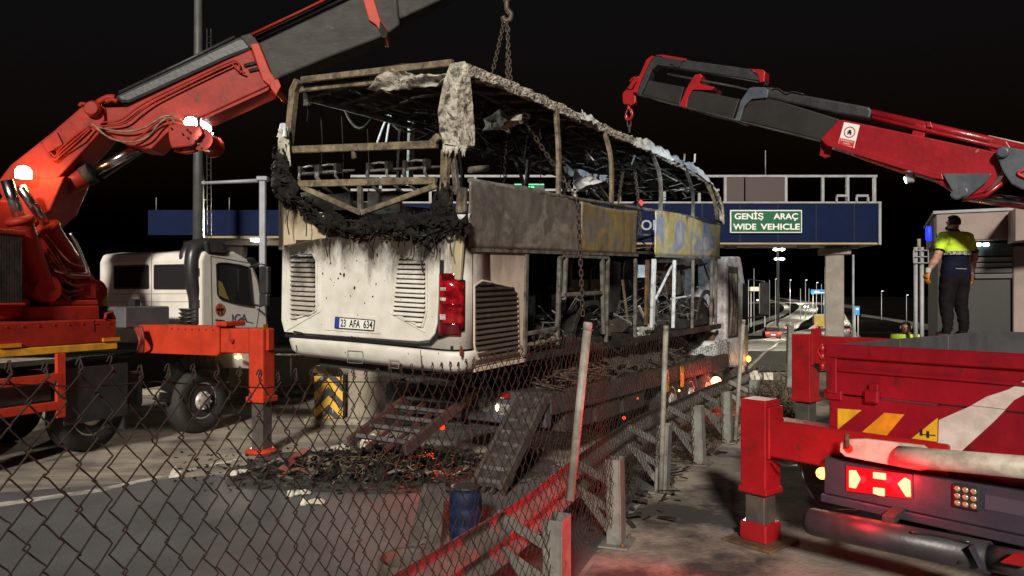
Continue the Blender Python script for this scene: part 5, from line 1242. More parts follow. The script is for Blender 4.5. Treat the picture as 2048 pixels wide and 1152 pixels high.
# glowing beacon by the boom foot
for px, py, v, s_ in ((47, 346, -.50, .10),):
    c = lb(px, py, v); tf(G().lathe(c + V((0, 0, -.07)), (0, 0, 1), [(s_, 0), (s_, .10), (s_ * .7, .15), (.02, .17)], 16), LB, K).obj('beacon', glow('amber beacon light', (1, .62, .25), 14), ck, label='lit amber beacon on the boom foot')
    pw_ = LB.w(c); point('beacon_light', pw_ + V((.22, -.12, .02)), 15, (1, .5, .12), .05)


# rear wall of the cab: two dark windows, creases
vbk = k(402, 600).y
def kv(px, py, d=0.0): return K.hit(px, py, 1, vbk - d)
rwin = []
for w_ in ([(229, 533), (296, 531), (297, 576), (229, 577)], [(309, 531), (372, 530), (372, 577), (309, 577)]):
    q = [kv(*p, .006) for p in w_]; wn_ = G().prism(q, (0, .02, 0)).obj('rear_window', MT['glass'], cb, .006)
    g = G()
    for i in range(4): g.bar(q[i], q[(i + 1) % 4], .03, .010, OUT)
    g.obj('window_seal', MT['blackp'], wn_)
crs = mat('crease shade grey', (.35, .32, .27))
for py in (588, 604): G().bar(kv(214, py, .002), kv(396, py - 1, .002), .012, .008, OUT).obj('body_crease', crs, cb)  # grey strips paint the shade of the pressed creases
G().bar(kv(303, 505, .002), kv(303, 655, .002), .008, .006, OUT).obj('panel_seam', bpy.data.materials['cab seam'], cb)

# bolts and weld lips that break up the big plates
for i in range(7):
    G().lathe((leg.x - 1.5 + i * .13, leg.y - .172, zt - .05), (0, -1, 0), [(.014, 0), (.012, .01)], 6).obj('bolt', MT['orange'], ck)
G().bb((-.28, leg.y - .182, zb - .012), (leg.x - .63, leg.y - .171, zb + .02)).obj('weld_lip', MT['orange_b'], ck, .004)
for i in range(14): G().lathe((.001, vr1 - .12 - i * .2, zs1 - .05), (1, 0, 0), [(.014, 0), (.012, .01)], 6).obj('bolt', MT['orange'], ck)
# ================================================================== low loader under the bus
TR = Fr((.40, 8.85, 0), rad(33.07))
tr = thing('low_loader_trailer', 'low loader trailer with lowered ramps carrying the burnt bus', 'trailer', M=TR.M)
def t_(px, py, u=0.0): return TR.hit(px, py, 0, u)
def tq(px, py, v=0.0): return TR.hit(px, py, 1, v)
TW, TL, DZ = 2.55, 7.4, 1.0
deckm = mat('worn deck steel', (.05, .046, .046), (.03, .026, .023), 3, rough=.6, bump=.5, bscale=20, c3=(.09, .07, .055), scale3=2)
for i in range(9):
    v0 = .1 + (TL - .1) * i / 9; v1_ = .1 + (TL - .1) * (i + 1) / 9
    G().bb((-TW + .06, v0 + .006, DZ - .06), (-.06, v1_ - .006, DZ - .002 * (i % 3))).obj('deck_plate', deckm, tr, .006)
for u in (0, -TW): G().bb((u - .06, .05, DZ - .26), (u + .06, TL, DZ + .015)).obj('side_rail', deckm, tr, .01)
G().bb((-TW + .2, .1, .5), (-.2, TL, .74)).obj('frame', MT['dark'], tr)
G().bb((-TW - .02, -.06, .60), (.05, .08, DZ + .01)).obj('rear_beam', mat('blue grey beam', (.07, .075, .095), (.04, .04, .045), 4, rough=.6), tr, .015)
G().bb((-.5, TL, DZ - .25), (-TW + .5, TL + 1.6, DZ + .42)).obj('gooseneck', MT['rust'], tr, .04)
G().bb((-.25, TL - .1, DZ + .0), (-TW + .25, TL + .1, DZ + .45)).obj('bulkhead', MT['rust'], tr, .02)
for i in range(3):
    v = 4.3 + i * .95
    wheel(tr, (.02, v, .42), (1, 0, 0), .42, .3, 8); wheel(tr, (-TW - .02, v, .42), (-1, 0, 0), .42, .3, 8)
    ar = [V((-.14, v + .47 * math.cos(a), .46 + .47 * math.sin(a))) for a in [math.pi * (.05 + .9 * j / 10) for j in range(11)]]
    G().path(ar, .32, .02, SIDE).obj('mudguard', MT['plastic'], tr)
for v0 in (.5, 1.4, 2.3): G().bb((.0, v0, .46), (-.35, v0 + .8, .72)).obj('storage_box', MT['dark'], tr, .015)
# rear details
o = tq(998, 829, -.068); o2 = tq(1068, 833, -.068)
pl = G().bb((o.x, -.075, o.z - .005), (o2.x, -.067, o.z + .135)).obj('number_plate', mat('shade dimmed plate', (.26, .255, .25), (.18, .175, .17), 12), tr, .003, label='white number plate reading 06 CCV 086')  # white plate darkened in colour to imitate the shade under the bus
fit_text('06 CCV 086', (o.x + .03, -.0765, o.z + .025), V((1, 0, 0)), V((0, 0, 1)), o2.x - o.x - .06, .085, MT['blackp'], pl, bold=.01)
q = tq(994, 815, -.08); G().blob(q, .035, 1, 0, sq=(.7, .6, 1.3)).obj('plate_lamp', glow('plate lamp light', (1, .75, .4), 16), tr, label='lit plate lamp')
q = tq(970, 808, -.066); sd = G().lathe(q, (0, -1, 0), [(.10, 0), (.10, .006)], 24, False).obj('speed_disc', bpy.data.materials['shade dimmed plate'], tr)
G().lathe(q + V((0, -.0065, 0)), (0, -1, 0), [(.085, 0), (.085, .001)], 24, False).obj('disc_face', mat('disc grey', (.22, .22, .21)), sd)
fit_text('70', q + V((-.045, -.009, -.04)), V((1, 0, 0)), V((0, 0, 1)), .09, .08, MT['blackp'], sd, bold=.015)
TL2 = glow('trailer tail glow', (1, .06, .03), 1.5)
for px, py in ((935, 805), (1012, 790)):
    q = tq(px, py, -.07); G().bb((q.x - .07, -.10, q.z - .04), (q.x + .07, -.061, q.z + .04)).obj('tail_light', MT['red_lens'], tr, .005)
# ramps
def ramp(u0, u1, vlen, zfoot, rungs, name, m, mr):
    rp = G(); a = V((0, -.08, DZ - .02)); b = V((0, -vlen, zfoot))
    for u in (u0, u1): rp.bar(V((u, a.y, a.z)), V((u, b.y, b.z)), .05, .13)
    ob = rp.obj(name, m, tr, .008)
    for i in range(rungs):
        t = (i + .5) / rungs; c = a.lerp(b, t)
        G().bar(V((u0 + .03, c.y, c.z + .02)), V((u1 - .03, c.y, c.z + .02)), .06, .05, V((0, .5, .8))).obj('rung', mr, ob, .006)
    for uu in ((u0 * 2 + u1) / 3, (u0 + 2 * u1) / 3): G().bar(V((uu, a.y, a.z - .03)), V((uu, b.y, b.z - .03)), .03, .05).obj('stringer', m, ob)
    return ob
rmr = mat('grey ramp rung', (.10, .09, .10), (.05, .045, .045), 6)
ramp(-1.86, -.98, 1.45, .46, 6, 'ramp', mat('dark red ramp', (.10, .03, .025), (.05, .035, .035), 4, rough=.6), rmr)
rp = ramp(-.31, .07, 1.06, .06, 8, 'ramp', mat('grey ramp steel', (.07, .06, .05), (.035, .03, .026), 5), rmr)
G().grid(10, 24, lambda x, y: (-.27 + .30 * x, -.1 - .95 * y, DZ + .03 - (DZ - .08) * y + .05 * noise.noise(V((x * 4, y * 12, 2)))), False, (0, 0, -.02)).obj('tread_plate', mat('muddy tread', (.042, .037, .03), (.018, .016, .014), 7, rough=.9, bump=.8, bscale=30), rp)
# side reflectors and lamps
for px, py, s_ in ((1248, 836, .03), (1275, 797, .02)):
    q = t_(px, py, .08); G().blob(q, s_, 1, 0).obj('side_marker', TL2, tr, label='lit red side marker')
for px in (1336, 1366):
    q = t_(px, 790, .09); G().bb((.06, q.y - .05, .62), (.09, q.y + .05, .98)).obj('reflector_board', MT['amber_t'], tr)
q = t_(1358, 781, .1); G().blob(q, .02, 1, 0).obj('side_marker', AMB, tr)
fl = t_(1432, 763, .12); fo = G().lathe(fl, (.4, -1, 0), [(.10, 0), (.10, .04), (.07, .07)], 16).obj('rear_lamp', glow('flare lamp light', (1, .25, .12), 14), tr, label='glaring red orange lamp near the tractor')
point('rear_lamp_light', TR.w(fl + V((.25, -.35, .05))), 26, (1, .07, .04), .06)
q = t_(1430, 773, .12); G().blob(q, .05, 1, 0, sq=(1, 1, .6)).obj('indicator_lamp', AMB, tr)
# ash and burnt scrap lying on the deck
rg = random.Random(14); g = G()
for i in range(420):
    v = rg.uniform(.3, 5.2); u = -rg.uniform(.0, .75) if rg.random() < .75 else -rg.uniform(.7, 2.3)
    g.flake((u, v, DZ + rg.uniform(.02, .22)), .28, .12, .015, 5000 + i)
ds = tag(g.obj('deck_scrap', mat('dark brown scrap', (.09, .07, .05), (.03, .025, .02), 8, rough=.8)), 'brown heap of burnt scrap spread along the trailer deck', 'scrap', kind='stuff'); ds.matrix_world = TR.M
g = G()
g.grid(40, 14, lambda x, y: (-.02 - 1.2 * y, 2.2 + 3.2 * x, DZ + .05 + .30 * math.sin(math.pi * min(1, y * 1.2)) * (1 - .7 * x) + .10 * noise.noise(V((x * 14, y * 6, 3))) + .05 * noise.noise(V((x * 40, y * 16, 1)))), False, (0, 0, -.02))
tp = tag(g.obj('burnt_sheeting', mat('brown burnt sheeting', (.07, .055, .042), (.03, .025, .02), 6, rough=.9, bump=.6)), 'crumpled brown burnt sheeting draped over the trailer deck', 'sheeting'); tp.matrix_world = TR.M

# ================================================================== tractor in front of the trailer
TC = Fr(TR.w((-.1, 9.0, 0)), rad(33.07))
tc = thing('tractor_unit', 'pale truck tractor with side mirror beyond the front of the bus', 'truck', M=TC.M)
def tk(px, py, u=0.0): return TC.hit(px, py, 0, u)
cp = [(1452, 640), (1452, 530), (1456, 513), (1482, 513), (1487, 545), (1496, 600), (1498, 690), (1495, 735), (1452, 735)]
P = [tk(*p) for p in cp]
cbn = mat('greyish cab paint', (.42, .43, .45), (.2, .19, .18), 5, .45, .62, rough=.5)
G().prism(P, (-2.4, 0, 0)).obj('cab', cbn, tc, .05, 2)
v0_, v1_ = min(p.y for p in P), max(p.y for p in P)
G().bb((.006, v0_ + .15, 1.3), (-.02, v0_ + .9, 2.85)).obj('opening_shade', MT['dark'], tc)  # dark panel stands in for the shade of an opening
for py0, py1 in ((525, 640),): 
    for dv in (.2, .42, .6): G().tube([(.03, v0_ + dv, 2.7), (.05, v0_ + dv + .05, 2.0), (.02, v0_ + dv, 1.35)], .03, 6).obj('hanging_hose', MT['grey_burnt'], tc)
G().bb((.012, v1_ - .55, 1.55), (-.02, v1_ - .12, 2.5)).obj('door_window', MT['glass'], tc)
G().box((.35, v1_ - .02, 2.15), (.22, .12, .75)).obj('mirror', MT['plastic'], tc, .03)
G().tube([(0, v1_ - .1, 2.6), (.35, v1_ - .02, 2.55), (.36, v1_ - .02, 1.75), (0, v1_ - .1, 1.7)], .02, 6).obj('mirror_arm', MT['plastic'], tc)
q = tk(1440, 665, .02); G().bb((.05, q.y - .35, .62), (-.55, q.y + .35, 1.28)).obj('fuel_tank', MT['pale_frame'], tc, .08, 2)
for v in (v1_ - .55, v0_ - 1.6): wheel(tc, (.0, v, .5), (1, 0, 0), .5, .3, 8); wheel(tc, (-2.4, v, .5), (-1, 0, 0), .5, .3, 8)
G().bb((-.7, v0_ - 2.4, .7), (-1.7, v1_, .98)).obj('chassis', MT['dark'], tc)
q = tk(1497, 718, .08); ind = G().blob(q, .06, 1, 0, sq=(1, 1, 1.3)).obj('indicator_lamp', glow('orange indicator light', (1, .36, .05), 6), tc, label='lit orange side indicator')
point('indicator_light', TC.w(q + V((.3, -.1, 0))), 5, (1, .4, .05), .05)
# ================================================================== red crane truck on the right
Q = Fr((2.63, 5.96, 0), rad(50))
RB = Fr((1.99, 12.3, 0), math.atan2(4.06, 5.26))
cr = thing('crane_truck', 'dark red flatbed crane truck seen from behind, tail lights lit, boom reaching to the bus', 'crane truck', M=Q.M)
def q_(px, py, v=0.0): return Q.hit(px, py, 1, v)
def qc(x, y, v=0.0): return q_(1440 + x / 2.25, 640 + y / 2.25, v)      # from the enlarged lower right quarter
RW, RL_ = 2.45, 3.5
zt_, zm_, zl_, zb_ = q_(1662, 689).z, q_(1662, 786).z, q_(1662, 915).z, q_(1662, 990).z
up = G().bb((0, -.05, zm_ + .006), (RW, 0, zt_)).obj('upper_tailgate', MT['crimson'], cr, .008)
G().bb((-.02, -.085, zt_ - .10), (RW, -.052, zt_ + .012)).obj('gate_top_rail', MT['crimson'], up, .01)
G().bb((-.012, -.080, zm_ + .008), (.075, -.052, zt_ - .103)).obj('gate_stile', MT['crimson'], up, .008)
G().bb((.078, -.072, zm_ + .19), (RW, -.052, zm_ + .215)).obj('gate_crease', MT['crimson'], up, .006)
lw = G().bb((0, -.05, zl_), (RW, 0, zm_ - .006)).obj('lower_tailgate', MT['crimson'], cr, .008)
G().bb((-.04, -.07, zm_ - .045), (.11, -.02, zm_ + .035)).obj('hinge', MT['crimson'], cr, .008)
a = qc(685, 345, -.07); G().bb((a.x - .055, -.10, a.z - .05), (a.x + .055, -.052, a.z + .055)).obj('gate_latch', MT['crimson'], up, .012); G().bb((a.x - .02, -.09, a.z + .05), (a.x + .05, -.052, a.z + .10)).obj('latch_tab', MT['crimson'], up, .006)
for z in (.55, .75, .92):
    G().lathe((-.05, -.06, zm_ + (zt_ - zm_) * z), (0, 0, 1), [(.02, -.03), (.026, 0), (.02, .03)], 10).obj('hinge_pin', MT['red'], cr)
G().tube(spline([(-.04, -.08, zt_ - .12), (-.07, -.1, zt_ - .05), (-.03, -.09, zt_ + .01)], 5), .012, 6).obj('gate_hook', MT['red'], cr)
def decal(pts, v, m, name, par): return G().prism([qc(*p, v) for p in pts], (0, -.002, 0)).obj(name, MT[m], par)
decal([(530, 398), (638, 405), (530, 492)], -.0515, 'yellow_t', 'warning_stripe', lw)
decal([(740, 417), (830, 425), (750, 521), (638, 505)], -.0515, 'amber_t', 'warning_stripe', lw)
decal([(980, 440), (978, 548), (862, 533)], -.0515, 'yellow_t', 'warning_stripe', lw)
zc = zm_
decal([(1368, 415), (1290, 400), (1130, 386), (985, 450), (982, 548), (900, 600), (1070, 606), (1230, 460), (1285, 404)][2:], -.0515, 'white_m', 'white_stripe', lw)
decal([(1560, 226), (1450, 236), (1370, 272), (1300, 312), (1200, 345), (1132, 384), (1285, 401), (1325, 360), (1370, 335), (1450, 288), (1600, 250)], -.0515, 'white_m', 'white_stripe', up)
for i, (x, y) in enumerate(((905, 505), (935, 515))): a = qc(x, y, -.0545); G().box(a, (.02, .002, .05)).obj('printed_mark', MT['blackp'], lw)
G().bar(qc(905, 515, -.0548), qc(970, 520, -.0548), .008, .002, OUT).obj('printed_mark', MT['blackp'], lw)
for i in range(9):                        # bolts along the gate frame
    G().lathe((.035, -.080, zm_ + .05 + i * (zt_ - zm_ - .2) / 8), (0, -1, 0), [(.009, 0), (.008, .006)], 6).obj('bolt', MT['crimson'], up)
for i in range(12): G().lathe((.16 + i * .2, -.05, zl_ + .035), (0, -1, 0), [(.011, 0), (.009, .007)], 6).obj('bolt', MT['crimson'], lw)
# bed walls
inner = mat('grey bed lining', (.07, .068, .072), (.05, .048, .05), 3, rough=.6)
for i in range(3):
    v0, v1_ = .02 + i * RL_ / 3, .02 + (i + 1) * RL_ / 3 - .02
    G().bb((0, v0, zl_ + .1), (.06, v1_, zt_)).obj('side_board', inner, cr, .006); G().bb((RW - .06, v0, zl_ + .1), (RW, v1_, zt_)).obj('side_board', inner, cr, .006)
G().bb((0, RL_, zl_ + .1), (RW, RL_ + .06, zt_ + .005)).obj('front_board', inner, cr, .006)
G().bb((.06, .02, zl_ + .04), (RW - .06, RL_, zl_ + .12)).obj('bed_floor', inner, cr)
# deck between bed and crane, column
G().bb((-1.45, RL_ + .5, 1.45), (RW, RL_ + 3.0, 1.60)).obj('crane_deck', MT['red'], cr, .01)
G().bb((.5, .2, .7), (1.9, 7.5, 1.0)).obj('chassis', MT['dark'], cr)
for v in (1.5, 2.7, 6.4):
    wheel(cr, (.02, v, .5), (-1, 0, 0), .5, .32, 8); wheel(cr, (RW - .02, v, .5), (1, 0, 0), .5, .32, 8)
col = RB.l(V((0, 0, 0)))
cb_ = Q.l(V((7.25, 8.24, 0)))
G().tube([(cb_.x, cb_.y, 1.58), (cb_.x, cb_.y, 3.2)], [.35, .28], 16).obj('crane_column', MT['red'], cr)
# rear cross member with lamps
bm_ = mat('blue black bumper', (.03, .03, .045), (.04, .038, .05), 4, rough=.4, bump=.15)
a, b = qc(500, 622, -.18), qc(497, 835, -.18)
cm = G().bb((.02, -.18, q_(1662, 990, -.18).z), (RW, -.02, q_(1662, 917, -.18).z)).obj('rear_bumper', bm_, cr, .01)
G().bb((.0, -.20, q_(1662, 1008, -.2).z), (RW, -.03, q_(1662, 990, -.18).z - .003)).obj('bumper_lip', bm_, cr, .008)
RG = glow('red lamp light', (1, .10, .045), 10); RG2 = mat('red lamp lens', (.25, .004, .008), rough=.15, emit=(1, .006, .014), es=.35)
V0 = -.182
hs = G().prism([qc(570, 655, V0), qc(868, 695, V0), qc(868, 805, V0), qc(570, 768, V0)], (0, -.015, 0)).obj('lamp_housing', RG2, cm, .004)
V1 = -.199
for P in ([(582, 676), (612, 676), (634, 715), (612, 758), (582, 752)], [(690, 684), (748, 690), (748, 720), (690, 712)], [(690, 752), (742, 758), (742, 792), (720, 790), (690, 780)], [(800, 735), (832, 708), (858, 722), (860, 796), (838, 795)]):
    G().prism([qc(*p, V1) for p in P], (0, -.008, 0)).obj('lamp_segment', RG, cm, .003)
for P in (qc(720, 730, -.36),):
    point('tail_lamp_light', Q.w(P + V((-.05, -.28, -.10))), 17, (1, .015, .03), .12)
tq_ = Q.w(qc(690, 725, -.34)); spot('tail_lamp_beam', tq_, V((.1, 4.5, .75)), 460, (1, .012, .022), 105, .08, .6)
for xx in (605, 720, 830): point('lamp_glow', Q.w(qc(xx, 730, -.26)), 1.6, (1, .015, .03), .03)
bm2 = G(); c = qc(1110, 795, -.185)
l9 = G().bb((c.x - .085, -.21, c.z - .085), (c.x + .085, -.182, c.z + .085)).obj('led_lamp', MT['plastic'], cm, .012)
for i in range(3):
    for j in range(3): G().lathe((c.x + (i - 1) * .05, -.211, c.z + (j - 1) * .05), (0, -1, 0), [(.021, 0), (.019, .006), (.008, .009)], 12).obj('led', mat('led lens', (.4, .32, .22), rough=.15, metal=.3) if 'led lens' not in bpy.data.materials else bpy.data.materials['led lens'], l9)
c = qc(1260, 830, -.181); G().bb((c.x - .09, -.186, c.z - .05), (c.x + .2, -.181, c.z + .05)).obj('faded_plate', mat('faded plate', (.05, .05, .07)), cm)
c = qc(460, 690, -.15); mk = G().blob(c, .05, 2, 0).obj('marker_lamp', glow('orange marker light', (1, .3, .07), 5), cr, label='round orange marker lamp')
G().tube(spline([c + V((.02, .02, -.03)), qc(480, 740, -.1), qc(505, 760, -.05)], 5), .012, 6).obj('marker_stalk', MT['plastic'], cr)
G().tube(spline([qc(365, 625, .1), qc(372, 700, .1), qc(400, 770, .05), qc(450, 830, .0), qc(520, 855, .0), qc(640, 862, 0)], 6), .012, 6).obj('cable', MT['plastic'], cr)
# tow bar stowed across the tail
tv = -.24
tb = G().prism([qc(x, y, tv) for x, y in ((548, 552), (575, 535), (660, 532), (920, 562), (945, 580), (950, 612), (935, 672), (905, 676), (660, 630), (570, 612), (545, 590))], (0, -.03, 0)).obj('tow_bar_plate', MT['towbar'], cr, .008, 2)
G().tube([qc(805, 612, tv - .05), qc(1000, 630, tv - .05), qc(1760, 697, tv - .05)], .075, 20).obj('tow_bar_tube', MT['towbar'], tb)
G().lathe(qc(578, 578, tv - .031), (0, -1, 0), [(.035, 0), (.035, .002)], 16).obj('pin_hole', MT['redp'], tb)
G().tube([qc(572, 575, tv - .05), qc(570, 512, tv - .03)], .018, 8).obj('pin', MT['rust'], tb)
# under-run tube
uv = -.42
ut = G().tube([qc(400, 905, uv), qc(420, 908, uv), qc(1215, 1070, uv)], [.095, .105, .105], 24).obj('underrun_tube', mat('grey tube paint', (.035, .03, .034), (.022, .02, .023), 4, rough=.42, bump=.15), cr)
G().bar(qc(1130, 1015, uv - .12), qc(1180, 1110, uv - .11), .09, .02).obj('tube_bracket', bm_, ut); G().lathe(qc(1085, 1090, uv - .1), (0, -1, .2), [(.012, 0), (.012, .01)], 8).obj('bolt', MT['blackp'], ut)
G().tube(spline([qc(860, 955, uv - .08), qc(980, 965, uv - .06), qc(1125, 1000, uv - .08)], 5), .012, 5).obj('cable', MT['plastic'], ut)
G().tube([qc(1215, 1070, uv), qc(1420, 1112, uv)], .085, 20).obj('tube_end', ut.data.materials[0], ut)
G().prism([qc(1265, 1085, uv - .12), qc(1340, 1040, uv - .12), qc(1400, 1050, uv - .12), qc(1400, 1110, uv - .12)], (0, -.05, 0)).obj('tow_hitch', MT['red'], cr, .01)
G().bar((.6, -.38, .58), (.6, .1, .66), .08, .05).obj('tube_hanger', MT['dark'], cr); G().bar((1.9, -.38, .58), (1.9, .1, .66), .08, .05).obj('tube_hanger', MT['dark'], cr)
# ---- outriggers
def outrig(lx, ly, zt, zred, ztop, zbot, w, dark, u_end, par_name, foot=True):
    L = Q.l(V((lx, ly, 0)))
    lg = G().bb((L.x - w / 2, L.y - w / 2, zred), (L.x + w / 2, L.y + w / 2, zt)).obj('outrigger_leg', MT['red'], cr, .012, 2)
    G().bb((L.x - w / 2 - .015, L.y - w / 2 - .015, zred - .012), (L.x + w / 2 + .015, L.y + w / 2 + .015, zred + .04)).obj('leg_collar', MT['red'], lg, .008)
    G().bb((L.x - w * .38, L.y - w * .38, .12), (L.x + w * .38, L.y + w * .38, zred - .013)).obj('leg_ram', bpy.data.materials['dark ram steel'], lg, .008)
    if foot:
        G().bb((L.x - w * .52, L.y - w * .52, .035), (L.x + w * .52, L.y + w * .52, .20)).obj('foot_socket', MT['red'], lg, .012)
        G().box((L.x, L.y, .024), (.48, .48, .025)).obj('foot_plate', MT['rust'], lg, .004)
    bmn = G().bb((L.x + w / 2 + .003, L.y - w * .42, zbot), (u_end, L.y + w * .42, ztop)).obj('outrigger_beam', MT['red'], cr, .012)
    G().bb((L.x + w / 2 + .004, L.y - w * .47, zbot - .02), (L.x + w / 2 + .03, L.y + w * .47, ztop + .1)).obj('beam_flange', MT['red'], bmn, .004)
    return lg
lz = lambda py, y: W(0, py, y).z
outrig(2.22, 6.48, lz(797, 6.48), lz(980, 6.48), lz(832, 6.48), lz(905, 6.48), .25, 0, .9, 'near')
outrig(4.07, 10.05, lz(668, 10.05), lz(800, 10.05), lz(669, 10.05) - .01, lz(725, 10.05), .27, 0, 1.0, 'far')
L = Q.l(V((2.22, 6.48, 0))); G().tube([(L.x + .2, L.y - .12, lz(905, 6.48) - .02), (L.x + .3, L.y - .12, lz(905, 6.48) - .05), (L.x + .42, L.y - .12, lz(905, 6.48) - .02)], .012, 6).obj('cable', MT['plastic'], cr)
g = G(); rg = random.Random(9)
for i in range(30): g.blob((rg.uniform(.4, 2.2), rg.uniform(1.6, 3.2), zl_ + .18 + rg.uniform(0, .22)), rg.uniform(.08, .2), 1, .5, 2, i, (1.3, 1, .6))
o = tag(g.obj('bed_load', MT['soot']), 'dark heap of scrap lying in the red truck bed', 'scrap', kind='stuff'); o.matrix_world = Q.M
g = G(); g.grid(12, 8, lambda x, y: (1.0 + .5 * x, 2.3 + .4 * y, zl_ + .44 + .08 * noise.noise(V((x * 4, y * 4, 1))) + .05 * math.sin(x * 3.1) * math.sin(y * 3.1)), True, (0, 0, .01))
o = tag(g.obj('pale_rag', MT['cloth']), 'pale rag lying on the load in the red truck bed', 'rag'); o.matrix_world = Q.M

# ---- boom
def rc(x, y, v=0.0): return RB.hit(1220 + x / 2.473, 80 + y / 2.473, 1, v)
def rprism(pts, v0, v1, name, m, bev=.012, par=None): return tf(G().prism([rc(*p, v0) for p in pts], (0, v1 - v0, 0)), RB, Q).obj(name, MT[m] if isinstance(m, str) else m, par or cr, bev, 2)
def rtube(pts, r_, name, m, v=0.0, n=8, sp=0, par=None): return tf(G().tube(spline([rc(*p, v) for p in pts], sp) if sp else [rc(*p, v) for p in pts], r_, n), RB, Q).obj(name, MT[m] if isinstance(m, str) else m, par or cr)
mb2 = rprism([(1040, 490), (1130, 393), (1160, 395), (1910, 553), (1940, 640), (1890, 720), (1840, 760), (1740, 780), (1600, 690), (1068, 520)], -.22, .22, 'main_boom', 'red_scr', .02)
rprism([(1070, 520), (1600, 684), (1650, 690), (1640, 662), (1090, 500)], -.25, -.222, 'boom_flange', 'red_scr', .006, mb2)
rprism([(1210, 558), (1462, 634), (1466, 648), (1440, 648), (1205, 568)], -.20, .20, 'boom_under_plate', 'orange_b', .004, mb2)
rprism([(1035, 492), (1062, 475), (1095, 520), (1085, 575), (1060, 582), (1035, 570), (1042, 540)], -.10, -.04, 'boom_lug', 'red_scr', .006, mb2); rprism([(1035, 492), (1062, 475), (1095, 520), (1085, 575), (1060, 582), (1035, 570), (1042, 540)], .04, .10, 'boom_lug', 'red_scr', .006, mb2)
# telescopic arms, outermost last
rprism([(640, 398), (690, 288), (790, 285), (1135, 392), (1040, 495), (780, 430)], -.17, .17, 'telescopic_arm', 'boomdark', .015)
rprism([(604, 396), (620, 385), (645, 300), (690, 235), (760, 232), (784, 246), (776, 286), (700, 292), (662, 330), (640, 402)], -.21, .21, 'arm_sleeve', 'bluegrey', .012)
rprism([(690, 228), (800, 232), (836, 248), (1280, 330), (1296, 345), (1284, 392), (1130, 366), (776, 288)], -.19, -.02, 'cylinder_housing', 'black_p', .03)
rprism([(352, 322), (412, 245), (640, 292), (606, 394), (470, 362)], -.14, .14, 'telescopic_arm', 'boomdark', .012)
rprism([(338, 318), (352, 300), (384, 226), (418, 172), (446, 166), (456, 180), (440, 214), (516, 232), (505, 248), (408, 246), (384, 290), (376, 338)], -.17, .17, 'arm_collar', 'red', .010)
rprism([(136, 266), (186, 198), (366, 232), (342, 318), (240, 292)], -.11, .11, 'telescopic_arm', 'boomdark', .010)
rtube([(134, 270), (600, 392), (1045, 502)], .018, 'arm_edge', 'boomgrey', -.15, 6)
rprism([(128, 268), (150, 210), (196, 110), (222, 80), (300, 88), (765, 152), (766, 206), (700, 196), (340, 138), (236, 124), (206, 150), (186, 200), (150, 278)], -.15, .02, 'tip_housing', 'black_p', .015)
rprism([(112, 250), (134, 200), (180, 96), (206, 76), (220, 80), (196, 108), (150, 206), (132, 262)], -.17, .05, 'tip_edge', 'red', .006)
rprism([(222, 74), (260, 72), (376, 92), (374, 102), (300, 92)], -.14, .02, 'tip_trim', 'red', .004); rprism([(690, 142), (755, 146), (766, 158), (762, 206), (740, 210), (732, 172)], -.17, .04, 'housing_cap', 'red', .006)
for P, r_ in (([(284, 170), (640, 236)], .02), ([(440, 196), (700, 250)], .016), ([(300, 128), (760, 214)], .014)): rtube(P, r_, 'piston_rod', 'boomgrey', -.12, 8)
rtube([(800, 246), (830, 240), (870, 266), (900, 256), (960, 268)], .01, 'hydraulic_hose', 'plastic', -.2, 5, 4); rtube([(300, 118), (340, 132), (355, 108), (372, 98)], .01, 'hydraulic_hose', 'plastic', -.16, 5, 4)
# top cylinder
tc1 = rtube([(1292, 362), (2100, 550)], .055, 'extension_cylinder', 'red_scr', -.12, 14); rtube([(1292, 396), (1500, 446)], .03, 'piston_rod', 'boomdark', -.12, 10)
rtube([(1296, 384), (2100, 574)], .028, 'feed_pipe', 'red_scr', -.2, 10); rtube([(1870, 478), (2100, 530)], .02, 'feed_pipe', 'towbar', -.12, 8)
rprism([(1492, 462), (1504, 418), (1560, 420), (1560, 450), (1552, 486), (1492, 482)], -.2, .05, 'pipe_saddle', 'red_scr', .01); rprism([(1566, 404), (1586, 404), (1592, 432), (1566, 432)], -.2, .0, 'pipe_clamp', 'red_scr', .005)
rprism([(1840, 520), (1900, 490), (1960, 500), (1990, 545), (1910, 560)], -.2, .1, 'cylinder_bracket', 'red_scr', .01)
# linkage
rprism([(1644, 660), (1888, 660), (1860, 705), (1752, 788), (1712, 780), (1690, 740)], -.28, -.24, 'link_plate', 'bluegrey', .012); rprism([(1644, 660), (1888, 660), (1860, 705), (1752, 788), (1712, 780), (1690, 740)], .24, .28, 'link_plate', 'bluegrey', .012)
rprism([(1906, 560), (1920, 532), (1945, 524), (2120, 556), (2160, 780), (2048, 742), (1985, 712), (1945, 655)], -.32, -.27, 'link_plate', 'bluegrey', .015); rprism([(1906, 560), (1920, 532), (1945, 524), (2120, 556), (2160, 780), (2048, 742), (1985, 712), (1945, 655)], .27, .32, 'link_plate', 'bluegrey', .015)
for x, y in ((1944, 556), (1745, 752), (1716, 764)):
    tf(G().lathe(rc(x, y, -.33 if x > 1900 else -.285), (0, -1, 0), [(.07, 0), (.07, .02), (.045, .03)], 18), RB, Q).obj('pivot_pin', MT['bluegrey'], cr)
rtube([(1780, 772), (2140, 822)], .075, 'lift_rod', 'chrome', 0, 16); rtube([(1740, 790), (1860, 768), (1960, 690)], .03, 'link_bar', 'red_scr', -.2, 8)
rprism([(2020, 640), (2140, 660), (2400, 1000), (2250, 1100)], -.2, .2, 'inner_boom', 'red_scr', .02)
rtube([(2060, 640), (2020, 655), (2030, 670), (2080, 690)], .02, 'boom_mark', 'redp', -.33, 6, 3)
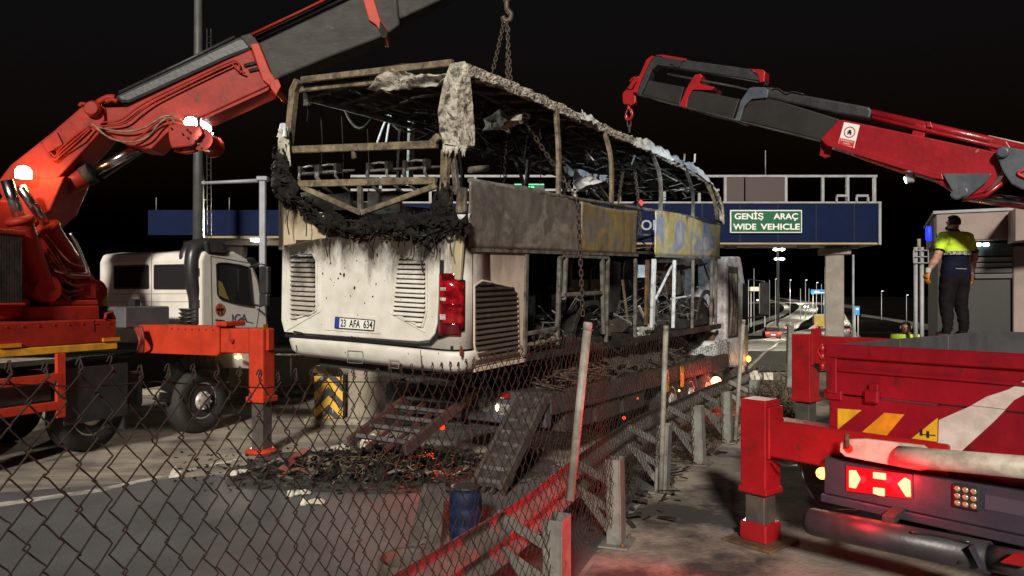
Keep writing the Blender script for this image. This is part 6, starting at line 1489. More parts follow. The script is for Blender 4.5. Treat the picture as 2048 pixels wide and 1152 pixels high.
# no-standing sticker
st_ = [(1158, 406), (1236, 421), (1206, 541), (1126, 524)]
P = [rc(*p, -.2215) for p in st_]
st = tf(G().prism(P, (0, -.003, 0)), RB, Q).obj('warning_sticker', MT['signwhite'], mb2, label='white and red warning sticker with a round sign')
xd, yd = (P[1] - P[0]).normalized(), (P[0] - P[3]).normalized(); hh = (P[0] - P[3]).length; ww = (P[1] - P[0]).length
cc = P[3] + xd * ww * .5 + yd * hh * .64 + V((0, -.004, 0))
def st_obj(g, name, m): return tf(g, RB, Q).obj(name, MT[m], st)
g = G(); n = 26
for i in range(n):
    a, b = 2 * math.pi * i / n, 2 * math.pi * (i + 1) / n; R1, R2 = ww * .36, ww * .29
    g.add([cc + xd * R * math.cos(t) + yd * R * math.sin(t) for R, t in ((R1, a), (R1, b), (R2, b), (R2, a))], [(0, 1, 2, 3)])
st_obj(g, 'sign_ring', 'redp')
g = G(); g.lathe(cc + yd * ww * .08, (0, -1, 0), [(ww * .09, 0), (ww * .09, .001)], 12); g.bar(cc - xd * ww * .08 - yd * ww * .16, cc - xd * ww * .04, .02, .001, OUT); g.bar(cc + xd * ww * .12 - yd * ww * .16, cc + xd * ww * .02, .02, .001, OUT); g.bar(cc - xd * ww * .14, cc + xd * ww * .14, .016, .001, OUT)
st_obj(g, 'sign_figure', 'blackp')
o = P[3] + V((0, -.0035, 0)); pan = G().prism([o + xd * ww * .02 + yd * .01, o + xd * ww * .98 + yd * .01, o + xd * ww * .98 + yd * hh * .34, o + xd * ww * .02 + yd * hh * .34], (0, -.001, 0)); st_obj(pan, 'sticker_panel', 'redp')
for i, tx in enumerate(('KALDIRILAN', 'YÜKÜN', 'ALTINA GİRME')):
    t = fit_text(tx, RB.w(o + xd * ww * (.12 if i != 1 else .3) + yd * hh * (.24 - i * .10) + V((0, -.003, 0))), RB.R @ xd, RB.R @ yd, ww * (.76 if i != 1 else .4), hh * .065, MT['signwhite'], st)
    for v in t.data.vertices: v.co = Q.l(v.co)
# work lamp on the boom
c = rc(1486, 684, -.1); lm = tf(G().box(c, (.10, .1, .12)), RB, Q).obj('work_lamp', MT['steel'], cr, .012)
tf(G().lathe(c + V((-.05, -.02, -.02)), (-1, -.1, -.3), [(.045, 0), (.05, .01), (.03, .02)], 14), RB, Q).obj('lamp_lens', glow('boom lamp light', (.8, .95, 1), 5), lm, label='lit cool white work lamp')
lw_ = RB.w(c + V((-.14, -.04, -.06))); spot('boom_lamp_light', lw_, B.w((-.2, 6.6, 1.9)), 620, (.72, .88, 1), 62, .05, .7)
# hook
hk = [rc(96, 262, -.04), rc(92, 300, -.04)]
hb = rprism([(60, 262), (78, 244), (100, 240), (128, 258), (126, 310), (112, 322), (66, 318), (60, 300)], -.10, .0, 'hook_block', 'red', .02)
rtube([(100, 205), (112, 190), (128, 186)], .02, 'hook_link', 'red', -.05, 8, 4); rprism([(84, 238), (112, 196), (140, 176), (146, 190), (122, 214), (104, 244)], -.13, .02, 'hook_arm', 'red', .01)
rtube([(94, 320), (94, 338), (106, 350), (110, 372), (98, 392), (84, 388), (80, 372)], .026, 'hook', 'red', -.05, 10, 5)
rtube([(86, 344), (80, 360), (80, 374)], .012, 'hook_latch', 'red', -.05, 6)
# ================================================================== guardrail
gr = thing('guardrail', 'low steel guardrail with braced posts curving along the shoulder', 'guardrail', loc=(.5, 6.0, 0))
O6 = V((.5, 6.0, 0))
def perp(i, L): 
    a, b = L[max(i - 1, 0)], L[min(i + 1, len(L) - 1)]; d = (b - a).normalized(); return V((-d.y, d.x, 0)), d
RP = []
for i, p in enumerate(FP):
    n, d = perp(i, FP); RP.append(p + n * .42)
prof = [(.0, .80), (.035, .77), (.075, .73), (.075, .68), (.0, .63), (.0, .60), (.075, .55), (.075, .50), (.035, .46), (.0, .43)]
idx = [i for i, p in enumerate(RP) if p.y > .6]
segs = []
step = 8
def rail_seg(i0, i1, name, prof, m, off=0.0, lap=0):
    g = G(); rows = []
    for i in range(i0, i1 + 1):
        n, d = perp(i, RP); rows.append([RP[i] + n * (dx + off) + V((0, 0, z)) - O6 for dx, z in prof])
    k_ = len(prof); g.v = [tuple(p) for r_ in rows for p in r_]
    g.f = [(a * k_ + b, a * k_ + b + 1, (a + 1) * k_ + b + 1, (a + 1) * k_ + b) for a in range(len(rows) - 1) for b in range(k_ - 1)]; g.sm = [False] * len(g.f)
    ob = g.obj(name, m, gr); sd = ob.modifiers.new('thick', 'SOLIDIFY'); sd.thickness = .004; return ob
i = idx[0]
alt = 0
while i < idx[-1]:
    j = min(i + 20, idx[-1]); rail_seg(i, j, 'beam', prof, MT['rail_red'], .0 + .006 * (alt % 2)); i = j; alt += 1
POSTS = [(.30, 4.75), (.93, 6.42), (1.69, 8.14), (2.46, 9.47), (3.25, 10.9), (4.15, 12.4), (-.42, 3.05), (-1.2, 1.4)]
pm_ = MT['post']
rg = random.Random(6)
for (x, y) in POSTS:
    i = min(range(len(FP)), key=lambda i: (FP[i].x - x) ** 2 + (FP[i].y - y) ** 2); n, d = perp(i, FP); c = V((x, y, 0)) - O6
    R = Matrix((d, n, V((0, 0, 1)))).transposed()
    tilt = Matrix.Rotation(rg.gauss(0, .025), 3, 'X') @ Matrix.Rotation(rg.gauss(0, .02), 3, 'Y'); R = R @ tilt
    g = G()                                # C-section post
    g.box(c + R @ V((0, -.055, .39)), (.18, .012, .76), R); g.box(c + R @ V((.084, .012, .39)), (.012, .12, .758), R); g.box(c + R @ V((-.084, .012, .39)), (.012, .12, .758), R)
    po_ = g.obj('post', pm_, gr, .003)
    G().box(c + V((0, 0, .022)), (.34, .26, .018), R).obj('base_plate', pm_, po_, .003)
    G().prism([c + R @ V((.075, -.03, .30)), c + R @ V((.075, -.03, .04)), c + R @ V((.20, -.03, .04))], R @ V((0, .012, 0))).obj('gusset', pm_, po_)
    for z0, z1 in ((.55, .72), (.30, .50)): G().bar(c + R @ V((0, .05, z0)), c + n * .44 + V((0, 0, z1)), .07, .012, d).obj('brace', pm_, po_, .002)
    G().bar(c + R @ V((-.03, .05, .12)), c + n * .34 + V((0, 0, .46)), .07, .012, d).obj('brace', pm_, po_, .002)
    for dx in (-.13, .13): G().lathe(c + R @ V((dx, -.08, .03)), (0, 0, 1), [(.016, 0), (.016, .03)], 6).obj('anchor_bolt', MT['rust'], po_)

# ================================================================== chain-link fence on the guardrail posts
fe = thing('chain_link_fence', 'rusty chain link fence with pale poles curving across the foreground', 'fence', loc=(0, 0, 0))
cum = [0.0]
for a, b in zip(FP[:-1], FP[1:]): cum.append(cum[-1] + (b - a).length)
def at(sdist):
    for i in range(len(cum) - 1):
        if cum[i] <= sdist <= cum[i + 1]:
            t = (sdist - cum[i]) / (cum[i + 1] - cum[i]); return FP[i].lerp(FP[i + 1], t), (FP[i + 1] - FP[i]).normalized()
    return FP[-1], (FP[-1] - FP[-2]).normalized()
# poles: (base photo point on the post, top photo point)
poles = []
for (bx_, by_, tx, ty, dep, lean, rr_) in ((1140, 1000, 1176, 646, 4.9, 0, .029), (1321, 985, 1332, 652, 8.1, 0, .030), (1470, 880, 1487, 640, 10.9, 0, .030), (1578, 775, 1581, 648, 12.6, 0, .06)):
    a, b = W(bx_, by_, dep - .08), W(tx, ty, dep - .02)
    g = G()
    if rr_ > .05: g.bar(a, b, .10, .10); ob = g.obj('pole', MT['post'], fe, .01)
    else:
        g.tube([a, b], rr_, 12); ob = g.obj('pole', MT['polemat'], fe)
    G().lathe(b, (b - a), [(rr_ * 1.08, -.05), (rr_ * 1.08, .0), (rr_ * .9, .006)], 12).obj('cap', MT['polemat'], ob)
    poles.append((a, b))
HW, VP = .0425, .058
def top_z(y):                              # height of the mesh's upper edge: sags between the poles
    K_ = [(0, 2.10), (1.4, 2.06), (1.63, 2.05), (2.23, 1.97), (2.67, 1.92), (3.33, 1.88), (3.96, 1.88), (4.9, 1.95), (6.5, 1.72), (8.1, 1.92), (9.5, 1.5), (10.9, 1.55), (12.6, 1.2), (15, 1.1)]
    for (a, za), (b, zb) in zip(K_[:-1], K_[1:]):
        if y <= b: return za + (zb - za) * (y - a) / (b - a)
    return 1.1
def wire_mesh(nz, flip, r_, sides, seed=0):
    g = G(); P = []; rq = random.Random(seed)
    for kz in range(nz + 1):
        sx = 1 if (kz + flip) % 2 else -1
        # a short straight run on each bend makes the interlocking knuckle
        P.append(V((sx * HW * .42, .003 * sx, -kz * VP + VP * .16))); P.append(V((sx * (HW * .5 + .0042), .004 * sx, -kz * VP + VP * .05))); P.append(V((sx * (HW * .5 + .0042), -.004 * sx, -kz * VP - VP * .05))); P.append(V((sx * HW * .42, -.003 * sx, -kz * VP - VP * .16)))
    sx = 1 if flip % 2 else -1
    P = [V((sx * HW * .30, .006, VP * .22)), V((sx * HW * .40, .006, VP * .52)), V((sx * HW * .50, .004, VP * .56)), V((sx * HW * .52, -.002, VP * .45))] + P
    P = [p + V((rq.gauss(0, .0011) + .006 * noise.noise(V((p.z * 3, seed, 0))), rq.gauss(0, .0016) + .012 * noise.noise(V((p.z * 2.2, seed, 7))), rq.gauss(0, .0012))) for p in P]
    g.tube(P, r_, sides, True, True); return g.mesh('wire', MT['wire'])
wm = [wire_mesh(26, f % 2, .0024, 6, f) for f in range(12)]
wf_ = [wire_mesh(26, f % 2, .0026, 4, 20 + f) for f in range(12)]
L_ = cum[-1]; n_w = int(L_ / HW); cnt = 0; far_list = []
rg = random.Random(10)
for i in range(n_w):
    sd = i * HW; p, d = at(sd)
    if p.y < .9: continue
    if p.y > 11.2: break
    zt0 = top_z(p.y) - .03 + rg.gauss(0, .008)
    lean = .05 * math.sin(sd * .8)
    n = V((-d.y, d.x, 0))
    bow = .035 * math.sin(sd * 2.1) + .02 * math.sin(sd * 5.3)
    zax = (V((0, 0, 1)) + d * lean * .4 + n * lean * .2).normalized(); xax = (d - zax * d.dot(zax)).normalized(); yax = zax.cross(xax)
    M = Matrix((xax, yax, zax)).transposed().to_4x4(); base = p + n * (.10 + bow * .3); M.translation = base + V((0, 0, zt0)) + d * lean * .4 * zt0 * .5
    if cnt < 300:
        o = bpy.data.objects.new('wire', wm[i % 12] if p.y < 4 else wf_[i % 12]); COL.objects.link(o); o.parent = fe; o.matrix_local = M; cnt += 1
    else: far_list.append((M, i % 12))
g = G()
for M, f in far_list:
    me = wf_[f]; b = len(g.v); g.v += [tuple(M @ v.co) for v in me.vertices]; g.f += [tuple(b + j for j in pl_.vertices) for pl_ in me.polygons]; g.sm += [True] * len(me.polygons)
tag(g.obj('far_wire', MT['wire'], fe), kind='stuff')
for off in (.05,):
    pts = []
    for i in range(0, len(FP), 2):
        p = FP[i]
        if p.y < .9 or p.y > 11.2: continue
        n, d = perp(i, FP); pts.append(p + n * .11 + V((0, 0, top_z(p.y) - off + .01 * math.sin(i))))
    G().tube(pts, .0022, 5).obj('tension_wire', MT['wire'], fe)
# ================================================================== people
def skin_body(name, joints, edges, mats, pick, parent, sub=2):
    names = list(joints); me = bpy.data.meshes.new(name)
    me.from_pydata([joints[n][0] for n in names], [(names.index(a), names.index(b)) for a, b in edges], [])
    o = bpy.data.objects.new(name, me); COL.objects.link(o)
    m = o.modifiers.new('skin', 'SKIN'); m.use_smooth_shade = True
    for i, n in enumerate(names):
        r_ = joints[n][1]; me.skin_vertices[0].data[i].radius = r_ if isinstance(r_, tuple) else (r_, r_)
    me.skin_vertices[0].data[names.index('pelvis')].use_root = True
    o.modifiers.new('sub', 'SUBSURF').levels = sub
    dg = bpy.context.evaluated_depsgraph_get(); ev = bpy.data.meshes.new_from_object(o.evaluated_get(dg))
    bpy.data.objects.remove(o)
    ev.materials.clear()
    for x in mats: ev.materials.append(x)
    for p in ev.polygons: p.material_index = pick(p.center); p.use_smooth = True
    for v in ev.vertices:                 # folds in the cloth
        if v.co.z < 1.48: v.co += v.normal * (.013 * noise.noise(V((v.co.x * 9, v.co.y * 9, v.co.z * 17))) + .006 * noise.noise(v.co * 30))
    ob = bpy.data.objects.new('body', ev); COL.objects.link(ob); ob.parent = parent
    return ob
skinm = mat('skin', (.42, .23, .16), (.36, .19, .13), 20, rough=.55)
hiv = mat('fluorescent yellow cloth', (.56, .80, .04), (.50, .74, .03), 9, rough=.8, bump=.25, bscale=14)
navyc = mat('navy shirt cloth', (.005, .006, .016), (.008, .009, .022), 9, rough=.9, bump=.3, bscale=14, spec=.1)
trou = mat('dark trouser cloth', (.006, .005, .006), (.010, .008, .009), 9, rough=.9, bump=.3, bscale=10, spec=.1)
hairm = mat('dark hair', (.015, .011, .009), (.03, .022, .018), 40, rough=.8, bump=.6, bscale=90)
glovem = mat('orange coated glove', (.62, .26, .03), (.5, .2, .02), 20, rough=.7); cuffm = mat('grey glove cuff', (.4, .39, .36), rough=.9)
shoem = mat('brown work shoe', (.10, .05, .035), rough=.7)
reflm = mat('checked reflective band', (.35, .36, .36), (.03, .03, .04), 30, .48, .52, rough=.4)

H_ = 1.74
mp = V((6.22, 10.18, 1.602))
man = thing('person', 'person in yellow and navy shirt with orange gloves standing with back turned on the truck', 'person', loc=mp)
man.rotation_euler = (0, 0, rad(16))       # back to the camera, chest turned a little to the left
J = {
 'pelvis': ((0, 0, .93), (.185, .14)), 'waist': ((0, .0, 1.08), (.19, .135)), 'chest': ((0, -.01, 1.28), (.225, .15)), 'uchest': ((0, -.01, 1.42), (.20, .12)), 'neck': ((0, .005, 1.50), (.062, .062)), 'neck2': ((0, .02, 1.555), (.06, .06)),
 'head': ((0, .03, 1.635), (.082, .098)), 'crown': ((0, .025, 1.71), (.058, .07)),
 'shl': ((-.205, -.01, 1.43), (.09, .088)), 'shr': ((.205, -.01, 1.43), (.09, .088)),
 'ell': ((-.325, -.03, 1.17), (.055, .055)), 'elr': ((.315, -.03, 1.165), (.055, .055)), 'ual': ((-.275, -.02, 1.31), (.072, .072)), 'uar': ((.27, -.02, 1.31), (.072, .072)),
 'fal': ((-.37, .01, 1.07), (.05, .05)), 'far': ((.335, .02, 1.06), (.05, .05)), 'wrl': ((-.42, .05, .945), (.033, .033)), 'wrr': ((.35, .05, .92), (.033, .033)),
 'hipl': ((-.115, 0, .86), (.135, .135)), 'hipr': ((.115, 0, .86), (.135, .135)), 'knl': ((-.135, .02, .49), (.095, .098)), 'knr': ((.125, .03, .49), (.095, .098)),
 'cfl': ((-.15, -.02, .30), (.08, .082)), 'cfr': ((.14, -.01, .30), (.08, .082)), 'anl': ((-.16, -.02, .09), (.062, .064)), 'anr': ((.15, -.01, .09), (.062, .064)), 'tol': ((-.19, .14, .035), (.042, .034)), 'tor': ((.17, .15, .035), (.042, .034)),
}
ED = [('pelvis', 'waist'), ('waist', 'chest'), ('chest', 'uchest'), ('uchest', 'neck'), ('neck', 'neck2'), ('neck2', 'head'), ('head', 'crown'), ('uchest', 'shl'), ('uchest', 'shr'), ('shl', 'ual'), ('ual', 'ell'), ('ell', 'fal'), ('fal', 'wrl'), ('shr', 'uar'), ('uar', 'elr'), ('elr', 'far'), ('far', 'wrr'),
      ('pelvis', 'hipl'), ('pelvis', 'hipr'), ('hipl', 'knl'), ('knl', 'cfl'), ('cfl', 'anl'), ('anl', 'tol'), ('hipr', 'knr'), ('knr', 'cfr'), ('cfr', 'anr'), ('anr', 'tor')]
def pick(c):
    if c.z > 1.515: return 0
    armx = abs(c.x) > .255 and c.z < 1.40
    if c.z > .80 and abs(c.x) > .265 and c.z < 1.235: return 0
    if armx and c.z < 1.235: return 0
    if c.z > 1.215: return 1
    if c.z > .88: return 2
    if c.z < .075: return 4
    return 3
body = skin_body('body', J, ED, [skinm, hiv, navyc, trou, shoem], pick, man, 3)
G().grid(24, 4, lambda x, y: (.235 * math.cos(2 * math.pi * x), -.008 + .160 * math.sin(2 * math.pi * x), 1.175 + .045 * y), True).obj('reflective_band', reflm, man)
G().grid(20, 3, lambda x, y: ((.066 + .006 * y) * math.cos(2 * math.pi * x), .008 + (.066 + .006 * y) * math.sin(2 * math.pi * x), 1.50 + .03 * (1 - y)), True).obj('collar', navyc, man)
for sx, a in ((-1, J['ual'][0]), (1, J['uar'][0])):
    a = V(a); b = V(J['ell' if sx < 0 else 'elr'][0]); d = (b - a).normalized(); c0 = a.lerp(b, .48)
    G().lathe(c0, d, [(.072, 0), (.075, .012), (.074, .022), (.066, .024)], 16).obj('sleeve_cuff', navyc, man)
G().bar((-.13, -.134, .985), (.05, -.14, .98), .004, .006).obj('pocket_trim', cuffm, man)
# hair cap and ears, beard edge
g = G()
def hair(x, y):
    th = 2 * math.pi * x; ph = y * 2.0; p = V((.088 * math.cos(th) * math.sin(ph), .103 * math.sin(th) * math.sin(ph), .100 * math.cos(ph)))
    k_ = 1 + .03 * noise.noise(p * 40); p *= k_
    if p.y > .015 and p.z < .055: p = p * .6
    return V((0, .028, 1.645)) + p
g.grid(28, 12, hair, True); g.obj('hair', hairm, man)
for sx in (-1, 1): G().blob((sx * .088, .03, 1.63), .028, 2, .1, sq=(.45, .8, 1.15)).obj('ear', skinm, man)
g = G(); g.blob((0, .118, 1.62), .016, 1, .1, sq=(.8, 1, 1.3)); g.obj('nose', skinm, man)
for sx in (-1, 1): G().blob((sx * .032, .112, 1.645), .011, 1, 0).obj('eye', MT['blackp'], man)
G().blob((0, .10, 1.565), .055, 2, .15, sq=(1.1, .55, .7)).obj('beard', hairm, man)
# gloves: palm, four fingers, thumb
def hand(w, dirv, side, par):
    w = V(w); d = V(dirv).normalized(); sx = V((side, 0, 0)); acr = V((0, 1, 0)); acr = (acr - d * acr.dot(d)).normalized(); nor = d.cross(acr).normalized()
    g = G(); c = w + d * .055
    vs = []; P = [w - d * .01, w + d * .03, w + d * .07, w + d * .095]; wd = [.028, .040, .043, .040]
    rows = []
    for p, a in zip(P, wd): rows.append([p + acr * (a * math.cos(t)) + nor * (.018 * math.sin(t)) for t in [2 * math.pi * i / 12 for i in range(12)]])
    g.v += [tuple(p) for r_ in rows for p in r_]; g.f += [(a * 12 + b, a * 12 + (b + 1) % 12, (a + 1) * 12 + (b + 1) % 12, (a + 1) * 12 + b) for a in range(3) for b in range(12)]; g.f += [tuple(range(12)), tuple(range(36, 48))]; g.sm += [True] * 38
    curl = -side
    for i, (o_, ln) in enumerate(((.030, .075), (.010, .085), (-.010, .078), (-.028, .062))):
        s0 = w + d * .088 + acr * o_; s1 = s0 + d * ln * .45 + nor * (curl * .010); s2 = s1 + d * ln * .33 + nor * (curl * .022); s3 = s2 + d * ln * .18 + nor * (curl * .024)
        g.tube([s0, s1, s2, s3], [.011, .0105, .0095, .007], 7)
    s0 = w + d * .03 + acr * .034; s1 = s0 + d * .032 + acr * .026; s2 = s1 + d * .034 + acr * .006 + nor * (curl * .012)
    g.tube([s0, s1, s2], [.014, .012, .009], 7)
    ob = g.obj('glove', glovem, par)
    G().lathe(w - d * .05, d, [(.036, 0), (.038, .01), (.036, .055), (.034, .07)], 14).obj('glove_cuff', cuffm, ob)
hand(J['wrl'][0], (-.12, .12, -1), -1, man); hand(J['wrr'][0], (.0, .10, -1), 1, man)

# second person, seen over the truck's side
p2 = W(1812, 0, 13.4); p2.z = 0.0
ma2 = thing('person', 'person in yellow safety vest looking down behind the red truck bed', 'person', loc=p2); ma2.rotation_euler = (0, 0, rad(150))
J2 = {kk: ((V(v[0]) + V((0, (.06 if 'head' in kk or 'crown' in kk else 0), 0))), v[1]) for kk, v in J.items()}
def pick2(c):
    if c.z > 1.50: return 0
    if c.z > .95 and abs(c.x) < .26: return 1
    if c.z > .95: return 2
    return 3
skin_body('body', J2, ED, [skinm, hiv, navyc, trou], pick2, ma2)
g = G(); g.grid(28, 12, lambda x, y: hair(x, y) + V((0, .06, 0)), True); g.obj('hair', hairm, ma2)
g = G(); g.blob((0, .178, 1.62), .016, 1, .1, sq=(.8, 1, 1.3)); g.obj('nose', skinm, ma2)
for sx in (-1, 1): G().blob((sx * .032, .172, 1.645), .011, 1, 0).obj('eye', MT['blackp'], ma2); G().blob((sx * .088, .09, 1.63), .028, 2, .1, sq=(.45, .8, 1.15)).obj('ear', skinm, ma2)
G().box((0, .171, 1.585), (.05, .01, .012)).obj('mouth', mat('lips', (.25, .1, .08)), ma2)
hand(J['wrl'][0], (-.12, .12, -1), -1, ma2); hand(J['wrr'][0], (.0, .10, -1), 1, ma2)
for o in ma2.children:
    if o.name.startswith('glove'):
        o.name = 'hand'; o.data.materials[0] = skinm
        for c in o.children: c.name = 'sleeve_cuff'; c.data.materials[0] = navyc
for z in (1.06, 1.2): G().grid(24, 2, lambda x, y: (.235 * math.cos(2 * math.pi * x), -.008 + .162 * math.sin(2 * math.pi * x), z + .04 * y), True).obj('reflective_band', cuffm, ma2)
# ================================================================== lifting chains
def link_mesh():
    g = G(); P = []; L, w_ = .030, .017
    for i in range(14):
        a = 2 * math.pi * i / 14; x = w_ * math.cos(a); z = w_ * math.sin(a) + (L - .012 if math.sin(a) > 0 else -(L - .012)); P.append(V((x, 0, z)))
    n = 6; vs = []; fs = []
    for i, p in enumerate(P):
        d = (P[(i + 1) % 14] - P[i - 1]).normalized(); x = V((0, 1, 0)); y = d.cross(x)
        vs += [p + (x * math.cos(2 * math.pi * k_ / n) + y * math.sin(2 * math.pi * k_ / n)) * .0062 for k_ in range(n)]
    for i in range(14):
        for k_ in range(n): fs.append((i * n + k_, i * n + (k_ + 1) % n, ((i + 1) % 14) * n + (k_ + 1) % n, ((i + 1) % 14) * n + k_))
    g.add(vs, fs, True); return g.mesh('chain_link', MT['chain'])
LM = link_mesh()
def chain(pts, label, sc=1.3, sag=0.0, m=None):
    pts = [V(p) for p in pts]; t = thing('lifting_chain', label, 'chain', loc=pts[0]); o0 = pts[0]
    seg = []
    for a, b in zip(pts[:-1], pts[1:]): seg += arc(a, b, sag, 10)[:-1]
    seg.append(pts[-1]); acc = [0]
    for a, b in zip(seg[:-1], seg[1:]): acc.append(acc[-1] + (b - a).length)
    pit = .050 * sc; n = int(acc[-1] / pit)
    for i in range(n):
        d_ = (i + .5) * pit; j = max(jj for jj in range(len(acc)) if acc[jj] <= d_); j = min(j, len(seg) - 2)
        p = seg[j].lerp(seg[j + 1], (d_ - acc[j]) / max(1e-6, acc[j + 1] - acc[j])); d = (seg[j + 1] - seg[j]).normalized()
        x, y, z = frame_of(d, V((0, 1, 0.1)))
        if i % 2: x, y = y, -x
        M = (Matrix((x, y, z)).transposed() @ Matrix.Scale(sc, 3)).to_4x4(); M.translation = p - o0
        o = bpy.data.objects.new('chain_link', LM); COL.objects.link(o); o.parent = t; o.matrix_local = M
    return t
hk_ = thing('hoist_hook', 'steel hoist hook hanging at the top edge above the bus', 'hook', loc=W(1014, 20, 10.85))
G().tube(spline([(0, 0, .15), (0, 0, .02), (.06, 0, -.06), (.04, 0, -.15), (-.03, 0, -.16), (-.06, 0, -.1)], 6), [.04] * 31, 8).obj('hook', MT['chain'], hk_)
G().box((0, 0, .22), (.12, .1, .2)).obj('hook_block', MT['rust'], hk_, .02)
G().tube([(0, 0, .3), (0, 0, 1.4)], .012, 6).obj('hoist_rope', MT['chain'], hk_)
r1 = lambda px, py, y: W(px, py, y)
chain([r1(1013, 38, 10.85), r1(1022, 172, 10.6)], 'rusty chain strand hanging straight from the hook to the roof edge', 1.35)
chain([r1(1017, 40, 10.9), r1(1014, 165, 10.7)], 'second chain strand close behind the straight one above the roof', 1.35)
chain([r1(1008, 45, 10.8), r1(984, 150, 10.4)], 'chain strand slanting left from the hook to the roof', 1.35)
chain([r1(1020, 205, 10.5), r1(1009, 372, 10.2)], 'chain hanging inside the upper deck below the crumpled scrap', 1.35)
sA = B.w(s(1050, 240, -.4)); sB = B.w(s(1112, 335, -.2)); sC = B.w(s(1156, 398, .09)); sD = B.w(s(1166, 640, .10))
chain([sA, sB, sC], 'chain slanting down through the upper window opening', 1.3, .02)
chain([sC, sD], 'long chain hanging down the outside of the scorched side panel', 1.35)
chain([B.w(s(1246, 342, -.4)), B.w(s(1236, 410, -.2))], 'short thin chain hanging in the front upper window, left one', 1.2)
chain([B.w(s(1270, 342, -.3)), B.w(s(1281, 440, .05)), B.w(s(1279, 470, .05))], 'thin chain with red tag hanging in the front upper window', 1.2)
hp_ = RB.w(rc(94, 398, -.05)); chain([hp_, hp_ + V((.02, .05, -.20))], 'short chain under the red crane hook', 1.8)
q = B.w(s(1277, 405, .03)); o = G().prism([q, q + V((.05, -.02, -.06)), q + V((.09, -.02, .0)), q + V((.03, 0, .05))], (.0, .02, 0)).obj('red_tag', mat('glowing red plastic tag', (.5, .01, .02), emit=(1, .02, .03), es=.12)); tag(o, 'small red tag hanging on the thin chain', 'tag')  # the tag's faint glow is added, it holds no lamp

# ================================================================== debris on the ground
rg = random.Random(77); g = G(); g2 = G()
for i in range(2300):
    a = rg.uniform(0, 6.283); rr_ = abs(rg.gauss(0, .42)); p = V((-1.6 + 2.1 * rr_ * math.cos(a), 9.25 + 1.05 * rr_ * math.sin(a), 0))
    z = .014 + max(0, .30 - .34 * rr_) * rg.random() * (1 if rg.random() < .8 else 1.4)
    (g if i % 7 else g2).flake((p.x, p.y, z), rg.uniform(.03, .14), rg.uniform(.02, .06), .008, 20000 + i)
for i in range(150):
    rr_ = abs(rg.gauss(0, .35)); a = rg.uniform(0, 6.283); g.blob((-1.45 + 1.2 * rr_ * math.cos(a), 9.3 + .8 * rr_ * math.sin(a), .05 + max(0, .12 - .2 * rr_)), rg.uniform(.03, .10), 1, .7, 3, i)
tag(g.obj('charred_debris', MT['char']), 'black charred debris heap on the road below the bus tail', 'debris', kind='stuff')
tag(g2.obj('ashen_debris', mat('grey brown ash', (.16, .13, .095), (.07, .058, .045), 12, rough=.95)), 'grey brown ash and scraps mixed through the debris heap', 'debris', kind='stuff')
g = G()
for i in range(1600):                      # wiry tangle (tyre cord, straw-like strands)
    c = V((rg.gauss(-1.72, .28), rg.gauss(9.25, .20), .03 + abs(rg.gauss(0, .09)))); d = V((rg.gauss(0, 1), rg.gauss(0, 1), rg.gauss(0, .5))).normalized() * rg.uniform(.03, .10)
    g.bar(c - d, c + d, .004, .004)
tag(g.obj('wire_tangle', mat('straw coloured strands', (.20, .165, .09), (.09, .07, .045), 14, rough=.9)), 'straw coloured tangle of burnt wire strands in the debris heap', 'debris', kind='stuff')
for i, (px, py, L, a_) in enumerate(((600, 955, .5, .3), (690, 950, .7, -.2), (800, 958, .6, .5), (850, 945, .5, -.5), (560, 935, .4, .1), (880, 960, .7, .2), (720, 935, .5, 1.2))):
    c = GR(px, py); d = V((math.cos(a_), math.sin(a_), 0)) * L / 2
    o = G().tube(spline([c - d + V((0, 0, .03)), c - d * .3 + V((.03, .05, .10)), c + d * .4 + V((0, -.04, .06)), c + d + V((0, 0, .15 if i % 2 else .03))], 4), .012 if i % 2 else .02, 6).obj('twisted_bar', MT['grey_burnt' if i % 3 else 'rust'])
    tag(o, ('leftmost thin', 'long rusty' if i == 3 else 'long grey', 'middle grey', 'short rusty', 'small', 'rightmost', 'raised')[i] + ' twisted bar lying in the ' + ('left edge', 'near edge', 'right half', 'right edge', 'far left edge', 'far right edge', 'middle')[i] + ' of the debris heap', 'bar', 'twisted bars in the debris')
g = G()
for i in range(420):
    a = GR(rg.triangular(330, 1000, 700), rg.triangular(895, 1000, 940)); g.flake((a.x, a.y, .016), rg.uniform(.02, .07), .03, .006, 31000 + i)
tag(g.obj('scattered_crumbs', MT['char']), 'small black crumbs scattered over the road round the heap', 'debris', kind='stuff')
g = G()
for i in range(170):
    sd = rg.uniform(6.5, 13.0); p, d = at(sd); n = V((-d.y, d.x, 0)); c = p + n * rg.gauss(.32, .2) + d * rg.gauss(0, .2)
    g.flake((c.x, c.y, .02 + rg.random() * .10), rg.uniform(.05, .25), rg.uniform(.02, .06), .008, 41000 + i)
tag(g.obj('fence_foot_litter', MT['soot']), 'litter of broken strips along the foot of the guardrail', 'litter', kind='stuff')

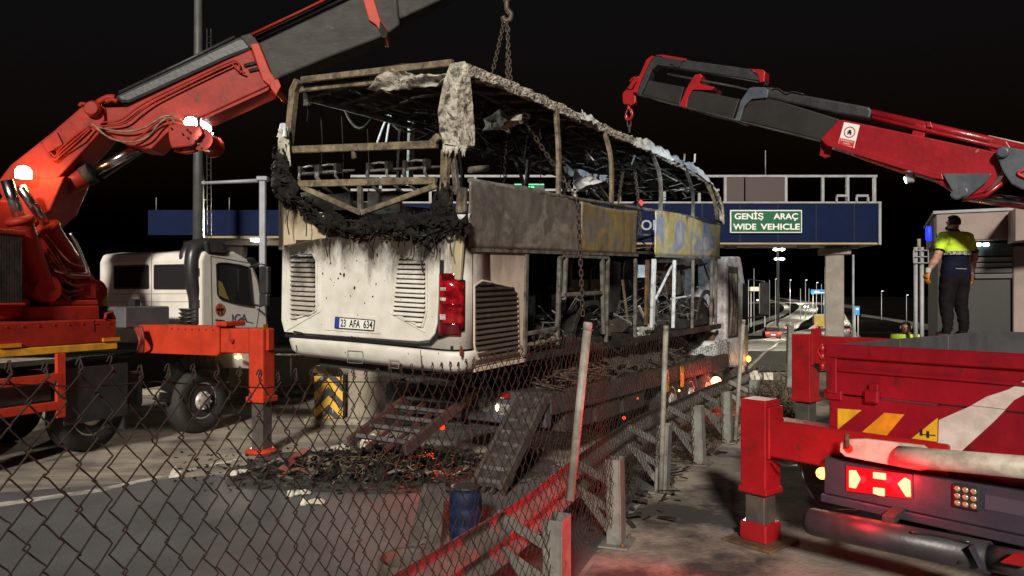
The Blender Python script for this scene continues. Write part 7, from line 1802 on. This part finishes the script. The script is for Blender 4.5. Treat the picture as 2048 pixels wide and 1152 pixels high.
def crumpled(name, pts, h, m, label, cat, seed):
    P = [GR(*p) for p in pts]; c = sum(P, V()) / len(P); w_ = max((p - c).length for p in P)
    g = G(); a, b = (P[1] - P[0]), (P[-1] - P[0])
    g.grid(16, 10, lambda x, y: P[0] - c + a * x + b * y + V((.1 * w_ * noise.noise(V((x * 3, y * 3, seed))), .15 * w_ * noise.noise(V((x * 3, y * 3, seed + 5))), .013 + h * (.6 + noise.noise(V((x * 4, y * 4, seed + 9)))) * math.sin(3.14 * min(1, max(0, x))) * math.sin(3.14 * y))), True, (0, 0, .004))
    o = g.obj(name, MT[m]); o.location = c; return tag(o, label, cat)
def glove_on_ground(px, py, rz, label):
    c = GR(px, py); t = thing('work_glove', label, 'glove', loc=(c.x, c.y, .012)); t.rotation_euler = (0, 0, rz)
    G().blob((0, 0, .02), .06, 2, .2, sq=(1.0, .75, .35)).obj('palm', MT['cloth'], t)
    for i, (a, L) in enumerate(((-.35, .075), (-.12, .09), (.1, .088), (.3, .07))): G().tube([(.04, .03 * (i - 1.5), .02), (.06 + L * .6 * math.cos(a), .03 * (i - 1.5) + L * .6 * math.sin(a), .024), (.06 + L * math.cos(a), .03 * (i - 1.5) + L * math.sin(a), .014)], [.015, .014, .01], 7).obj('finger', MT['cloth'], t)
    G().tube([(-.01, .04, .02), (.03, .085, .022), (.06, .10, .014)], [.015, .014, .01], 7).obj('thumb', MT['cloth'], t)
    G().tube([(-.04, 0, .02), (-.10, 0, .02)], [.045, .04], 10).obj('cuff', MT['cloth'], t)
glove_on_ground(594, 992, .5, 'white work glove with spread fingers on the road before the heap')
glove_on_ground(621, 1010, .1, 'second white glove lying flat, nearest of the two on the road')
glove_on_ground(477, 950, 1.2, 'crumpled white glove near the black crumbs on the left')
crumpled('rag', [(338, 958), (366, 956), (362, 946), (342, 944)], .07, 'cloth', 'pale crumpled rag alone on the left of the road', 'rag', 2)
crumpled('rag', [(660, 905), (700, 900), (694, 892), (662, 894)], .05, 'cloth', 'flat pale scrap of cloth behind the heap', 'rag', 3)
p = GR(768, 895); o = G().blob((0, 0, .24), .10, 2, .5, 3, 8, (1.2, .8, 1)).obj('cloth_bundle', MT['cloth']); o.location = (p.x, 9.55, 0.04); tag(o, 'white cloth bundle on top of the debris heap', 'bundle')
p = W(740, 893, 9.45); o = G().blob((0, 0, 0), .05, 2, .5, 3, 5, (.8, .8, 1.5)).obj('orange_scrap', mat('orange plastic', (.5, .09, .03))); o.location = p; tag(o, 'small orange plastic scrap standing in the debris heap', 'scrap')
p = W(748, 912, 9.3); o = G().blob((0, 0, 0), .055, 2, .5, 3, 15, (1, .8, .9)).obj('cloth_wad', MT['cloth']); o.location = p; tag(o, 'pale wad just below the orange scrap', 'wad')
a, b = GR(565, 948), GR(612, 915); o = G().bar(a + V((0, 0, .05)), b + V((0, 0, .12)), .13, .03).obj('red_board', mat('dull red board', (.22, .03, .02), (.1, .03, .02), 6)); tag(o, 'dull red board lying at the left of the debris heap', 'board')
a, b = GR(605, 935), GR(680, 915); o = G().bar(a + V((0, 0, .09)), b + V((0, 0, .10)), .22, .015).obj('brown_board', MT['burnt']); tag(o, 'brown board on the heap beside the red board', 'board')
a, b = GR(790, 936), GR(822, 946); o = G().bar(a + V((0, 0, .10)), b + V((0, 0, .08)), .02, .02).obj('pale_stick', MT['cloth']); tag(o, 'thin pale stick on the heap', 'stick')
a, b = GR(960, 965), GR(1010, 950); o = G().bar(a + V((0, 0, .05)), b + V((0, 0, .08)), .05, .03).obj('wood_strip', MT['dust']); tag(o, 'pale wooden strip at the right end of the debris', 'strip')
# lit red lamp under the trailer's rear beam, throwing red light on the debris
c = tq(884, 852, -.10); G().lathe(c, (0, -1, -.4), [(.05, 0), (.05, .02), (.03, .04)], 14).obj('tail_light', glow('small red light', (1, .05, .02), 1.2), tr, label='lit red lamp under the rear beam')
cw = TR.w(c); spot('tail_light_glow', cw + V((-.05, -.12, -.03)), W(862, 925, 8.9), 90, (1, .07, .02), 75, .03)
# flat tray, barrel, ring, leaning sheet
c = GR(925, 965); t = tag(G().lathe((0, 0, 0), (0, 0, 1), [(.28, 0), (.34, .09), (.33, .09), (.28, .02)], 24).obj('metal_tray', MT['soot']), 'round sooty metal tray with scraps at the debris edge', 'tray'); t.location = (c.x, c.y, .016)
c = V((-.42, 6.55, 0)); t = thing('barrel', 'blue plastic barrel standing behind the guardrail', 'barrel', loc=(c.x, c.y, .006)); t.scale = (.55, .55, .55)
G().lathe((0, 0, 0), (0, 0, 1), [(.24, 0), (.26, .03), (.27, .25), (.255, .28), (.27, .31), (.27, .52), (.255, .55), (.27, .58), (.26, .80), (.22, .84)], 28).obj('drum', MT['barrel'], t); G().lathe((0, 0, .845), (0, 0, 1), [(.22, 0), (.235, .01), (.235, .035), (.2, .04)], 28).obj('lid', MT['black_p'], t)
c = GR(800, 1120); t = tag(G().lathe((0, 0, 0), (0, 0, 1), [(.215, 0), (.23, .03), (.235, .17), (.225, .185), (.21, .17), (.20, .03), (.0, .025)], 28).obj('steel_tub', mat('rusty tub', (.09, .065, .05), (.05, .038, .03), 6, rough=.7)), 'rusty open steel tub on the road at the bottom edge', 'tub'); t.location = (-.80, 5.6, .006)
A = [V((-.92, 6.42, .01)), V((-.62, 6.25, .01)), V((-.62, 6.75, .45)), V((-.84, 6.9, .42))]
g = G(); g.grid(12, 10, lambda x, y: A[0].lerp(A[1], x).lerp(A[3].lerp(A[2], x), y) + V((0, .05, .04)) * noise.noise(V((x * 3, y * 3, 4))), True, (0, .01, -.01))
tag(g.obj('bent_sheet', mat('mud brown sheet', (.075, .065, .055), (.04, .034, .03), 5, rough=.8)), 'bent dark metal sheet leaning beside the blue barrel', 'sheet')
# tangle of dry brush by the far outrigger
g = G()
for i in range(500):
    c = W(rg.uniform(1490, 1600), 0, rg.uniform(12.2, 14.2)); c.z = abs(rg.gauss(0, .32)); d = V((rg.gauss(0, .7), rg.gauss(0, .5), rg.gauss(0, .8))).normalized() * rg.uniform(.1, .35); g.bar(c - d, c + d, .014, .008)
tag(g.obj('brush_heap', mat('dry brush', (.14, .11, .07), (.05, .045, .03), 8, rough=.9)), 'tangled heap of dry brush and strips beyond the guardrail end', 'brush', kind='stuff')
p = W(1510, 752, 12.6); o = G().blob((0, 0, 0), .10, 2, .3, 3, 2).obj('white_bag', MT['cloth']); o.location = p; tag(o, 'white plastic bag caught in the brush', 'bag')
p = W(1535, 752, 12.6); o = G().box((0, 0, 0), (.16, .1, .12)).obj('white_box', MT['cloth']); o.location = p; tag(o, 'small white box in the brush heap', 'box')
